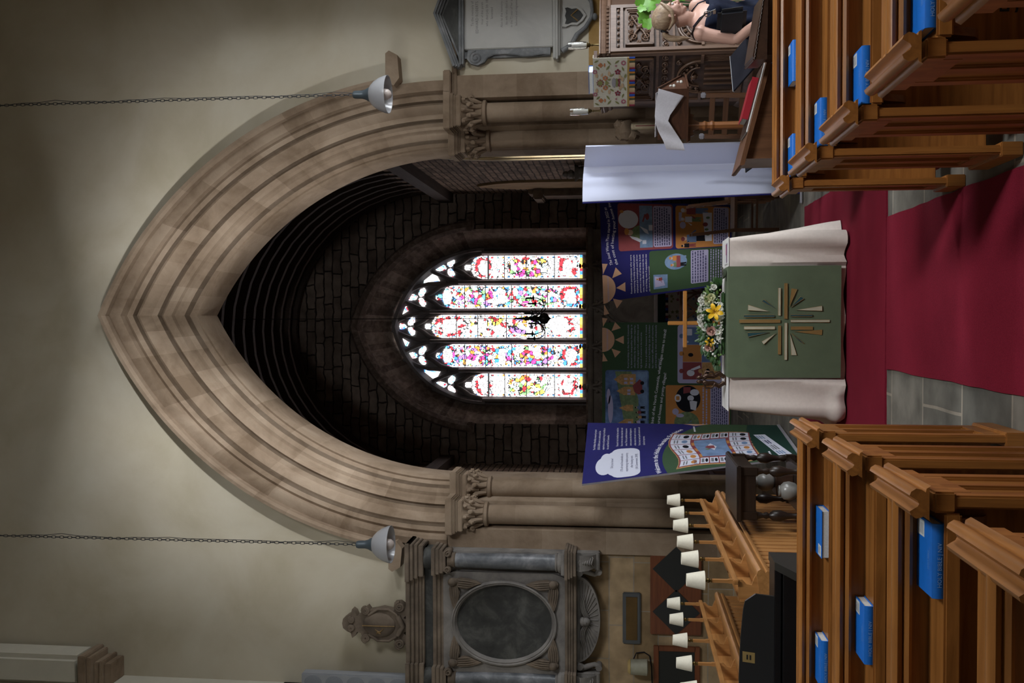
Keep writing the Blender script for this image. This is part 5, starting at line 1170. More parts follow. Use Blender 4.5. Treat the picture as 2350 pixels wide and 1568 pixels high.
# white marble tablet on the south side of the arch
TX = 3.215
t = thing('memorial_tablet', 'white marble memorial tablet with a grey pediment, scrolls and small shield', 'monument', (TX, WY, 1.93), world=True)
mb = MB(); mb.prism([(TX - .46, 2.42), (TX + .46, 2.42), (TX + .46, 3.34), (TX - .46, 3.34)], 'Y', WY - .04, WY); obj('ground', mb, M_bardi, t)
mb = MB(); mb.bbox(TX - .375, TX + .375, WY - .075, WY - .03, 2.39, 3.335, .008); sl = obj('inscribed_slab', mb, M_tab, t)
M_insc = plain('inscription', (0.16, 0.155, 0.15), 0.7)
mb = MB(); z = 3.235
for ln, sz in (('To the memory of', .038), ('EDWARD ROBERTS ESQ', .042), ('Vicar of this parish', .034), ('who died July 5th 18', .036), ('lamented', .036), ('', .02), ('Also to the memory of', .036), ('his wife who died at', .034), ('in the 72 year of her age', .034), ('beloved and regretted', .034)):
    vs, fs = text2d(ln, sz, 'CENTER'); mb.add([(TX + x * .92, WY - .0757, z + y) for x, y in vs], fs); z -= .052
obj('lettering', mb, M_insc, sl, smooth=0, fixn=False)
mb = MB(); slabs(mb, TX, [(.54, .12, 3.335, 3.36), (.55, .14, 3.36, 3.38)])
mb.prism([(TX - .50, 3.38), (TX + .50, 3.38), (TX, 3.585)], 'Y', WY - .06, WY)
for s in (1, -1):
    for o, d in ((0, .10), (.022, .13), (.045, .15)):
        a, b = (TX + s * .555, 3.378 + o), (TX, 3.585 + o); mb.prism([a, b, (b[0], b[1] + .024), (a[0] + s * .01, a[1] + .024)], 'Y', WY - d, WY)
obj('pediment', mb, M_bardi, t)
mb = MB(); mb.prism([(TX - .40, 3.40), (TX + .40, 3.40), (TX, 3.565)], 'Y', WY - .066, WY - .05); obj('tympanum', mb, M_slate, t)
for s in (1, -1):
    mb = MB(); P2 = [(.40, 3.30), (.47, 3.31), (.52, 3.27), (.54, 3.20), (.51, 3.13), (.46, 3.09), (.43, 3.02), (.425, 2.9), (.44, 2.8), (.46, 2.70), (.455, 2.60), (.44, 2.5), (.45, 2.42), (.37, 2.42), (.37, 3.30)]
    mb.prism([(TX + s * x, z) for x, z in P2], 'Y', WY - .06, WY)
    mb.tube([(TX + s * (.455 - math.cos(a) * .07 * (1 - a / 14)), WY - .062, 3.215 + math.sin(a) * .075 * (1 - a / 14)) for a in [i * .45 for i in range(28)]], .010, 6); mb.tube([(TX + s * x, WY - .062, z) for x, z in P2[4:13]], .009, 6)
    obj('scroll', mb, M_bardi, t, smooth=50)
mb = MB(); slabs(mb, TX, [(.50, .10, 2.36, 2.39), (.52, .13, 2.335, 2.36), (.48, .10, 2.315, 2.335)]); obj('ledge', mb, M_tab, t)
mb = MB(); mb.prism([(TX - .44, 2.315), (TX - .40, 2.24), (TX - .28, 2.17), (TX - .20, 2.07), (TX - .10, 2.01), (TX, 1.985), (TX + .10, 2.01), (TX + .20, 2.07), (TX + .28, 2.17), (TX + .40, 2.24), (TX + .44, 2.315)], 'Y', WY - .05, WY); ap_ = obj('apron', mb, M_tab, t)
mb = MB()
for s in (1, -1): mb.tube([(TX + s * x, WY - .05, z) for x, z in ((.42, 2.30), (.36, 2.20), (.25, 2.14), (.18, 2.05), (.08, 1.99), (0, 1.98))], [.03, .028, .026, .024, .02, .018], 8)
mb.ball((TX - .07, WY - .04, 1.955), (.04, .035, .03), 10); obj('apron_border', mb, M_bardi, ap_, smooth=60)
mb = MB(); sq = [(-.095, 2.285), (-.10, 2.25), (-.08, 2.20), (-.085, 2.14), (-.05, 2.09), (0, 2.055), (.05, 2.09), (.085, 2.14), (.08, 2.20), (.10, 2.25), (.095, 2.285), (.05, 2.27), (0, 2.285), (-.05, 2.27)]
mb.prism([(TX - .06 + x * 1.15, 2.17 + (z - 2.17) * 1.1) for x, z in sq], 'Y', WY - .075, WY - .05); s2 = obj('shield', mb, M_tab, ap_)
mb = MB(); mb.prism([(TX - .06 + x * .85, 2.17 + (z - 2.17) * .82) for x, z in sq], 'Y', WY - .083, WY - .07); mb.mi = 1; mb.tube([(TX - .12, WY - .084, 2.13), (TX - .06, WY - .087, 2.20), (TX + .0, WY - .084, 2.13)], .008, 6); obj('arms', mb, [M_slate, M_gilt], ap_)

# ---------------------------------------------------------------- fittings on the wall
M_ls = plain('loudspeaker_grey', (0.27, 0.28, 0.30), 0.6, var=0.05); M_lsg = plain('loudspeaker_grille', (0.19, 0.20, 0.22), 0.8, var=0.1, scale=90)
t = thing('column_loudspeaker', 'tall pale grey column loudspeaker with five round grilles in the wall corner', 'loudspeaker', (-3.94, 10.0, 3.932), world=True)
mb = MB(); mb.bbox(-4.03, -3.845, 9.95, 10.08, 3.932, 5.12, .01); cab = obj('cabinet', mb, M_ls, t)
for k in range(5):
    mb = MB(); mb.lathe([(.07, -.004), (.075, .0), (.06, .006), (0.001, .009)], (-3.938, 9.951, 4.05 + k * .235), 24, Matrix.Rotation(PI / 2, 4, 'X'), sy=1.35); obj('grille', mb, M_lsg, t, smooth=50)
M_brown = plain('brass_old', (0.10, 0.055, 0.012), 0.4, 0.5, var=0.15); M_steel = plain('lead_grey', (0.07, 0.075, 0.08), 0.6)
t = thing('brass_plaque', 'narrow dull brass plaque in a dark slate surround below the monument', 'plaque', (-3.2, WY, 1.47), world=True)
mb = MB(); mb.bbox(-3.475, -2.925, WY - .03, WY, 1.475, 1.665, .01); obj('surround', mb, M_steel, t); mb = MB(); mb.bbox(-3.43, -2.97, WY - .036, WY - .028, 1.51, 1.63, .002); obj('plate', mb, M_brown, t)
M_mahog = wood('mahogany_', (0.10, 0.026, 0.007), (0.17, 0.05, 0.015), 'X', 0.45); M_bbd = plain('blackboard', (0.008, 0.009, 0.008), 0.5)
t = thing('hatchment_board', 'reddish wooden board carrying two black diamond panels', 'board', (-2.89, WY, .84), world=True)
mb = MB(); mb.bbox(-3.36, -2.42, WY - .035, WY - .004, .84, 1.375, .008); obj('board', mb, M_mahog, t)
for x in (-2.66, -3.115): mb = MB(); mb.prism([(x - .24, 1.105), (x, .86), (x + .24, 1.105), (x, 1.35)], 'Y', WY - .043, WY - .035); obj('diamond_panel', mb, M_bbd, t)
t = thing('hymn_board', 'black hymn board in a reddish wooden frame', 'board', (-3.75, WY, .86), world=True)
mb = MB()
for a in ((-4.02, -3.48, .855, .91), (-4.02, -3.48, 1.285, 1.34), (-3.535, -3.48, .905, 1.29), (-4.02, -3.965, .905, 1.29)): mb.bbox(a[0], a[1], WY - .04, WY - .004, a[2], a[3], .006)
obj('frame', mb, M_mahog, t); mb = MB(); mb.box(-3.97, -3.53, WY - .022, WY - .006, .90, 1.295); obj('panel', mb, M_bbd, t)
M_ivory = plain('ivory_enamel', (0.30, 0.29, 0.22), 0.5, var=0.15, scale=12)
t = thing('wall_lantern', 'small ivory wall lantern with a loose black cable above the hymn board', 'lamp', (-3.69, WY, 1.39), world=True)
mb = MB(); mb.lathe([(.055, 1.40), (.085, 1.41), (.082, 1.50), (.078, 1.58), (.055, 1.605)], (-3.69, WY - .10, 0), 20); mb.bbox(-3.73, -3.65, WY - .04, WY, 1.42, 1.56); obj('lamp_body', mb, M_ivory, t)
mb = MB(); mb.lathe([(.07, 1.575), (.082, 1.585), (.06, 1.612)], (-3.69, WY - .10, 0), 18); obj('lamp_cap', mb, plain('cap_yellow', (0.42, 0.30, 0.12), 0.5), t)
mb = MB(); mb.tube([(-3.62, WY - .06, 1.55), (-3.57, WY - .02, 1.52), (-3.56, WY - .012, 1.44), (-3.60, WY - .012, 1.38), (-3.72, WY - .012, 1.36), (-3.9, WY - .012, 1.355)], .006, 6); obj('cable', mb, M_black, t)
M_hole = plain('stone_stop', (0.16, 0.12, 0.08), 0.9)

# ---------------------------------------------------------------- pendant lamps over the nave
M_chain = plain('chain_iron', (0.06, 0.06, 0.062), 0.5, 0.6); M_gun = plain('gallery_blue_grey', (0.075, 0.095, 0.11), 0.4, 0.3)
M_opal = plain('ribbed_opal_glass', (0.50, 0.50, 0.52), 0.25, var=0.02); M_bulb = plain('opal_bulb', (0.58, 0.50, 0.46), 0.3, var=0.02)
b_ = M_opal.node_tree.nodes['Principled BSDF']; b_.inputs['Transmission Weight'].default_value = 0.35
def pendant(x, y, z, tilt, label):
    t = thing('pendant_lamp', label, 'lamp', (x, y, z), world=True, group='pendant lamps hanging before the arch')
    mb = MB(); n = 132; L = 9.55 - (z + .325); pitch = L / n
    for k in range(n):
        zc = z + .325 + pitch * (k + .5); a = k * PI / 2; c, s = math.cos(a), math.sin(a); r = pitch * .66
        mb.tube([(x + c * .012 * math.cos(q), y + s * .012 * math.cos(q), zc + r * math.sin(q)) for q in [2 * PI * i / 8 for i in range(8)]], .0032, 5, closed=True)
    obj('chain', mb, M_chain, t, smooth=60)
    mb = MB(); mb.tube([(x + .015 + .02 * math.sin(k * .9) * (k % 3 == 1), y, z + .33 + L * k / 30) for k in range(31)], .003, 5); obj('flex', mb, M_chain, t)
    R = Matrix.Rotation(tilt, 4, 'Y')
    def lz(mb, prof, n=32): return mb.lathe(prof, (x, y, z + .32), n, R)
    mb = lz(MB(), [(.012, 0.01), (.03, 0), (.036, -.02), (.037, -.08), (.045, -.11), (.062, -.14), (.068, -.155), (.05, -.158)]); obj('gallery', mb, M_gun, t, smooth=40)
    mb = MB(); prof = [(.06, -.150), (.085, -.165), (.118, -.20), (.148, -.25), (.166, -.30), (.17, -.325), (.166, -.325), (.161, -.30), (.143, -.252), (.114, -.206), (.08, -.172), (.058, -.158)]
    vs = []; n = 72
    mb.lathe(prof, (x, y, z + .32), n, R, caps=False)
    mb.v = [(p[0] + (p[0] - x) * (.012 if (i % n) % 2 else 0), p[1] + (p[1] - y) * (.012 if (i % n) % 2 else 0), p[2]) for i, p in enumerate(mb.v)]
    obj('shade', mb, M_opal, t, smooth=50)
    mb = lz(MB(), [(.02, -.155), (.022, -.2), (.045, -.25), (.052, -.29), (.046, -.325), (.03, -.345), (.005, -.355)], 20); obj('bulb', mb, M_bulb, t, smooth=60)
pendant(2.04, 8.6, 3.79, .02, 'ribbed glass pendant lamp on a long chain beside the memorial tablet')
pendant(-2.10, 8.6, 3.79, -.03, 'ribbed glass pendant lamp on a long chain above the large monument')

# ---------------------------------------------------------------- choir stalls with lamps
def oak2(ax): return wood('stall_oak_', (0.25, 0.11, 0.032), (0.44, 0.21, 0.068), ax, 0.4)
def stall(xf, y0, y1, label):
    t = thing('choir_stall_desk', label, 'choir stall', (xf, (y0 + y1) / 2, 0), world=True, group='choir stall desks')
    mb = MB(); y = y0; w = .095
    while y < y1 - .02:
        e = min(y1, y + w); mb.bbox(xf - .02, xf, y + .004, e - .004, .08, .82, .006); y = e
    mb.box(xf - .022, xf - .012, y0, y1, .08, .82); obj('boarded_front', mb, oak2('Z'), t)
    mb = MB(); mb.bbox(xf - .05, xf + .012, y0, y1, 0, .09, .008); obj('plinth', mb, oak2('Y'), t)
    for y in (y0, y1 - .05): mb = MB(); mb.bbox(xf - .34, xf + .014, y, y + .05, 0, .86, .006); obj('end_standard', mb, oak2('Z'), t)
    pf = [(.012, .82), (.028, .835), (.03, .85), (.018, .858), (.034, .868), (.04, .885), (.03, .90), (.01, .906), (-.03, .90), (-.32, .845), (-.32, .825)]
    mb = MB(); mb.sweep([[(xf + x, y, z) for x, z in pf] for y in (y0 - .02, y1 + .02)], closed=True, caps=True); obj('sloping_desk', mb, oak2('Y'), t, smooth=40)
    mb = MB(); mb.bbox(xf - .055, xf - .03, y0 - .01, y1 + .01, 1.005, 1.035, .004); obj('book_rail', mb, oak2('Y'), t)
    mb = MB(); mb.bbox(xf - .16, xf - .145, y0, y1, .86, 1.0, .004); obj('back_board', mb, oak2('Y'), t)
    return t
def fin(t, xf, y):
    mb = MB(); mb.prism([(xf - .03, 1.005), (xf - .03, .985), (xf - .055, .96), (xf - .06, .93), (xf - .02, .915), (xf + .002, .903), (xf - .15, .88), (xf - .15, 1.005)], 'Y', y - .009, y + .009); obj('curved_bracket', mb, oak2('Z'), t)
M_shade = plain('cream_shade', (0.74, 0.70, 0.58), 0.85, var=0.05, scale=60); M_brass = plain('brass_fitting', (0.22, 0.15, 0.05), 0.35, 0.8)
lamp0 = None
def choir_lamp(x, y, label):
    global lamp0
    if lamp0 is not None: return dup(lamp0, (x, y, 1.036), 0, label, 'shaded lamps on the choir stalls')
    t = lamp0 = thing('choir_lamp', label, 'lamp', (x, y, 1.036), 0, 'shaded lamps on the choir stalls')
    mb = MB(); mb.prism([(-.012, 0), (.012, 0), (.012, .02), (.009, .03), (.009, .115), (-.009, .115), (-.009, .03), (-.012, .02)], 'Y', -.011, .011); mb.lathe([(.009, .115), (.006, .118)], (0, 0, 0), 12); obj('post', mb, oak2('Z'), t)
    mb = MB(); mb.lathe([(.007, .115), (.012, .12), (.007, .127), (.014, .135), (.014, .143), (.008, .148), (.008, .16), (.012, .165)], (0, 0, 0), 14); obj('brass_holder', mb, M_brass, t, smooth=50)
    mb = MB(); mb.lathe([(.055, .158), (.036, .262), (.0345, .262), (.0535, .158)], (0, 0, 0), 28, caps=False); mb.v[:] = mb.v; obj('lamp_shade', mb, M_shade, t, smooth=50)
    mb = MB(); mb.lathe([(.012, .165), (.018, .19), (.014, .22), (.004, .235)], (0, 0, 0), 12); obj('bulb', mb, M_bulb, t, smooth=60)
    return t
s1 = stall(-1.475, 5.55, 8.02, 'front choir stall desk of boarded oak behind the dark side table')
s2 = stall(-2.33, 6.0, 8.05, 'rear choir stall desk of boarded oak against the north wall')
ordn = ('farthest from the camera', 'second from the arch', 'third from the arch', 'fourth from the arch', 'fifth from the arch', 'largest, nearest the camera')
for i, y in enumerate((8.0, 7.48, 7.03, 6.52, 6.06, 5.57)):
    fin(s1, -1.475, y); choir_lamp(-1.5175, y, 'cream shaded lamp on the front choir stall, ' + ordn[i])
for i, y in enumerate((7.98, 7.56, 7.07, 6.60, 6.14)):
    fin(s2, -2.33, y); choir_lamp(-2.3725, y, 'cream shaded lamp on the rear choir stall, ' + ('beside the second black diamond', 'second from the arch', 'third from the arch', 'before the hymn board', 'cut by the picture edge')[i])

# ---------------------------------------------------------------- piano, side table, jars
M_piano = plain('piano_black', (0.006, 0.006, 0.007), 0.32, var=0.1); M_plabel = plain('gold_label', (0.25, 0.17, 0.06), 0.4, 0.4); M_felt = plain('piano_rail_brown', (0.06, 0.035, 0.03), 0.6)
t = thing('piano', 'black upright piano with a curved music rest behind the north pews', 'piano', (-1.95, 4.95, 0), world=True)
X0, X1 = -2.75, -1.24
for x in (X0, X1 - .04): mb = MB(); mb.prism([(4.70, 0), (4.70, .79), (4.73, .83), (4.93, .90), (5.14, .90), (5.14, 0)], 'X', x, x + .04); obj('cheek', mb, M_piano, t, smooth=0)
mb = MB(); mb.bbox(X0 + .03, X1 - .03, 4.96, 5.14, .86, .895, .004); mb.bbox(X0 + .03, X1 - .03, 5.10, 5.14, 0, .88, .003); obj('case', mb, M_piano, t)
mb = MB(); mb.bbox(X0 + .04, X1 - .04, 4.72, 4.97, .66, .72, .004); mb.bbox(X0 + .04, X1 - .04, 4.90, 4.93, .72, .86, .004); obj('key_bed', mb, M_piano, t)
mb = MB(); mb.bbox(X0 + .05, X1 - .05, 4.88, 4.902, .725, .745, .002); obj('felt_strip', mb, M_felt, t)
mb = MB(); mb.bbox(X0 + .04, X1 - .04, 4.72, 4.90, .735, .76, .004); obj('key_lid', mb, M_piano, t)
mb = MB(); mr = []; 
for i in range(25):
    u = i / 24; x = -2.46 + 1.03 * u; e = abs(2 * u - 1); mr.append((x, 1.062 - .03 * e ** 2 - .05 * max(0, (e - .88) / .12) ** 2))
def mrest(x, z): return (x, 4.985 + (z - .88) * .35, z)
mb.sweep([[mrest(x, z)[:1] + (mrest(x, z)[1] - d, z) for x, z in mr] for d in (.008, -.008)]); mb.sweep([[mrest(x, z)[:1] + (mrest(x, z)[1] + .008 - .016 * 0, z) for x, z in mr], [(x, 4.995, .885) for x, z in mr]]); mb.sweep([[mrest(x, z)[:1] + (mrest(x, z)[1] - .008, z) for x, z in mr], [(x, 4.978, .885) for x, z in mr]])
for k in (0, -1): x, z = mr[k]; mb.add([(x, mrest(x, z)[1] + .008, z), (x, mrest(x, z)[1] - .008, z), (x, 4.978, .885), (x, 4.995, .885)], [(0, 1, 2, 3)])
r_o = obj('music_rest', mb, M_piano, t)
mb = MB(); p = [(-1.79, .985), (-1.735, .985), (-1.735, 1.045), (-1.79, 1.045)]; mb.add([(x, mrest(x, z)[1] - .0095, z) for x, z in p], [(0, 1, 2, 3)]); mb.mi = 1
for z in (1.003, 1.018): mb.add([(x, mrest(x, zz)[1] - .0105, zz) for x, zz in ((-1.775, z), (-1.75, z), (-1.75, z + .008), (-1.775, z + .008))], [(0, 1, 2, 3)])
obj('gold_label', mb, [M_plabel, M_piano], r_o, smooth=0)
mb = MB(); mb.bbox(-1.72, -1.70, 4.712, 4.722, .735, .76, .001); obj('lid_catch', mb, M_plabel, t)

M_dk = dark('Z')
def ebony(ax): return wood('ebonised_oak_', (0.010, 0.006, 0.0045), (0.026, 0.015, 0.010), ax, 0.35)
t = thing('side_table', 'dark oak side table with bulbous turned legs before the choir stalls', 'table', (-1.2, 6.92, 0), world=True)
mb = MB(); mb.bbox(-1.385, -1.005, 6.55, 7.28, .865, .90, .008); obj('tabletop', mb, ebony('Y'), t)
mb = MB()
for a in ((-1.36, -1.03, 6.58, 6.60), (-1.36, -1.03, 7.23, 7.25)): mb.bbox(*a, .77, .866, .003)
for x in (-1.36, -1.05): mb.bbox(x, x + .02, 6.58, 7.25, .77, .866, .003)
obj('apron', mb, ebony('X'), t)
mb = MB(); mb.bbox(-1.355, -1.035, 6.585, 7.245, .44, .465, .004); obj('shelf', mb, ebony('Y'), t)
for x in (-1.345, -1.045):
    for y in (6.60, 7.225):
        mb = MB(); mb.bbox(x - .028, x + .028, y - .028, y + .028, .76, .866, .003); mb.lathe([(.018, .47), (.026, .49), (.018, .51), (.022, .56), (.04, .61), (.036, .655), (.016, .68), (.024, .70), (.016, .72), (.026, .76)], (x, y, 0), 16); mb.bbox(x - .028, x + .028, y - .028, y + .028, .40, .47, .003)
        mb.lathe([(.03, 0), (.034, .03), (.022, .06), (.018, .1), (.034, .17), (.036, .22), (.016, .26), (.024, .3), (.018, .36), (.026, .40)], (x, y, 0), 16); obj('leg', mb, ebony('Z'), t, smooth=50)
mb = MB(); mb.bbox(-1.27, -1.12, 6.92, 7.10, .466, .585, .004); tag(obj('box', mb, M_dk), 'small dark wooden box on the side table shelf, under the upper jar', 'box')
M_jar = plain('grey_glaze', (0.22, 0.215, 0.20), 0.3, var=0.1, scale=6)
def jar(loc, lab):
    t = thing('stoneware_jar', lab, 'jar', loc, 0, 'grey jars on the side table shelf')
    mb = MB(); mb.lathe([(.035, 0), (.055, .02), (.066, .06), (.06, .095), (.04, .115), (.034, .118)], (0, 0, 0), 24); obj('body', mb, M_jar, t, smooth=50); mb = MB(); mb.lathe([(.034, .116), (.038, .122), (.036, .13), (.028, .132)], (0, 0, 0), 20); obj('rim', mb, M_jar, t, smooth=50); return t
jar((-1.185, 7.0, .586), 'upper grey stoneware jar, raised on the small dark box'); jar((-1.20, 6.74, .466), 'lower grey stoneware jar in front on the side table shelf')
# ---------------------------------------------------------------- pulpit
M_carv = wood('pulpit_oak_', (0.075, 0.040, 0.024), (0.17, 0.10, 0.066), 'Z', 0.38)
M_carvd = wood('pulpit_ground_', (0.045, 0.022, 0.013), (0.09, 0.05, 0.032), 'Z', 0.5)
PC, PE, PW = Vector((2.325, 8.55)), Vector((2.795, 8.75)), Vector((1.995, 9.05))
poly = [PC, PE, Vector((3.12, 9.2)), Vector((2.95, 9.82)), Vector((2.45, 9.82)), Vector((2.05, 9.55)), PW]
t = pul = thing('pulpit', 'tall carved dark oak pulpit with panelled sides beside the arch', 'pulpit', (2.5, 9.25, 0), world=True)
def ring2(k, z): c = sum(poly, Vector((0, 0))) / len(poly); return [(c.x + (p.x - c.x) * k, c.y + (p.y - c.y) * k, z) for p in poly]
mb = MB(); mb.sweep([ring2(1, .56), ring2(1, 1.80)], closed=True, caps=True); obj('body', mb, M_carvd, t, smooth=0)
mb = MB(); mb.sweep([ring2(k, z) for k, z in ((1.0, 1.76), (1.03, 1.775), (1.03, 1.80), (1.06, 1.815), (1.07, 1.84), (1.06, 1.85), (1.08, 1.86), (1.08, 1.87), (.9, 1.87))], closed=True, caps=True)
for a, b in ((PC, PE), (PW, PC)):
    n = 12
    for i in range(n): p = a + (b - a) * ((i + .5) / n); mb.bbox(p.x - .012, p.x + .012, p.y - .035, p.y + .01, 1.785, 1.81, .002)
obj('cornice', mb, M_carv, t)
mb = MB(); mb.sweep([ring2(k, z) for k, z in ((.72, .40), (.9, .46), (1.04, .52), (1.04, .56), (1.0, .60))], closed=True, caps=True); obj('base_moulding', mb, M_carv, t)
mb = MB(); mb.lathe([(.26, 0), (.26, .08), (.17, .14), (.15, .3), (.2, .38), (.3, .42)], (2.55, 9.3, 0), 8); obj('pedestal', mb, M_carv, t, smooth=0)
def face(a, b, flip=1):
    d = (b - a); L = d.length; d = d / L; n = Vector((d.y, -d.x)) * flip
    return L, (lambda u, z, o=0.0: (a.x + d.x * u + n.x * o, a.y + d.y * u + n.y * o, z))
def fbox(mb, F, u0, u1, z0, z1, o0, o1):
    mb.add([F(u, z, o) for o in (o0, o1) for z in (z0, z1) for u in (u0, u1)], [(0, 2, 3, 1), (4, 5, 7, 6), (0, 1, 5, 4), (2, 6, 7, 3), (0, 4, 6, 2), (1, 3, 7, 5)])
def scroll(mb, F, u, z, r, s, tu=1.6, ph=0.0, w=.007):
    mb.tube([F(u + s * math.cos(ph + q) * r * (1 - q / (tu * 2 * PI) * .85), z + math.sin(ph + q) * r * (1 - q / (tu * 2 * PI) * .85), .012) for q in [i * tu * 2 * PI / 20 for i in range(21)]], [w] * 12 + [w * .9] * 9, 6)
    mb.ball(F(u, z, .012), .011, 6)
for a, b, tag_ in ((PC, PE, 0), (PW, PC, 1)):
    L, F = face(a, b)
    mb = MB(); e = .035
    for u0, u1, z0, z1 in ((0, e, .6, 1.77), (L - e, L, .6, 1.77), (e, L - e, 1.72, 1.77), (e, L - e, 1.345, 1.37), (e, L - e, 1.205, 1.225), (e, L - e, .60, .66), (e, L - e, 1.66, 1.685)): fbox(mb, F, u0, u1, z0, z1, 0, .02)
    for q in range(3):                                           # stepped frame of the upper panel
        m = e + .022 + q * .012; o = .034 - q * .010
        for u0, u1, z0, z1 in ((m, m + .012, 1.39 + q * .012, 1.64 - q * .012), (L - m - .012, L - m, 1.39 + q * .012, 1.64 - q * .012), (m, L - m, 1.39 + q * .012, 1.402 + q * .012), (m, L - m, 1.628 - q * .012, 1.64 - q * .012)): fbox(mb, F, u0, u1, z0, z1, 0, o)
    fr_ = obj('face_frame', mb, M_carv, t, smooth=0)
    mb = MB(); c = L / 2
    for s in (1, -1):
        for zz, ss in ((1.57, 1), (1.46, -1)):
            scroll(mb, F, c + s * .10, zz, .045, s, 1.7, .4 * ss); scroll(mb, F, c + s * .035, zz + ss * .02, .026, -s, 1.4, 1.2)
            mb.tube([F(c, 1.515, .012), F(c + s * .05, zz - .02 * ss, .016), F(c + s * .135, zz + .02 * ss, .012)], [.01, .008, .004], 6)
        scroll(mb, F, c + s * .155, 1.515, .022, s, 1.3)
    mb.ball(F(c, 1.515, .015), (.02, .02, .03), 8); obj('scroll_panel', mb, M_carv, t, smooth=60)
    mb = MB()
    for k in range(7):
        u = e + .03 + (L - 2 * e - .06) * k / 6; scroll(mb, F, u, 1.285, .032, (-1) ** k, 1.5, 0, .006); scroll(mb, F, u, 1.70, .014, (-1) ** k, 1.1, 0, .004)
    obj('carved_frieze', mb, M_carv, t, smooth=60)
    mb = MB()                                                    # carved arch over fluted pilasters
    for r, w in ((.185, .012), (.165, .006), (.11, .009)): mb.tube([F(c + math.cos(q) * r * min(1, (L / 2 - e) / .2), .98 + math.sin(q) * r * 1.05, .012) for q in [PI * i / 20 for i in range(21)]], w, 6)
    for k in range(9): q = PI * (k + .5) / 9; scroll(mb, F, c + math.cos(q) * .138, .98 + math.sin(q) * .145, .018, 1, 1.2, q, .005)
    for s in (1, -1): scroll(mb, F, c + s * .17, 1.165, .024, s, 1.4)
    mb.ball(F(c, 1.03, .01), (.03, .03, .03), 8); [mb.tube([F(c, 1.0, .012), F(c + s * .03, 1.05, .014), F(c + s * .07, 1.03, .01)], [.012, .009, .004], 6) for s in (1, -1)]
    obj('carved_arch', mb, M_carv, t, smooth=60)
    mb = MB()
    for s in (1, -1):
        u0 = c + s * (L / 2 - e - .045); fbox(mb, F, u0 - .045, u0 + .045, .955, .98, 0, .03); fbox(mb, F, u0 - .045, u0 + .045, .66, .69, 0, .03)
        for k in range(5): mb.tube([F(u0 - .034 + k * .017, z, .008) for z in (.69, .955)], .0075, 6)
    for k in range(4): mb.tube([F(c - .09 + k * .06, z, .004) for z in (.68, .94)], .012, 6)
    obj('fluted_pilasters', mb, M_carv, t, smooth=60)
# bookrest with its embroidered fall, book and two candle lamps
FA, FB = Vector((1.893, 8.71)), Vector((2.255, 8.43))             # top edge of the fall, west end first
mb = MB(); mb.prism([FA[:], FB[:], (2.335, 8.50), (2.29, 8.66), (2.04, 8.86), (1.96, 8.83)], 'Z', 1.885, 1.915); obj('bookrest', mb, M_carvd, t, smooth=0)
mb = MB(); mb.tube([(2.26, 8.45, 1.9), (2.31, 8.52, 1.86), (2.33, 8.56, 1.8)], .012, 6); mb.tube([(2.0, 8.72, 1.89), (2.06, 8.85, 1.75), (2.08, 8.98, 1.72)], .015, 6); obj('bookrest_bracket', mb, M_carvd, t)
M_fall = plain('fall_cream_linen', (0.46, 0.44, 0.37), 0.9, var=0.12, scale=120, bmp=0.15); M_mar = plain('thread_maroon', (0.16, 0.012, 0.03), 0.8); M_olv = plain('thread_olive', (0.17, 0.17, 0.06), 0.8, var=0.2); M_org = plain('thread_orange', (0.36, 0.13, 0.05), 0.8); M_pkt = plain('thread_rose', (0.30, 0.09, 0.13), 0.8); M_gld = plain('braid_gold', (0.28, 0.18, 0.05), 0.7); M_gry = plain('thread_grey', (0.24, 0.23, 0.25), 0.8); M_bl2 = plain('fringe_blue', (0.012, 0.05, 0.28), 0.8); M_or2 = plain('fringe_orange', (0.32, 0.12, 0.01), 0.8); M_gn2 = plain('fringe_green', (0.03, 0.045, 0.02), 0.8); M_sd = plain('thread_sand', (0.40, 0.28, 0.17), 0.8)
t2 = thing('pulpit_fall', 'cream embroidered pulpit fall with flowers and a striped fringe', 'hanging cloth', (2.07, 8.57, 1.55), world=True)
FL = (FB - FA).length; fd = (FB - FA) / FL; fn = Vector((fd.y, -fd.x))
def FP(u, v, o=0.0): return (FA.x + fd.x * u + fn.x * o, FA.y + fd.y * u + fn.y * o, 1.922 - v)
mb = MB(); mb.slab(lambda u, v: (FP(u * FL, v * .315, .006 + .003 * math.sin(u * 9) * v), (fn.x, fn.y, 0)), 20, 8, .003); mb.slab(lambda u, v: ((FA.x + fd.x * u * FL + .06 * v * -fn.x, FA.y + fd.y * u * FL + .06 * v * -fn.y, 1.9195), (0, 0, 1)), 4, 2, .003); c0 = obj('embroidered_cloth', mb, M_fall, t2)
EM = {k: [] for k in 'molrgsyd'}
def pet(k, u, v, r, n, rr, ph=0):
    for i in range(n): q = 2 * PI * i / n + ph; EM[k].append(ellipse(u + math.cos(q) * r, v + math.sin(q) * r, rr, rr, 9))
def lf(k, u, v, l, w, a):
    ca, sa = math.cos(a), math.sin(a); EM[k].append([(u + ca * l * f - sa * w * g, v + sa * l * f + ca * w * g) for f, g in ((-1, 0), (-.4, .8), (.2, .9), (1, 0), (.2, -.9), (-.4, -.8))])
cu = FL / 2
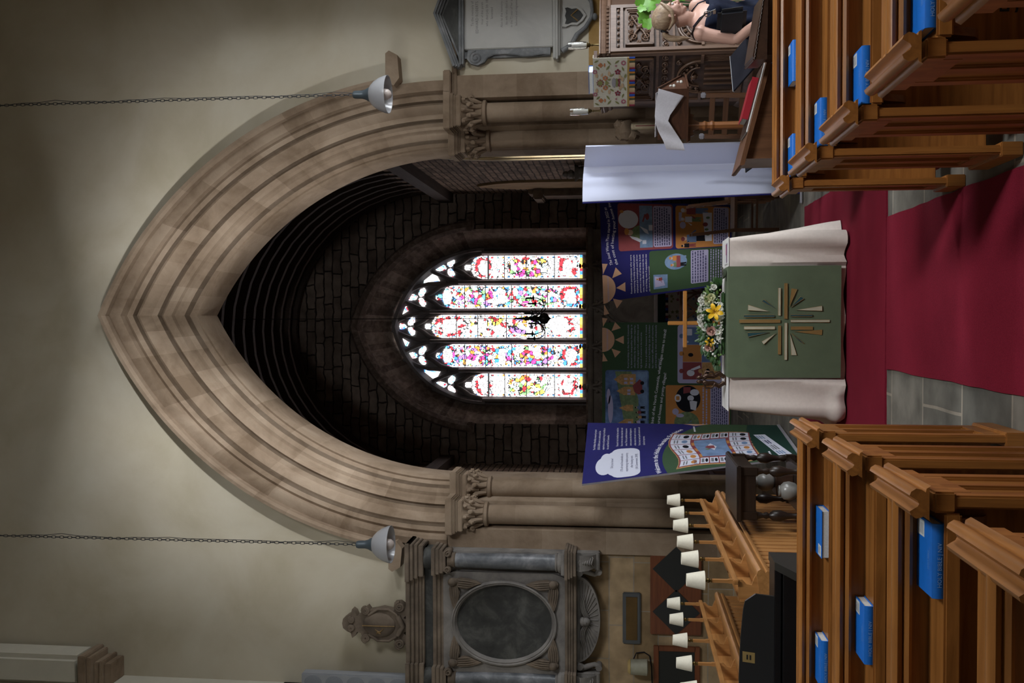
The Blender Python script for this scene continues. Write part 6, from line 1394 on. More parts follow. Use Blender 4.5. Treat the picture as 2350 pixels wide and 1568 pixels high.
for s in (1, -1):
    X = lambda d: cu + s * d
    pet('m', X(.10), .215, .017, 5, .010); pet('s', X(.10), .215, 0, 1, .008); pet('r', X(.045), .105, .016, 6, .008); pet('s', X(.045), .105, 0, 1, .005)
    pet('g', X(.18), .265, .016, 8, .007); pet('g', X(.105), .015, .014, 8, .006); pet('r', X(.165), .065, .012, 4, .010); EM['o'].append(ellipse(X(.165), .10, .018, .007, 10)); pet('g', X(.155), .20, .006, 4, .004)
    for u, v, l, a in ((.14, .13, .028, .6), (.185, .14, .03, -.7), (.07, .165, .024, .9), (.125, .26, .024, -.4), (.19, .21, .026, .9), (.06, .28, .022, .3), (.20, .03, .024, 1.1), (.14, .04, .022, -.8), (.075, .075, .02, .4), (.03, .14, .016, 1.0)): lf('l' if (u * 100) % 2 < 1.2 else 'd', X(u), v, l, .009, a if s > 0 else PI - a)
    for u, v in ((.085, .14), (.03, .255), (.07, .03), (.02, .06), (.05, .235)): EM['d'].append(ellipse(X(u), v, .022, .012, 10))
    EM['m'].append([(X(.0), .225), (X(.03), .215), (X(.038), .23), (X(.03), .24), (X(.028), .228), (X(0), .235)])
EM['y'].append(ellipse(cu, .20, .042, .018, 14, 0, PI)); EM['s'].append(ellipse(cu, .18, .045, .018, 14)); EM['l'].append([(cu - .03, .105), (cu + .03, .105), (cu, .14)]); EM['y'].append(ellipse(cu, .06, .025, .025, 14)); pet('m', cu, .06, .028, 9, .006)
for k, m in dict(m=M_mar, o=M_org, l=M_olv, r=M_org, g=M_pkt, s=M_gry, y=M_olv, d=M_sd).items():
    mb = MB()
    for q in EM[k]: mb.add([FP(u, v, .0125 + .0003 * 'dlsyorgm'.index(k)) for u, v in q], [tuple(range(len(q)))])
    obj('embroidery', mb, m, c0, smooth=0, fixn=False)
mb = MB(); mb.slab(lambda u, v: (FP(u * FL, .298 + v * .018, .012), (fn.x, fn.y, 0)), 2, 1, .002); obj('gold_braid', mb, M_gld, t2)
mb = MB(); mats = [M_bl2, M_mar, M_sd, M_gn2, M_or2]; u = 0; k = 1
while u < FL: w = (.022, .018, .042, .016, .018)[k % 5]; mb.mi = k % 5; a_, b_2 = u, min(FL, u + w); mb.slab(lambda q, v: (FP(a_ + (b_2 - a_) * q, .315 + v * .05, .008 + .003 * math.sin(q * PI)), (fn.x, fn.y, 0)), 3, 2, .003); u += w; k += 1
obj('striped_fringe', mb, mats, t2)
t3 = thing('pulpit_book', 'thin blue covered book on the pulpit bookrest', 'book', (2.12, 8.66, 1.923), rz=math.atan2(fd.y, fd.x))
mb = MB(); mb.bbox(-.10, .10, -.06, .07, .003, .038, .001); obj('page_block', mb, M_page, t3); mb = MB(); mb.bbox(-.105, .105, -.065, .075, 0, .003, .001); mb.bbox(-.105, .105, -.065, .075, .038, .041, .001); mb.box(-.105, .105, .07, .075, 0, .041); obj('cover', mb, M_blue, t3)
M_glass2 = glassy('clear_glass', (1, 1, 1), 0.02, 1.0); M_wax = plain('candle_wax', (0.70, 0.69, 0.64), 0.5, var=0.02); M_br2 = plain('brass_antique', (0.16, 0.12, 0.05), 0.35, 0.8)
def candle_lamp(x, y, z, label, arm=None):
    t = thing('candle_lamp', label, 'candle lamp', (x, y, z - .11), world=True, group='glass candle lamps on the pulpit')
    mb = MB(); mb.lathe([(.012, z - .11), (.008, z - .10), (.006, z - .06), (.012, z - .045), (.006, z - .035), (.012, z - .03), (.022, z - .02), (.014, z - .012), (.032, z - .004), (.03, z)], (x, y, 0), 16)
    if arm: mb.tube(arm, .006, 6)
    obj('brass_stem', mb, M_br2, t, smooth=50)
    mb = MB(); mb.lathe([(.030, z), (.035, z + .04), (.036, z + .10), (.032, z + .165), (.030, z + .165), (.034, z + .10), (.033, z + .04), (.028, z + .002)], (x, y, 0), 24, caps=False); obj('glass_chimney', mb, M_glass2, t, smooth=60)
    mb = MB(); mb.lathe([(.019, z), (.019, z + .135), (.004, z + .137)], (x, y, 0), 16); obj('candle', mb, M_wax, t, smooth=40)
candle_lamp(2.42, 8.62, 1.981, 'glass candle lamp standing on the pulpit cornice near its corner'); candle_lamp(1.872, 8.79, 1.975, 'glass candle lamp on a curved arm at the west end of the pulpit fall', [(1.872, 8.79, 1.87), (1.885, 8.77, 1.86), (1.915, 8.75, 1.872), (1.93, 8.742, 1.88)])

# ---------------------------------------------------------------- lectern with its white cloth, candle, chair and stands
def lecw(ax): return wood('lectern_oak_', (0.035, 0.014, 0.008), (0.08, 0.032, 0.016), ax, 0.4)
t = thing('lectern', 'dark wooden lectern with pierced trefoils and a slim oak post', 'lectern', (1.60, 8.12, 0), world=True)
mb = MB(); A3 = [(1.48, 8.147), (1.87, 8.02), (2.04, 8.34), (1.65, 8.467)]
zt = [1.375, 1.375, 1.175, 1.175]
mb.add([(x, y, 1.135) for x, y in A3] + [(x, y, z) for (x, y), z in zip(A3, zt)], [(0, 1, 5, 4), (1, 2, 6, 5), (2, 3, 7, 6), (3, 0, 4, 7), (4, 5, 6, 7), (0, 3, 2, 1)]); obj('book_desk', mb, lecw('X'), t, smooth=0)
mb = MB(); mb.prism([(1.46, 8.13), (1.88, 8.0), (2.07, 8.35), (1.65, 8.50)], 'Z', 1.125, 1.14); mb.add([(1.86, 8.005, 1.385), (1.88, 8.0, 1.385), (2.06, 8.35, 1.18), (2.03, 8.36, 1.18), (1.86, 8.005, 1.37), (1.88, 8.0, 1.37), (2.06, 8.35, 1.165), (2.03, 8.36, 1.165)], [(0, 1, 2, 3), (4, 7, 6, 5), (0, 4, 5, 1), (1, 5, 6, 2), (2, 6, 7, 3), (3, 7, 4, 0)]); obj('edge_moulding', mb, lecw('X'), t, smooth=0)
mb = MB(); L, F = face(Vector((1.87, 8.02)), Vector((2.04, 8.34)))
for u, z in ((.09, 1.25), (.21, 1.185)):
    for k in range(3): q = PI / 2 + 2 * PI * k / 3; mb.ball(F(u + math.cos(q) * .018, z + math.sin(q) * .018, .0), (.013, .013, .013), 8)
obj('trefoil', mb, plain('trefoil_pale', (0.42, 0.40, 0.36), 0.7), t, smooth=60)
mb = MB(); mb.prism([(-.0, 0), (.16, 0), (.14, -.03), (.10, -.03), (.09, -.06), (.05, -.05), (.03, -.10), (0, -.10)], 'Y', -.012, .012); vv = mb.v; mb.v = [(1.60 + x, 8.2 + y, 1.13 + z) for x, y, z in vv] + [(1.60 - x * .9, 8.2 + y, 1.13 + z) for x, y, z in vv] + [(1.60 + x * .2 - .03 + y, 8.2 + x, 1.13 + z) for x, y, z in vv]; f0 = list(mb.f); n = len(vv); mb.f = f0 + [tuple(n + i for i in f) for f in f0] + [tuple(2 * n + i for i in f) for f in f0]; k = len(mb.f); mb.m = [0] * k; mb.t = [.5] * k; mb.col = [None] * k; obj('bracket', mb, brown('Z'), t, smooth=0)
M_post = wood('lectern_post_', (0.14, 0.05, 0.016), (0.26, 0.10, 0.03), 'Z', 0.35)
mb = MB(); mb.lathe([(.034, .06), (.034, .90), (.044, .92), (.034, .94), (.034, .96), (.044, .98), (.034, 1.0), (.036, 1.13)], (1.60, 8.22, 0), 8); obj('post', mb, M_post, t, smooth=0)
mb = MB(); mb.bbox(1.36, 1.84, 8.18, 8.26, 0, .07, .015); mb.bbox(1.56, 1.64, 7.98, 8.46, 0, .07, .015); obj('foot', mb, brown('X'), t)
M_cl = plain('white_damask', (0.56, 0.55, 0.60), 0.85, var=0.06, scale=60, bmp=0.1)
t = thing('lectern_cloth', 'white cloth draped over the lectern top and hanging in two points', 'cloth', (1.62, 8.05, 1.15), world=True)
tp = [(1.40, 1.30), (1.47, 1.33), (1.53, 1.362), (1.60, 1.392), (1.66, 1.400), (1.74, 1.395), (1.80, 1.385), (1.87, 1.372)]; bt = [(1.385, 1.15), (1.44, 1.165), (1.50, 1.205), (1.56, 1.25), (1.62, 1.29), (1.665, 1.275), (1.73, 1.225), (1.81, 1.165)]
def cloth2(u, v):
    f = u * 7; i = min(6, int(f)); f -= i; a = [tp[i][k] + (tp[i + 1][k] - tp[i][k]) * f for k in (0, 1)]; b = [bt[i][k] + (bt[i + 1][k] - bt[i][k]) * f for k in (0, 1)]
    w = min(1, v / .75); x, z = a[0] + (b[0] - a[0]) * w, a[1] + (b[1] - a[1]) * w
    y0 = 8.16 - (x - 1.44) * .326; y = y0 - .022 - .010 * math.sin(u * 15 + v * 2) - .012 * abs(math.sin(u * 6 + 1)) * w
    return x, y, z
mb = MB(); mb.slab(lambda u, v: (cloth2(u, v * .75 if v else 0), (.3, -.95, 0)), 28, 12, .0025)
mb.slab(lambda u, v: ((1.50 + .34 * u + .13 * v, 8.125 - .111 * u + .26 * v, 1.396 - .005 * u - .158 * v), (0, .5, .86)), 12, 6, .0025)
obj('drape', mb, M_cl, t, smooth=70)
t = thing('paschal_candle', 'tall cream candle with red painted cross and flames on an oak stand', 'candle', (1.86, 9.5, 0), world=True)
mb = MB(); mb.lathe([(.034, 1.22), (.034, 1.58), (.006, 1.585)], (1.86, 9.5, 0), 20); cd_ = obj('candle', mb, plain('cream_wax', (0.50, 0.42, 0.28), 0.55, var=0.04), t, smooth=40)
mb = MB()
def onc(a, z, r=.0345): return (1.86 + math.sin(a) * r, 9.5 - math.cos(a) * r, z)
for q in ([(-.12, 1.35), (.12, 1.35), (.12, 1.54), (-.12, 1.54)], [(-.6, 1.455), (.6, 1.455), (.6, 1.475), (-.6, 1.475)], [(-.3, 1.55), (.3, 1.55), (.3, 1.565), (-.3, 1.565)], [(-.5, 1.30), (.5, 1.28), (.1, 1.36)], [(-.7, 1.25), (.2, 1.24), (.5, 1.29), (-.2, 1.28)]): mb.add([onc(a, z) for a, z in q], [tuple(range(len(q)))])
obj('painted_emblem', mb, M_bred, cd_, smooth=0, fixn=False)
mb = MB(); mb.lathe([(.12, 0), (.12, .03), (.05, .06), (.03, .1), (.03, 1.1), (.045, 1.13), (.03, 1.16), (.055, 1.2), (.055, 1.225)], (1.86, 9.5, 0), 16); obj('stand', mb, M_post, t, smooth=40)
mb = MB(); rnd = random.Random(4); mb.ball((1.93, 10.04, 1.64), (.11, .09, .10), 16); mb.ball((1.88, 10.03, 1.56), (.06, .06, .07), 12); mb.ball((1.98, 10.03, 1.70), (.06, .06, .05), 12); mb.v = [(x + rnd.uniform(-.012, .012), y + rnd.uniform(-.012, .012), z + rnd.uniform(-.012, .012)) for x, y, z in mb.v]; mb.bbox(1.88, 2.0, 10.02, 10.3, 1.56, 1.74, .02); struct('trim_broken_corbel', mb, M_lime0)

def chair(name, label, loc, rz, wd, fin_=None):
    t = thing(name, label, 'chair', loc, rz)
    for x in (-.19, .19):
        mb = MB(); mb.bbox(x - .018, x + .018, -.19, -.155, 0, .44, .004); obj('leg', mb, wd('Z'), t)
        mb = MB(); mb.prism([(.155, 0), (.19, 0), (.19, .44), (.235, .92), (.205, .92), (.155, .46)], 'X', x - .018, x + .018); obj('back_post', mb, wd('Z'), t)
        if fin_: mb = MB(); mb.bbox(x - .022, x + .022, .195, .245, .92, .965, .008); obj('post_cap', mb, fin_, t)
    mb = MB(); mb.bbox(-.215, .215, -.21, .19, .44, .47, .01); obj('seat', mb, wd('X'), t)
    for z in (.60, .74, .86): mb = MB(); k = (z - .44) / .48 * .04; mb.bbox(-.19, .19, .17 + k, .19 + k, z - .025, z + .025, .005); obj('slat', mb, wd('X'), t)
    for z in (.15, .22): mb = MB(); mb.bbox(-.18, .18, -.178, -.165, z, z + .025, .003) if z < .2 else [mb.bbox(x - .008, x + .008, -.17, .165, z, z + .025, .003) for x in (-.19,)]; obj('stretcher', mb, wd('X'), t)
    mb = MB(); mb.bbox(.182, .198, -.17, .165, .22, .245, .003); obj('stretcher', mb, wd('Y'), t)
    return t
chair('wooden_chair', 'brown wooden chair with pale capped posts between the lectern and the pulpit', (1.72, 8.72, 0), -.5, brown, M_edge)
chair('wooden_chair', 'brown wooden chair standing behind the altar before the navy board', (1.12, 10.75, 0), 1.5, brown)
chair('wooden_chair', 'second brown wooden chair half hidden by the white board', (1.50, 11.35, 0), 1.5, brown)
def stand(loc, rz, tilt, label, h):
    t = thing('music_stand', label, 'music stand', loc, rz, 'black music stands')
    R = Matrix.Rotation(tilt, 4, 'X')
    mb = MB(); mb.bbox(-.20, .20, -.006, .006, -.13, .13, .002); mb.bbox(-.20, .20, -.05, .006, -.135, -.125, .002); mb.v = [((R @ Vector(p)) + Vector((0, 0, h)))[:] for p in mb.v]; d = obj('desk', mb, M_black, t)
    mb = MB(); mb.bbox(-.202, .202, -.009, .009, .127, .133, .001); mb.v = [((R @ Vector(p)) + Vector((0, 0, h)))[:] for p in mb.v]; obj('edge', mb, M_ls, d)
    mb = MB(); mb.cyl((0, .02, .12), (0, .02, h - .02), .012, n=10); obj('pole', mb, M_black, t)
    for k in range(3): a = 2 * PI * k / 3; mb = MB(); mb.tube([(0, .02, .18), (math.cos(a) * .2, .02 + math.sin(a) * .2, .09), (math.cos(a) * .27, .02 + math.sin(a) * .27, .008)], .009, 6); obj('leg', mb, M_black, t)
stand((1.98, 7.68, 0), .6, -1.05, 'black music stand with a pale edged desk behind the lectern post', .74)
stand((1.36, 7.75, 0), .5, -.9, 'black music stand tilted low near the white board', .62)

# ---------------------------------------------------------------- sloping prayer desk, book, chest
t = thing('prayer_desk', 'brown oak prayer desk whose top slopes down away from the aisle', 'desk', (1.3, 6.6, .012), world=True)
def slp(x): return .905 - (x - .995) * .256
mb = MB(); mb.sweep([[(x, y, slp(x) + d) for x, d in ((.985, -.03), (.98, -.015), (.985, 0), (1.70, 0), (1.70, -.03))] for y in (6.38, 6.86)], closed=True, caps=True); obj('sloping_top', mb, brown('X'), t, smooth=0)
mb = MB(); mb.prism([(1.03, .012), (1.64, .012), (1.64, slp(1.64) - .03), (1.03, slp(1.03) - .03)], 'Y', 6.42, 6.45); mb.prism([(1.03, .012), (1.64, .012), (1.64, slp(1.64) - .03), (1.03, slp(1.03) - .03)], 'Y', 6.80, 6.83); obj('side_board', mb, brown('Z'), t, smooth=0)
mb = MB(); mb.bbox(1.03, 1.055, 6.45, 6.80, .012, slp(1.03) - .04, .003); obj('front_board', mb, brown('Z'), t)
ang = -math.atan(.256)
def tilted(x, y, z0, hx, hy, h, mb): 
    M = Matrix.Translation((x, y, slp(x) + z0)) @ Matrix.Rotation(-ang, 4, 'Y'); m2 = MB(); m2.bbox(-hx, hx, -hy, hy, 0, h, .002); return mb.add([(M @ Vector(p))[:] for p in m2.v], m2.f)
t = thing('folder', 'thin dark folder of white papers on the sloping prayer desk, under the red book', 'folder', (1.42, 6.6, .83), world=True)
mb = tilted(1.43, 6.60, .001, .23, .155, .012, MB()); obj('paper_stack', mb, M_paper, t); mb = tilted(1.43, 6.60, .013, .232, .157, .003, MB()); obj('cover', mb, dark('X'), t)
M_redb = plain('book_red', (0.27, 0.012, 0.022), 0.4, var=0.06)
t = thing('red_book', 'thick red hardback book lying on the sloping prayer desk', 'book', (1.42, 6.6, .85), world=True)
mb = tilted(1.43, 6.58, .019, .136, .095, .036, MB()); obj('page_block', mb, M_page, t)
mb = tilted(1.43, 6.58, .0165, .14, .10, .003, MB()); tilted(1.43, 6.58, .055, .14, .10, .003, mb)
M = Matrix.Translation((1.43, 6.58, slp(1.43) + .0165)) @ Matrix.Rotation(-ang, 4, 'Y'); m2 = MB(); m2.bbox(-.14, .14, -.103, -.097, 0, .0415, .001); mb.add([(M @ Vector(p))[:] for p in m2.v], m2.f); obj('cover', mb, M_redb, t)
t = thing('oak_chest', 'black oak carved chest with rope edged lid beside the prayer desk', 'chest', (1.76, 6.12, 0), rz=-.12)
mb = MB(); mb.bbox(-.16, .16, -.17, .17, 0, .80, .006); obj('body', mb, dark('X'), t)
mb = MB(); mb.prism([(-.19, .80), (.19, .80), (.19, .83), (-.17, .885), (-.19, .87)], 'Y', -.20, .20); obj('lid', mb, dark('Y'), t, smooth=0)
mb = MB()
for y in (-.20, .20): mb.tube([(-.19 + .38 * i / 40, y, .875 - .05 * i / 40 + .003 * math.sin(i * 2.4)) for i in range(41)], .006, 6)
mb.tube([(-.19, -.2 + .4 * i / 40, .878 + .003 * math.sin(i * 2.4)) for i in range(41)], .006, 6); obj('rope_edge', mb, dark('X'), t, smooth=60)
mb = MB()
for x in (-.1, 0, .1): mb.tube([(x + .03 * math.cos(q), -.172, .70 + .03 * math.sin(q)) for q in [2 * PI * i / 12 for i in range(12)]], .006, 6, closed=True)
mb.bbox(-.15, .15, -.178, -.168, .75, .765, .002); obj('carving', mb, dark('X'), t, smooth=60)
mb = MB(); mb.tube([(.02, -.19, .735), (.05, -.20, .72), (.06, -.19, .70)], .006, 6); obj('handle', mb, M_tin, t, smooth=60)

# ---------------------------------------------------------------- leafy plant behind the visitor
t = thing('potted_plant', 'leafy green plant with broad lobed leaves standing behind the woman', 'plant', (2.40, 7.62, 0), world=True)
mb = MB(); mb.lathe([(.09, 0), (.13, .22), (.14, .24), (.12, .24), (.1, .2)], (2.40, 7.62, 0), 18); obj('pot', mb, M_brown, t, smooth=40)
mb = MB(); rnd = random.Random(9); M_vine = plain('vine_green', (0.12, 0.33, 0.03), 0.45, var=0.25, scale=14)
for k in range(5): mb.tube([(2.40, 7.62, .2), (2.40 + rnd.uniform(-.04, .04), 7.6, .8), (2.42 + rnd.uniform(-.03, .06), 7.58, 1.35)], .004, 5)
obj('stem', mb, M_leaf, t)
def vine(p, s, a, tl):
    mb = MB(); R = Matrix.Rotation(tl, 3, 'Z') @ Matrix.Rotation(a, 3, 'Y'); o = []
    for i in range(30):
        q = 2 * PI * i / 30; r = s * (.62 + .3 * abs(math.cos(2.5 * q + .3)) + .05 * math.cos(15 * q)); o.append(Vector((r * math.cos(q), .1 * s * math.cos(2 * q), r * math.sin(q))))
    mb.add([Vector(p)[:]] + [(Vector(p) + R @ v)[:] for v in o], [(0, 1 + i, 1 + (i + 1) % 30) for i in range(30)]); return obj('leaf', mb, M_vine, t, smooth=60, fixn=False)
for p, s, a, tl in (((2.24, 7.45, 1.47), .055, .3, .2), ((2.33, 7.5, 1.50), .06, 1.2, -.3), ((2.39, 7.5, 1.46), .07, 2.0, .4), ((2.44, 7.45, 1.40), .06, .4, .1), ((2.42, 7.4, 1.26), .05, 1.0, -.2), ((2.46, 7.55, 1.52), .07, 0, 0), ((2.47, 7.5, 1.32), .05, 2.2, .3), ((2.29, 7.52, 1.515), .04, 2.6, 0), ((2.36, 7.46, 1.515), .045, .9, .5), ((2.50, 7.6, 1.2), .07, 1.9, 0), ((2.38, 7.6, 1.0), .07, .9, .3)): vine(p, s, a, tl)
# ---------------------------------------------------------------- the visitor
M_skin = plain('skin', (0.52, 0.31, 0.245), 0.5, var=0.06, scale=6); M_lip = plain('lip', (0.40, 0.14, 0.13), 0.45)
M_dress = plain('navy_dress', (0.010, 0.014, 0.032), 0.85, var=0.2, scale=20, spec=0.15); M_leather = plain('black_leather', (0.008, 0.009, 0.012), 0.35)
def hair_mat():
    m, nt, b = base('blonde_hair', 0.45, 0, 0.4)
    v = coords(nt, (30, 30, 6)); n = noise(nt, v, 2.2, 4, .6, .6); nt.links.new(ramp(nt, n, [(.3, (0.20, 0.13, 0.085)), (.55, (0.36, 0.26, 0.17)), (.8, (0.52, 0.41, 0.29))]), b.inputs['Base Color']); bump(nt, b, n, .4, .004); return m
M_hair = hair_mat()
per = thing('person', 'fair haired woman in a navy dress reading a paper, black bag on her shoulder', 'person', (2.15, 7.09, 0), world=True)
FD, LD, TC = Vector((.71, -.70, 0)), Vector((.70, .71, 0)), Vector((2.145, 7.09, 0))
def bp(f, l, z): return TC + FD * f + LD * l + Vector((0, 0, z))
def oval(mb, rows, n=24):
    """body section rows: (forward, left, z, half depth, half width)"""
    mb.sweep([[(bp(f, l, z) + FD * (a * math.cos(2 * PI * i / n)) + LD * (b * math.sin(2 * PI * i / n)))[:] for i in range(n)] for f, l, z, a, b in rows], closed=True, caps=True)
HC = Vector((2.172, 7.055, 1.322)); HF = Vector((.97, -.16, -.20)).normalized(); HL = Vector((.16, .985, 0)); HL = (HL - HF * HL.dot(HF)).normalized(); HU = HF.cross(HL)
HM = Matrix((HF, HL, HU)).transposed()
def hp(x, y, z): return HC + HM @ Vector((x, y, z))
b = MB()
def hb3(c, r, n=16): b.ball(hp(*c), r, n, HM)
hb3((-.012, 0, .028), (.090, .072, .080)); hb3((.028, 0, -.02), (.058, .060, .078)); hb3((.03, 0, -.066), (.046, .046, .036)); hb3((.066, 0, -.088), (.018, .02, .016)); hb3((.072, 0, .02), (.018, .048, .014)); hb3((.055, .03, -.03), (.03, .026, .03)); hb3((.055, -.03, -.03), (.03, .026, .03))
b.tube([hp(.082, 0, .012)[:], hp(.098, 0, -.014)[:], hp(.110, 0, -.034)[:], hp(.088, 0, -.042)[:]], [.007, .009, .013, .010], 10)
for y in (.011, -.011): hb3((.094, y, -.036), (.009, .007, .007), 8)
hb3((.086, 0, -.058), (.011, .02, .006), 10); hb3((.084, 0, -.068), (.011, .018, .006), 10)
for y in (.074, -.074):
    b.tube([hp(-.004, y, .014)[:], hp(-.018, y * 1.06, .010)[:], hp(-.020, y * 1.08, -.010)[:], hp(-.008, y * 1.04, -.030)[:], hp(.002, y, -.034)[:]], .006, 8); hb3((-.008, y, -.008), (.012, .006, .02), 8)
b.tube([hp(-.03, 0, -.05)[:], bp(.02, -.005, 1.205)[:], bp(-.005, 0, 1.155)[:], bp(-.01, 0, 1.10)[:]], [.052, .050, .056, .075], 18)
oval(b, [(-.005, 0, 1.165, .045, .06), (-.01, 0, 1.145, .062, .12), (-.005, 0, 1.115, .082, .168), (.005, 0, 1.06, .098, .165), (.015, 0, .99, .108, .152), (.01, 0, .92, .095, .135), (.0, 0, .85, .088, .122), (-.01, 0, .76, .108, .155), (-.01, 0, .68, .115, .165), (-.005, 0, .60, .10, .155)])
for l in (.07, -.07): b.ball(bp(.085, l, 1.02), (.055, .055, .055), 14)
def limb(pts, r): b.tube([p[:] if isinstance(p, Vector) else p for p in pts], r, 14)
for q, (l, s_, el, wr, hd) in enumerate(((-1, bp(-.01, -.185, 1.115), Vector((1.945, 6.93, .87)), Vector((2.03, 6.74, .72)), Vector((.28, -.40, -.5))), (1, bp(.0, .195, 1.13), Vector((2.345, 7.10, .905)), Vector((2.285, 6.90, .765)), Vector((-.12, -.30, -.40))))):
    b.ball(s_, (.056, .056, .05), 14); limb([s_, s_ * .5 + el * .5, el], [.050, .045, .037]); limb([el, el * .55 + wr * .45, wr], [.037, .035, .023])
    hd = hd.normalized(); sd = hd.cross(Vector((0, 0, 1))).normalized(); up = sd.cross(hd)
    M3 = Matrix((hd, sd, up)).transposed(); b.ball(wr + hd * .042, (.048, .034, .015), 12, M3)
    for k, (o, ln, cu_) in enumerate(((-.026, .058, .5), (-.009, .068, .45), (.008, .064, .5), (.024, .050, .6))):
        p0 = wr + hd * .078 + sd * o; p1 = p0 + (hd * math.cos(cu_ * .5) - up * math.sin(cu_ * .5)) * ln * .45; p2 = p1 + (hd * math.cos(cu_ * 1.6) - up * math.sin(cu_ * 1.6)) * ln * .35; p3_ = p2 + (hd * math.cos(cu_ * 2.4) - up * math.sin(cu_ * 2.4)) * ln * .25
        limb([p0, p1, p2, p3_], [.0095, .0085, .008, .0065])
    th = -l; p0 = wr + hd * .02 + sd * (-.03 * th); limb([p0, p0 + hd * .03 - sd * .018 * th - up * .012, p0 + hd * .055 - sd * .016 * th - up * .022], [.012, .010, .008])
for l in (.085, -.085):
    limb([bp(-.01, l, .66), bp(.03, l * 1.05, .36), bp(0, l, .08), bp(-.01, l, .04)], [.088, .055, .036, .036]); b.ball(bp(.05, l, .035), (.085, .042, .034), 12, Matrix((FD, LD, Vector((0, 0, 1)))).transposed())
bo = obj('body', b, M_skin, per, smooth=0)
rm = bo.modifiers.new('surface', 'REMESH'); rm.mode = 'VOXEL'; rm.voxel_size = .0055; rm.use_smooth_shade = True
sm = bo.modifiers.new('smooth', 'SMOOTH'); sm.factor = .5; sm.iterations = 3
M_eye = plain('eye_white', (0.6, 0.58, 0.55), 0.3); M_iris = plain('eye_iris', (0.05, 0.06, 0.07), 0.2)
for y in (.031, -.031):
    mb = MB(); mb.ball(hp(.074, y, .002), (.011, .013, .010), 12, HM); e_ = obj('eye', mb, M_eye, per, smooth=60); mb = MB(); mb.ball(hp(.0825, y, 0), (.004, .005, .005), 8, HM); obj('iris', mb, M_iris, e_, smooth=60); mb = MB(); mb.tube([hp(.082, y - .016, .018)[:], hp(.086, y, .023)[:], hp(.076, y + .018, .019)[:]], .003, 6); obj('eyebrow', mb, M_hair, per, smooth=60)
mb = MB(); mb.ball(hp(.090, 0, -.059), (.008, .019, .0045), 10, HM); mb.ball(hp(.088, 0, -.067), (.008, .016, .005), 10, HM); obj('lips', mb, M_lip, per, smooth=60)
mb = MB(); n = 28; rows = []                                      # hair drawn back over the skull to a clasp
for j in range(15):
    f = j / 14; row = []
    for i in range(n):
        q = 2 * PI * i / n; yy, zz = math.sin(q), math.cos(q); x = .066 - .175 * f - .045 * (1 - f) * (1 - zz) * .9; r = math.sqrt(max(.02, 1 - ((x + .016) / .108) ** 2))
        row.append(hp(x, yy * .080 * r, .030 + zz * (.089 if zz > 0 else .070) * r + .02 * f)[:])
    rows.append(row)
mb.sweep(rows, closed=True, caps=True)
for l in (1, -1): mb.tube([hp(.07, l * .03, .085)[:], hp(.05, l * .066, .05)[:], hp(.02, l * .08, .0)[:], hp(-.04, l * .07, -.03)[:], hp(-.095, l * .02, -.01)[:]], [.008, .014, .015, .014, .008], 8)
mb.tube([hp(-.105, 0, .02)[:], hp(-.135, .005, .015)[:], hp(-.155, .008, -.03)[:], hp(-.15, .01, -.085)[:], hp(-.135, .012, -.135)[:], hp(-.13, .015, -.17)[:]], [.02, .026, .032, .030, .022, .006], 14, flat=.75); obj('hair', mb, M_hair, per, smooth=60)
mb = MB(); mb.tube([hp(-.118 + .0 * math.cos(q), .024 * math.cos(q), .018 + .024 * math.sin(q))[:] for q in [2 * PI * i / 12 for i in range(12)]], .006, 6, closed=True); obj('hair_band', mb, M_leather, per, smooth=60)
mb = MB(); n = 40; rows = []
for f_, z, a, w, ru in ((.02, 1.075, .112, .160, .0), (.02, 1.055, .122, .168, .002), (.028, 1.02, .138, .170, .003), (.02, .97, .126, .158, .004), (.01, .90, .108, .142, .005), (0, .85, .100, .132, .006), (-.01, .77, .122, .166, .008), (-.01, .68, .132, .182, .012), (0, .52, .145, .198, .018), (0, .36, .158, .212, .024)):
    row = []
    for i in range(n):
        q = 2 * PI * i / n; v = 0
        if z > 1.06: v = -.05 * max(0, math.cos(q)) ** 3 + .012 * abs(math.sin(q)) + (.02 if math.cos(q) < -.3 else 0)
        k = 1 + ru * math.sin(q * 9 + z * 6) / .12
        row.append((bp(f_, 0, z + v) + FD * (a * math.cos(q) * k) + LD * (w * math.sin(q) * k))[:])
    rows.append(row)
mb.sweep(rows, closed=True)
for l in (.07, -.07): mb.ball(bp(.092, l, 1.015), (.062, .062, .058), 14)
d_ = obj('dress', mb, M_dress, per, smooth=60); so_ = d_.modifiers.new('cloth', 'SOLIDIFY'); so_.thickness = .004
for l in (.11, -.11): mb = MB(); mb.tube([bp(.105, l * .85, 1.06)[:], bp(.07, l, 1.12)[:], bp(.01, l * 1.05, 1.162)[:], bp(-.06, l, 1.13)[:], bp(-.10, l * .9, 1.06)[:]], .005, 6); obj('dress_strap', mb, M_dress, per, smooth=60)
bag = MB(); c = Vector((2.06, 6.855, .925)); ax, ay = Vector((.80, -.60, 0)).normalized(), Vector((-.6, -.8, 0)).normalized()
bag = MB(); bm_ = MB(); bm_.bbox(-.095, .095, -.032, .032, -.115, .085, .03); bag.add([(c + ax * (x * (1 - .15 * (z > 0))) + ay * y + Vector((0, 0, z)))[:] for x, y, z in bm_.v], bm_.f)
bg = thing('shoulder_bag', 'black leather bag with a ring buckle hanging from the woman shoulder', 'bag', (2.045, 6.84, .81), world=True)
obj('bag_body', bag, M_leather, bg, smooth=60)
sh0 = bp(-.01, -.175, 1.165)
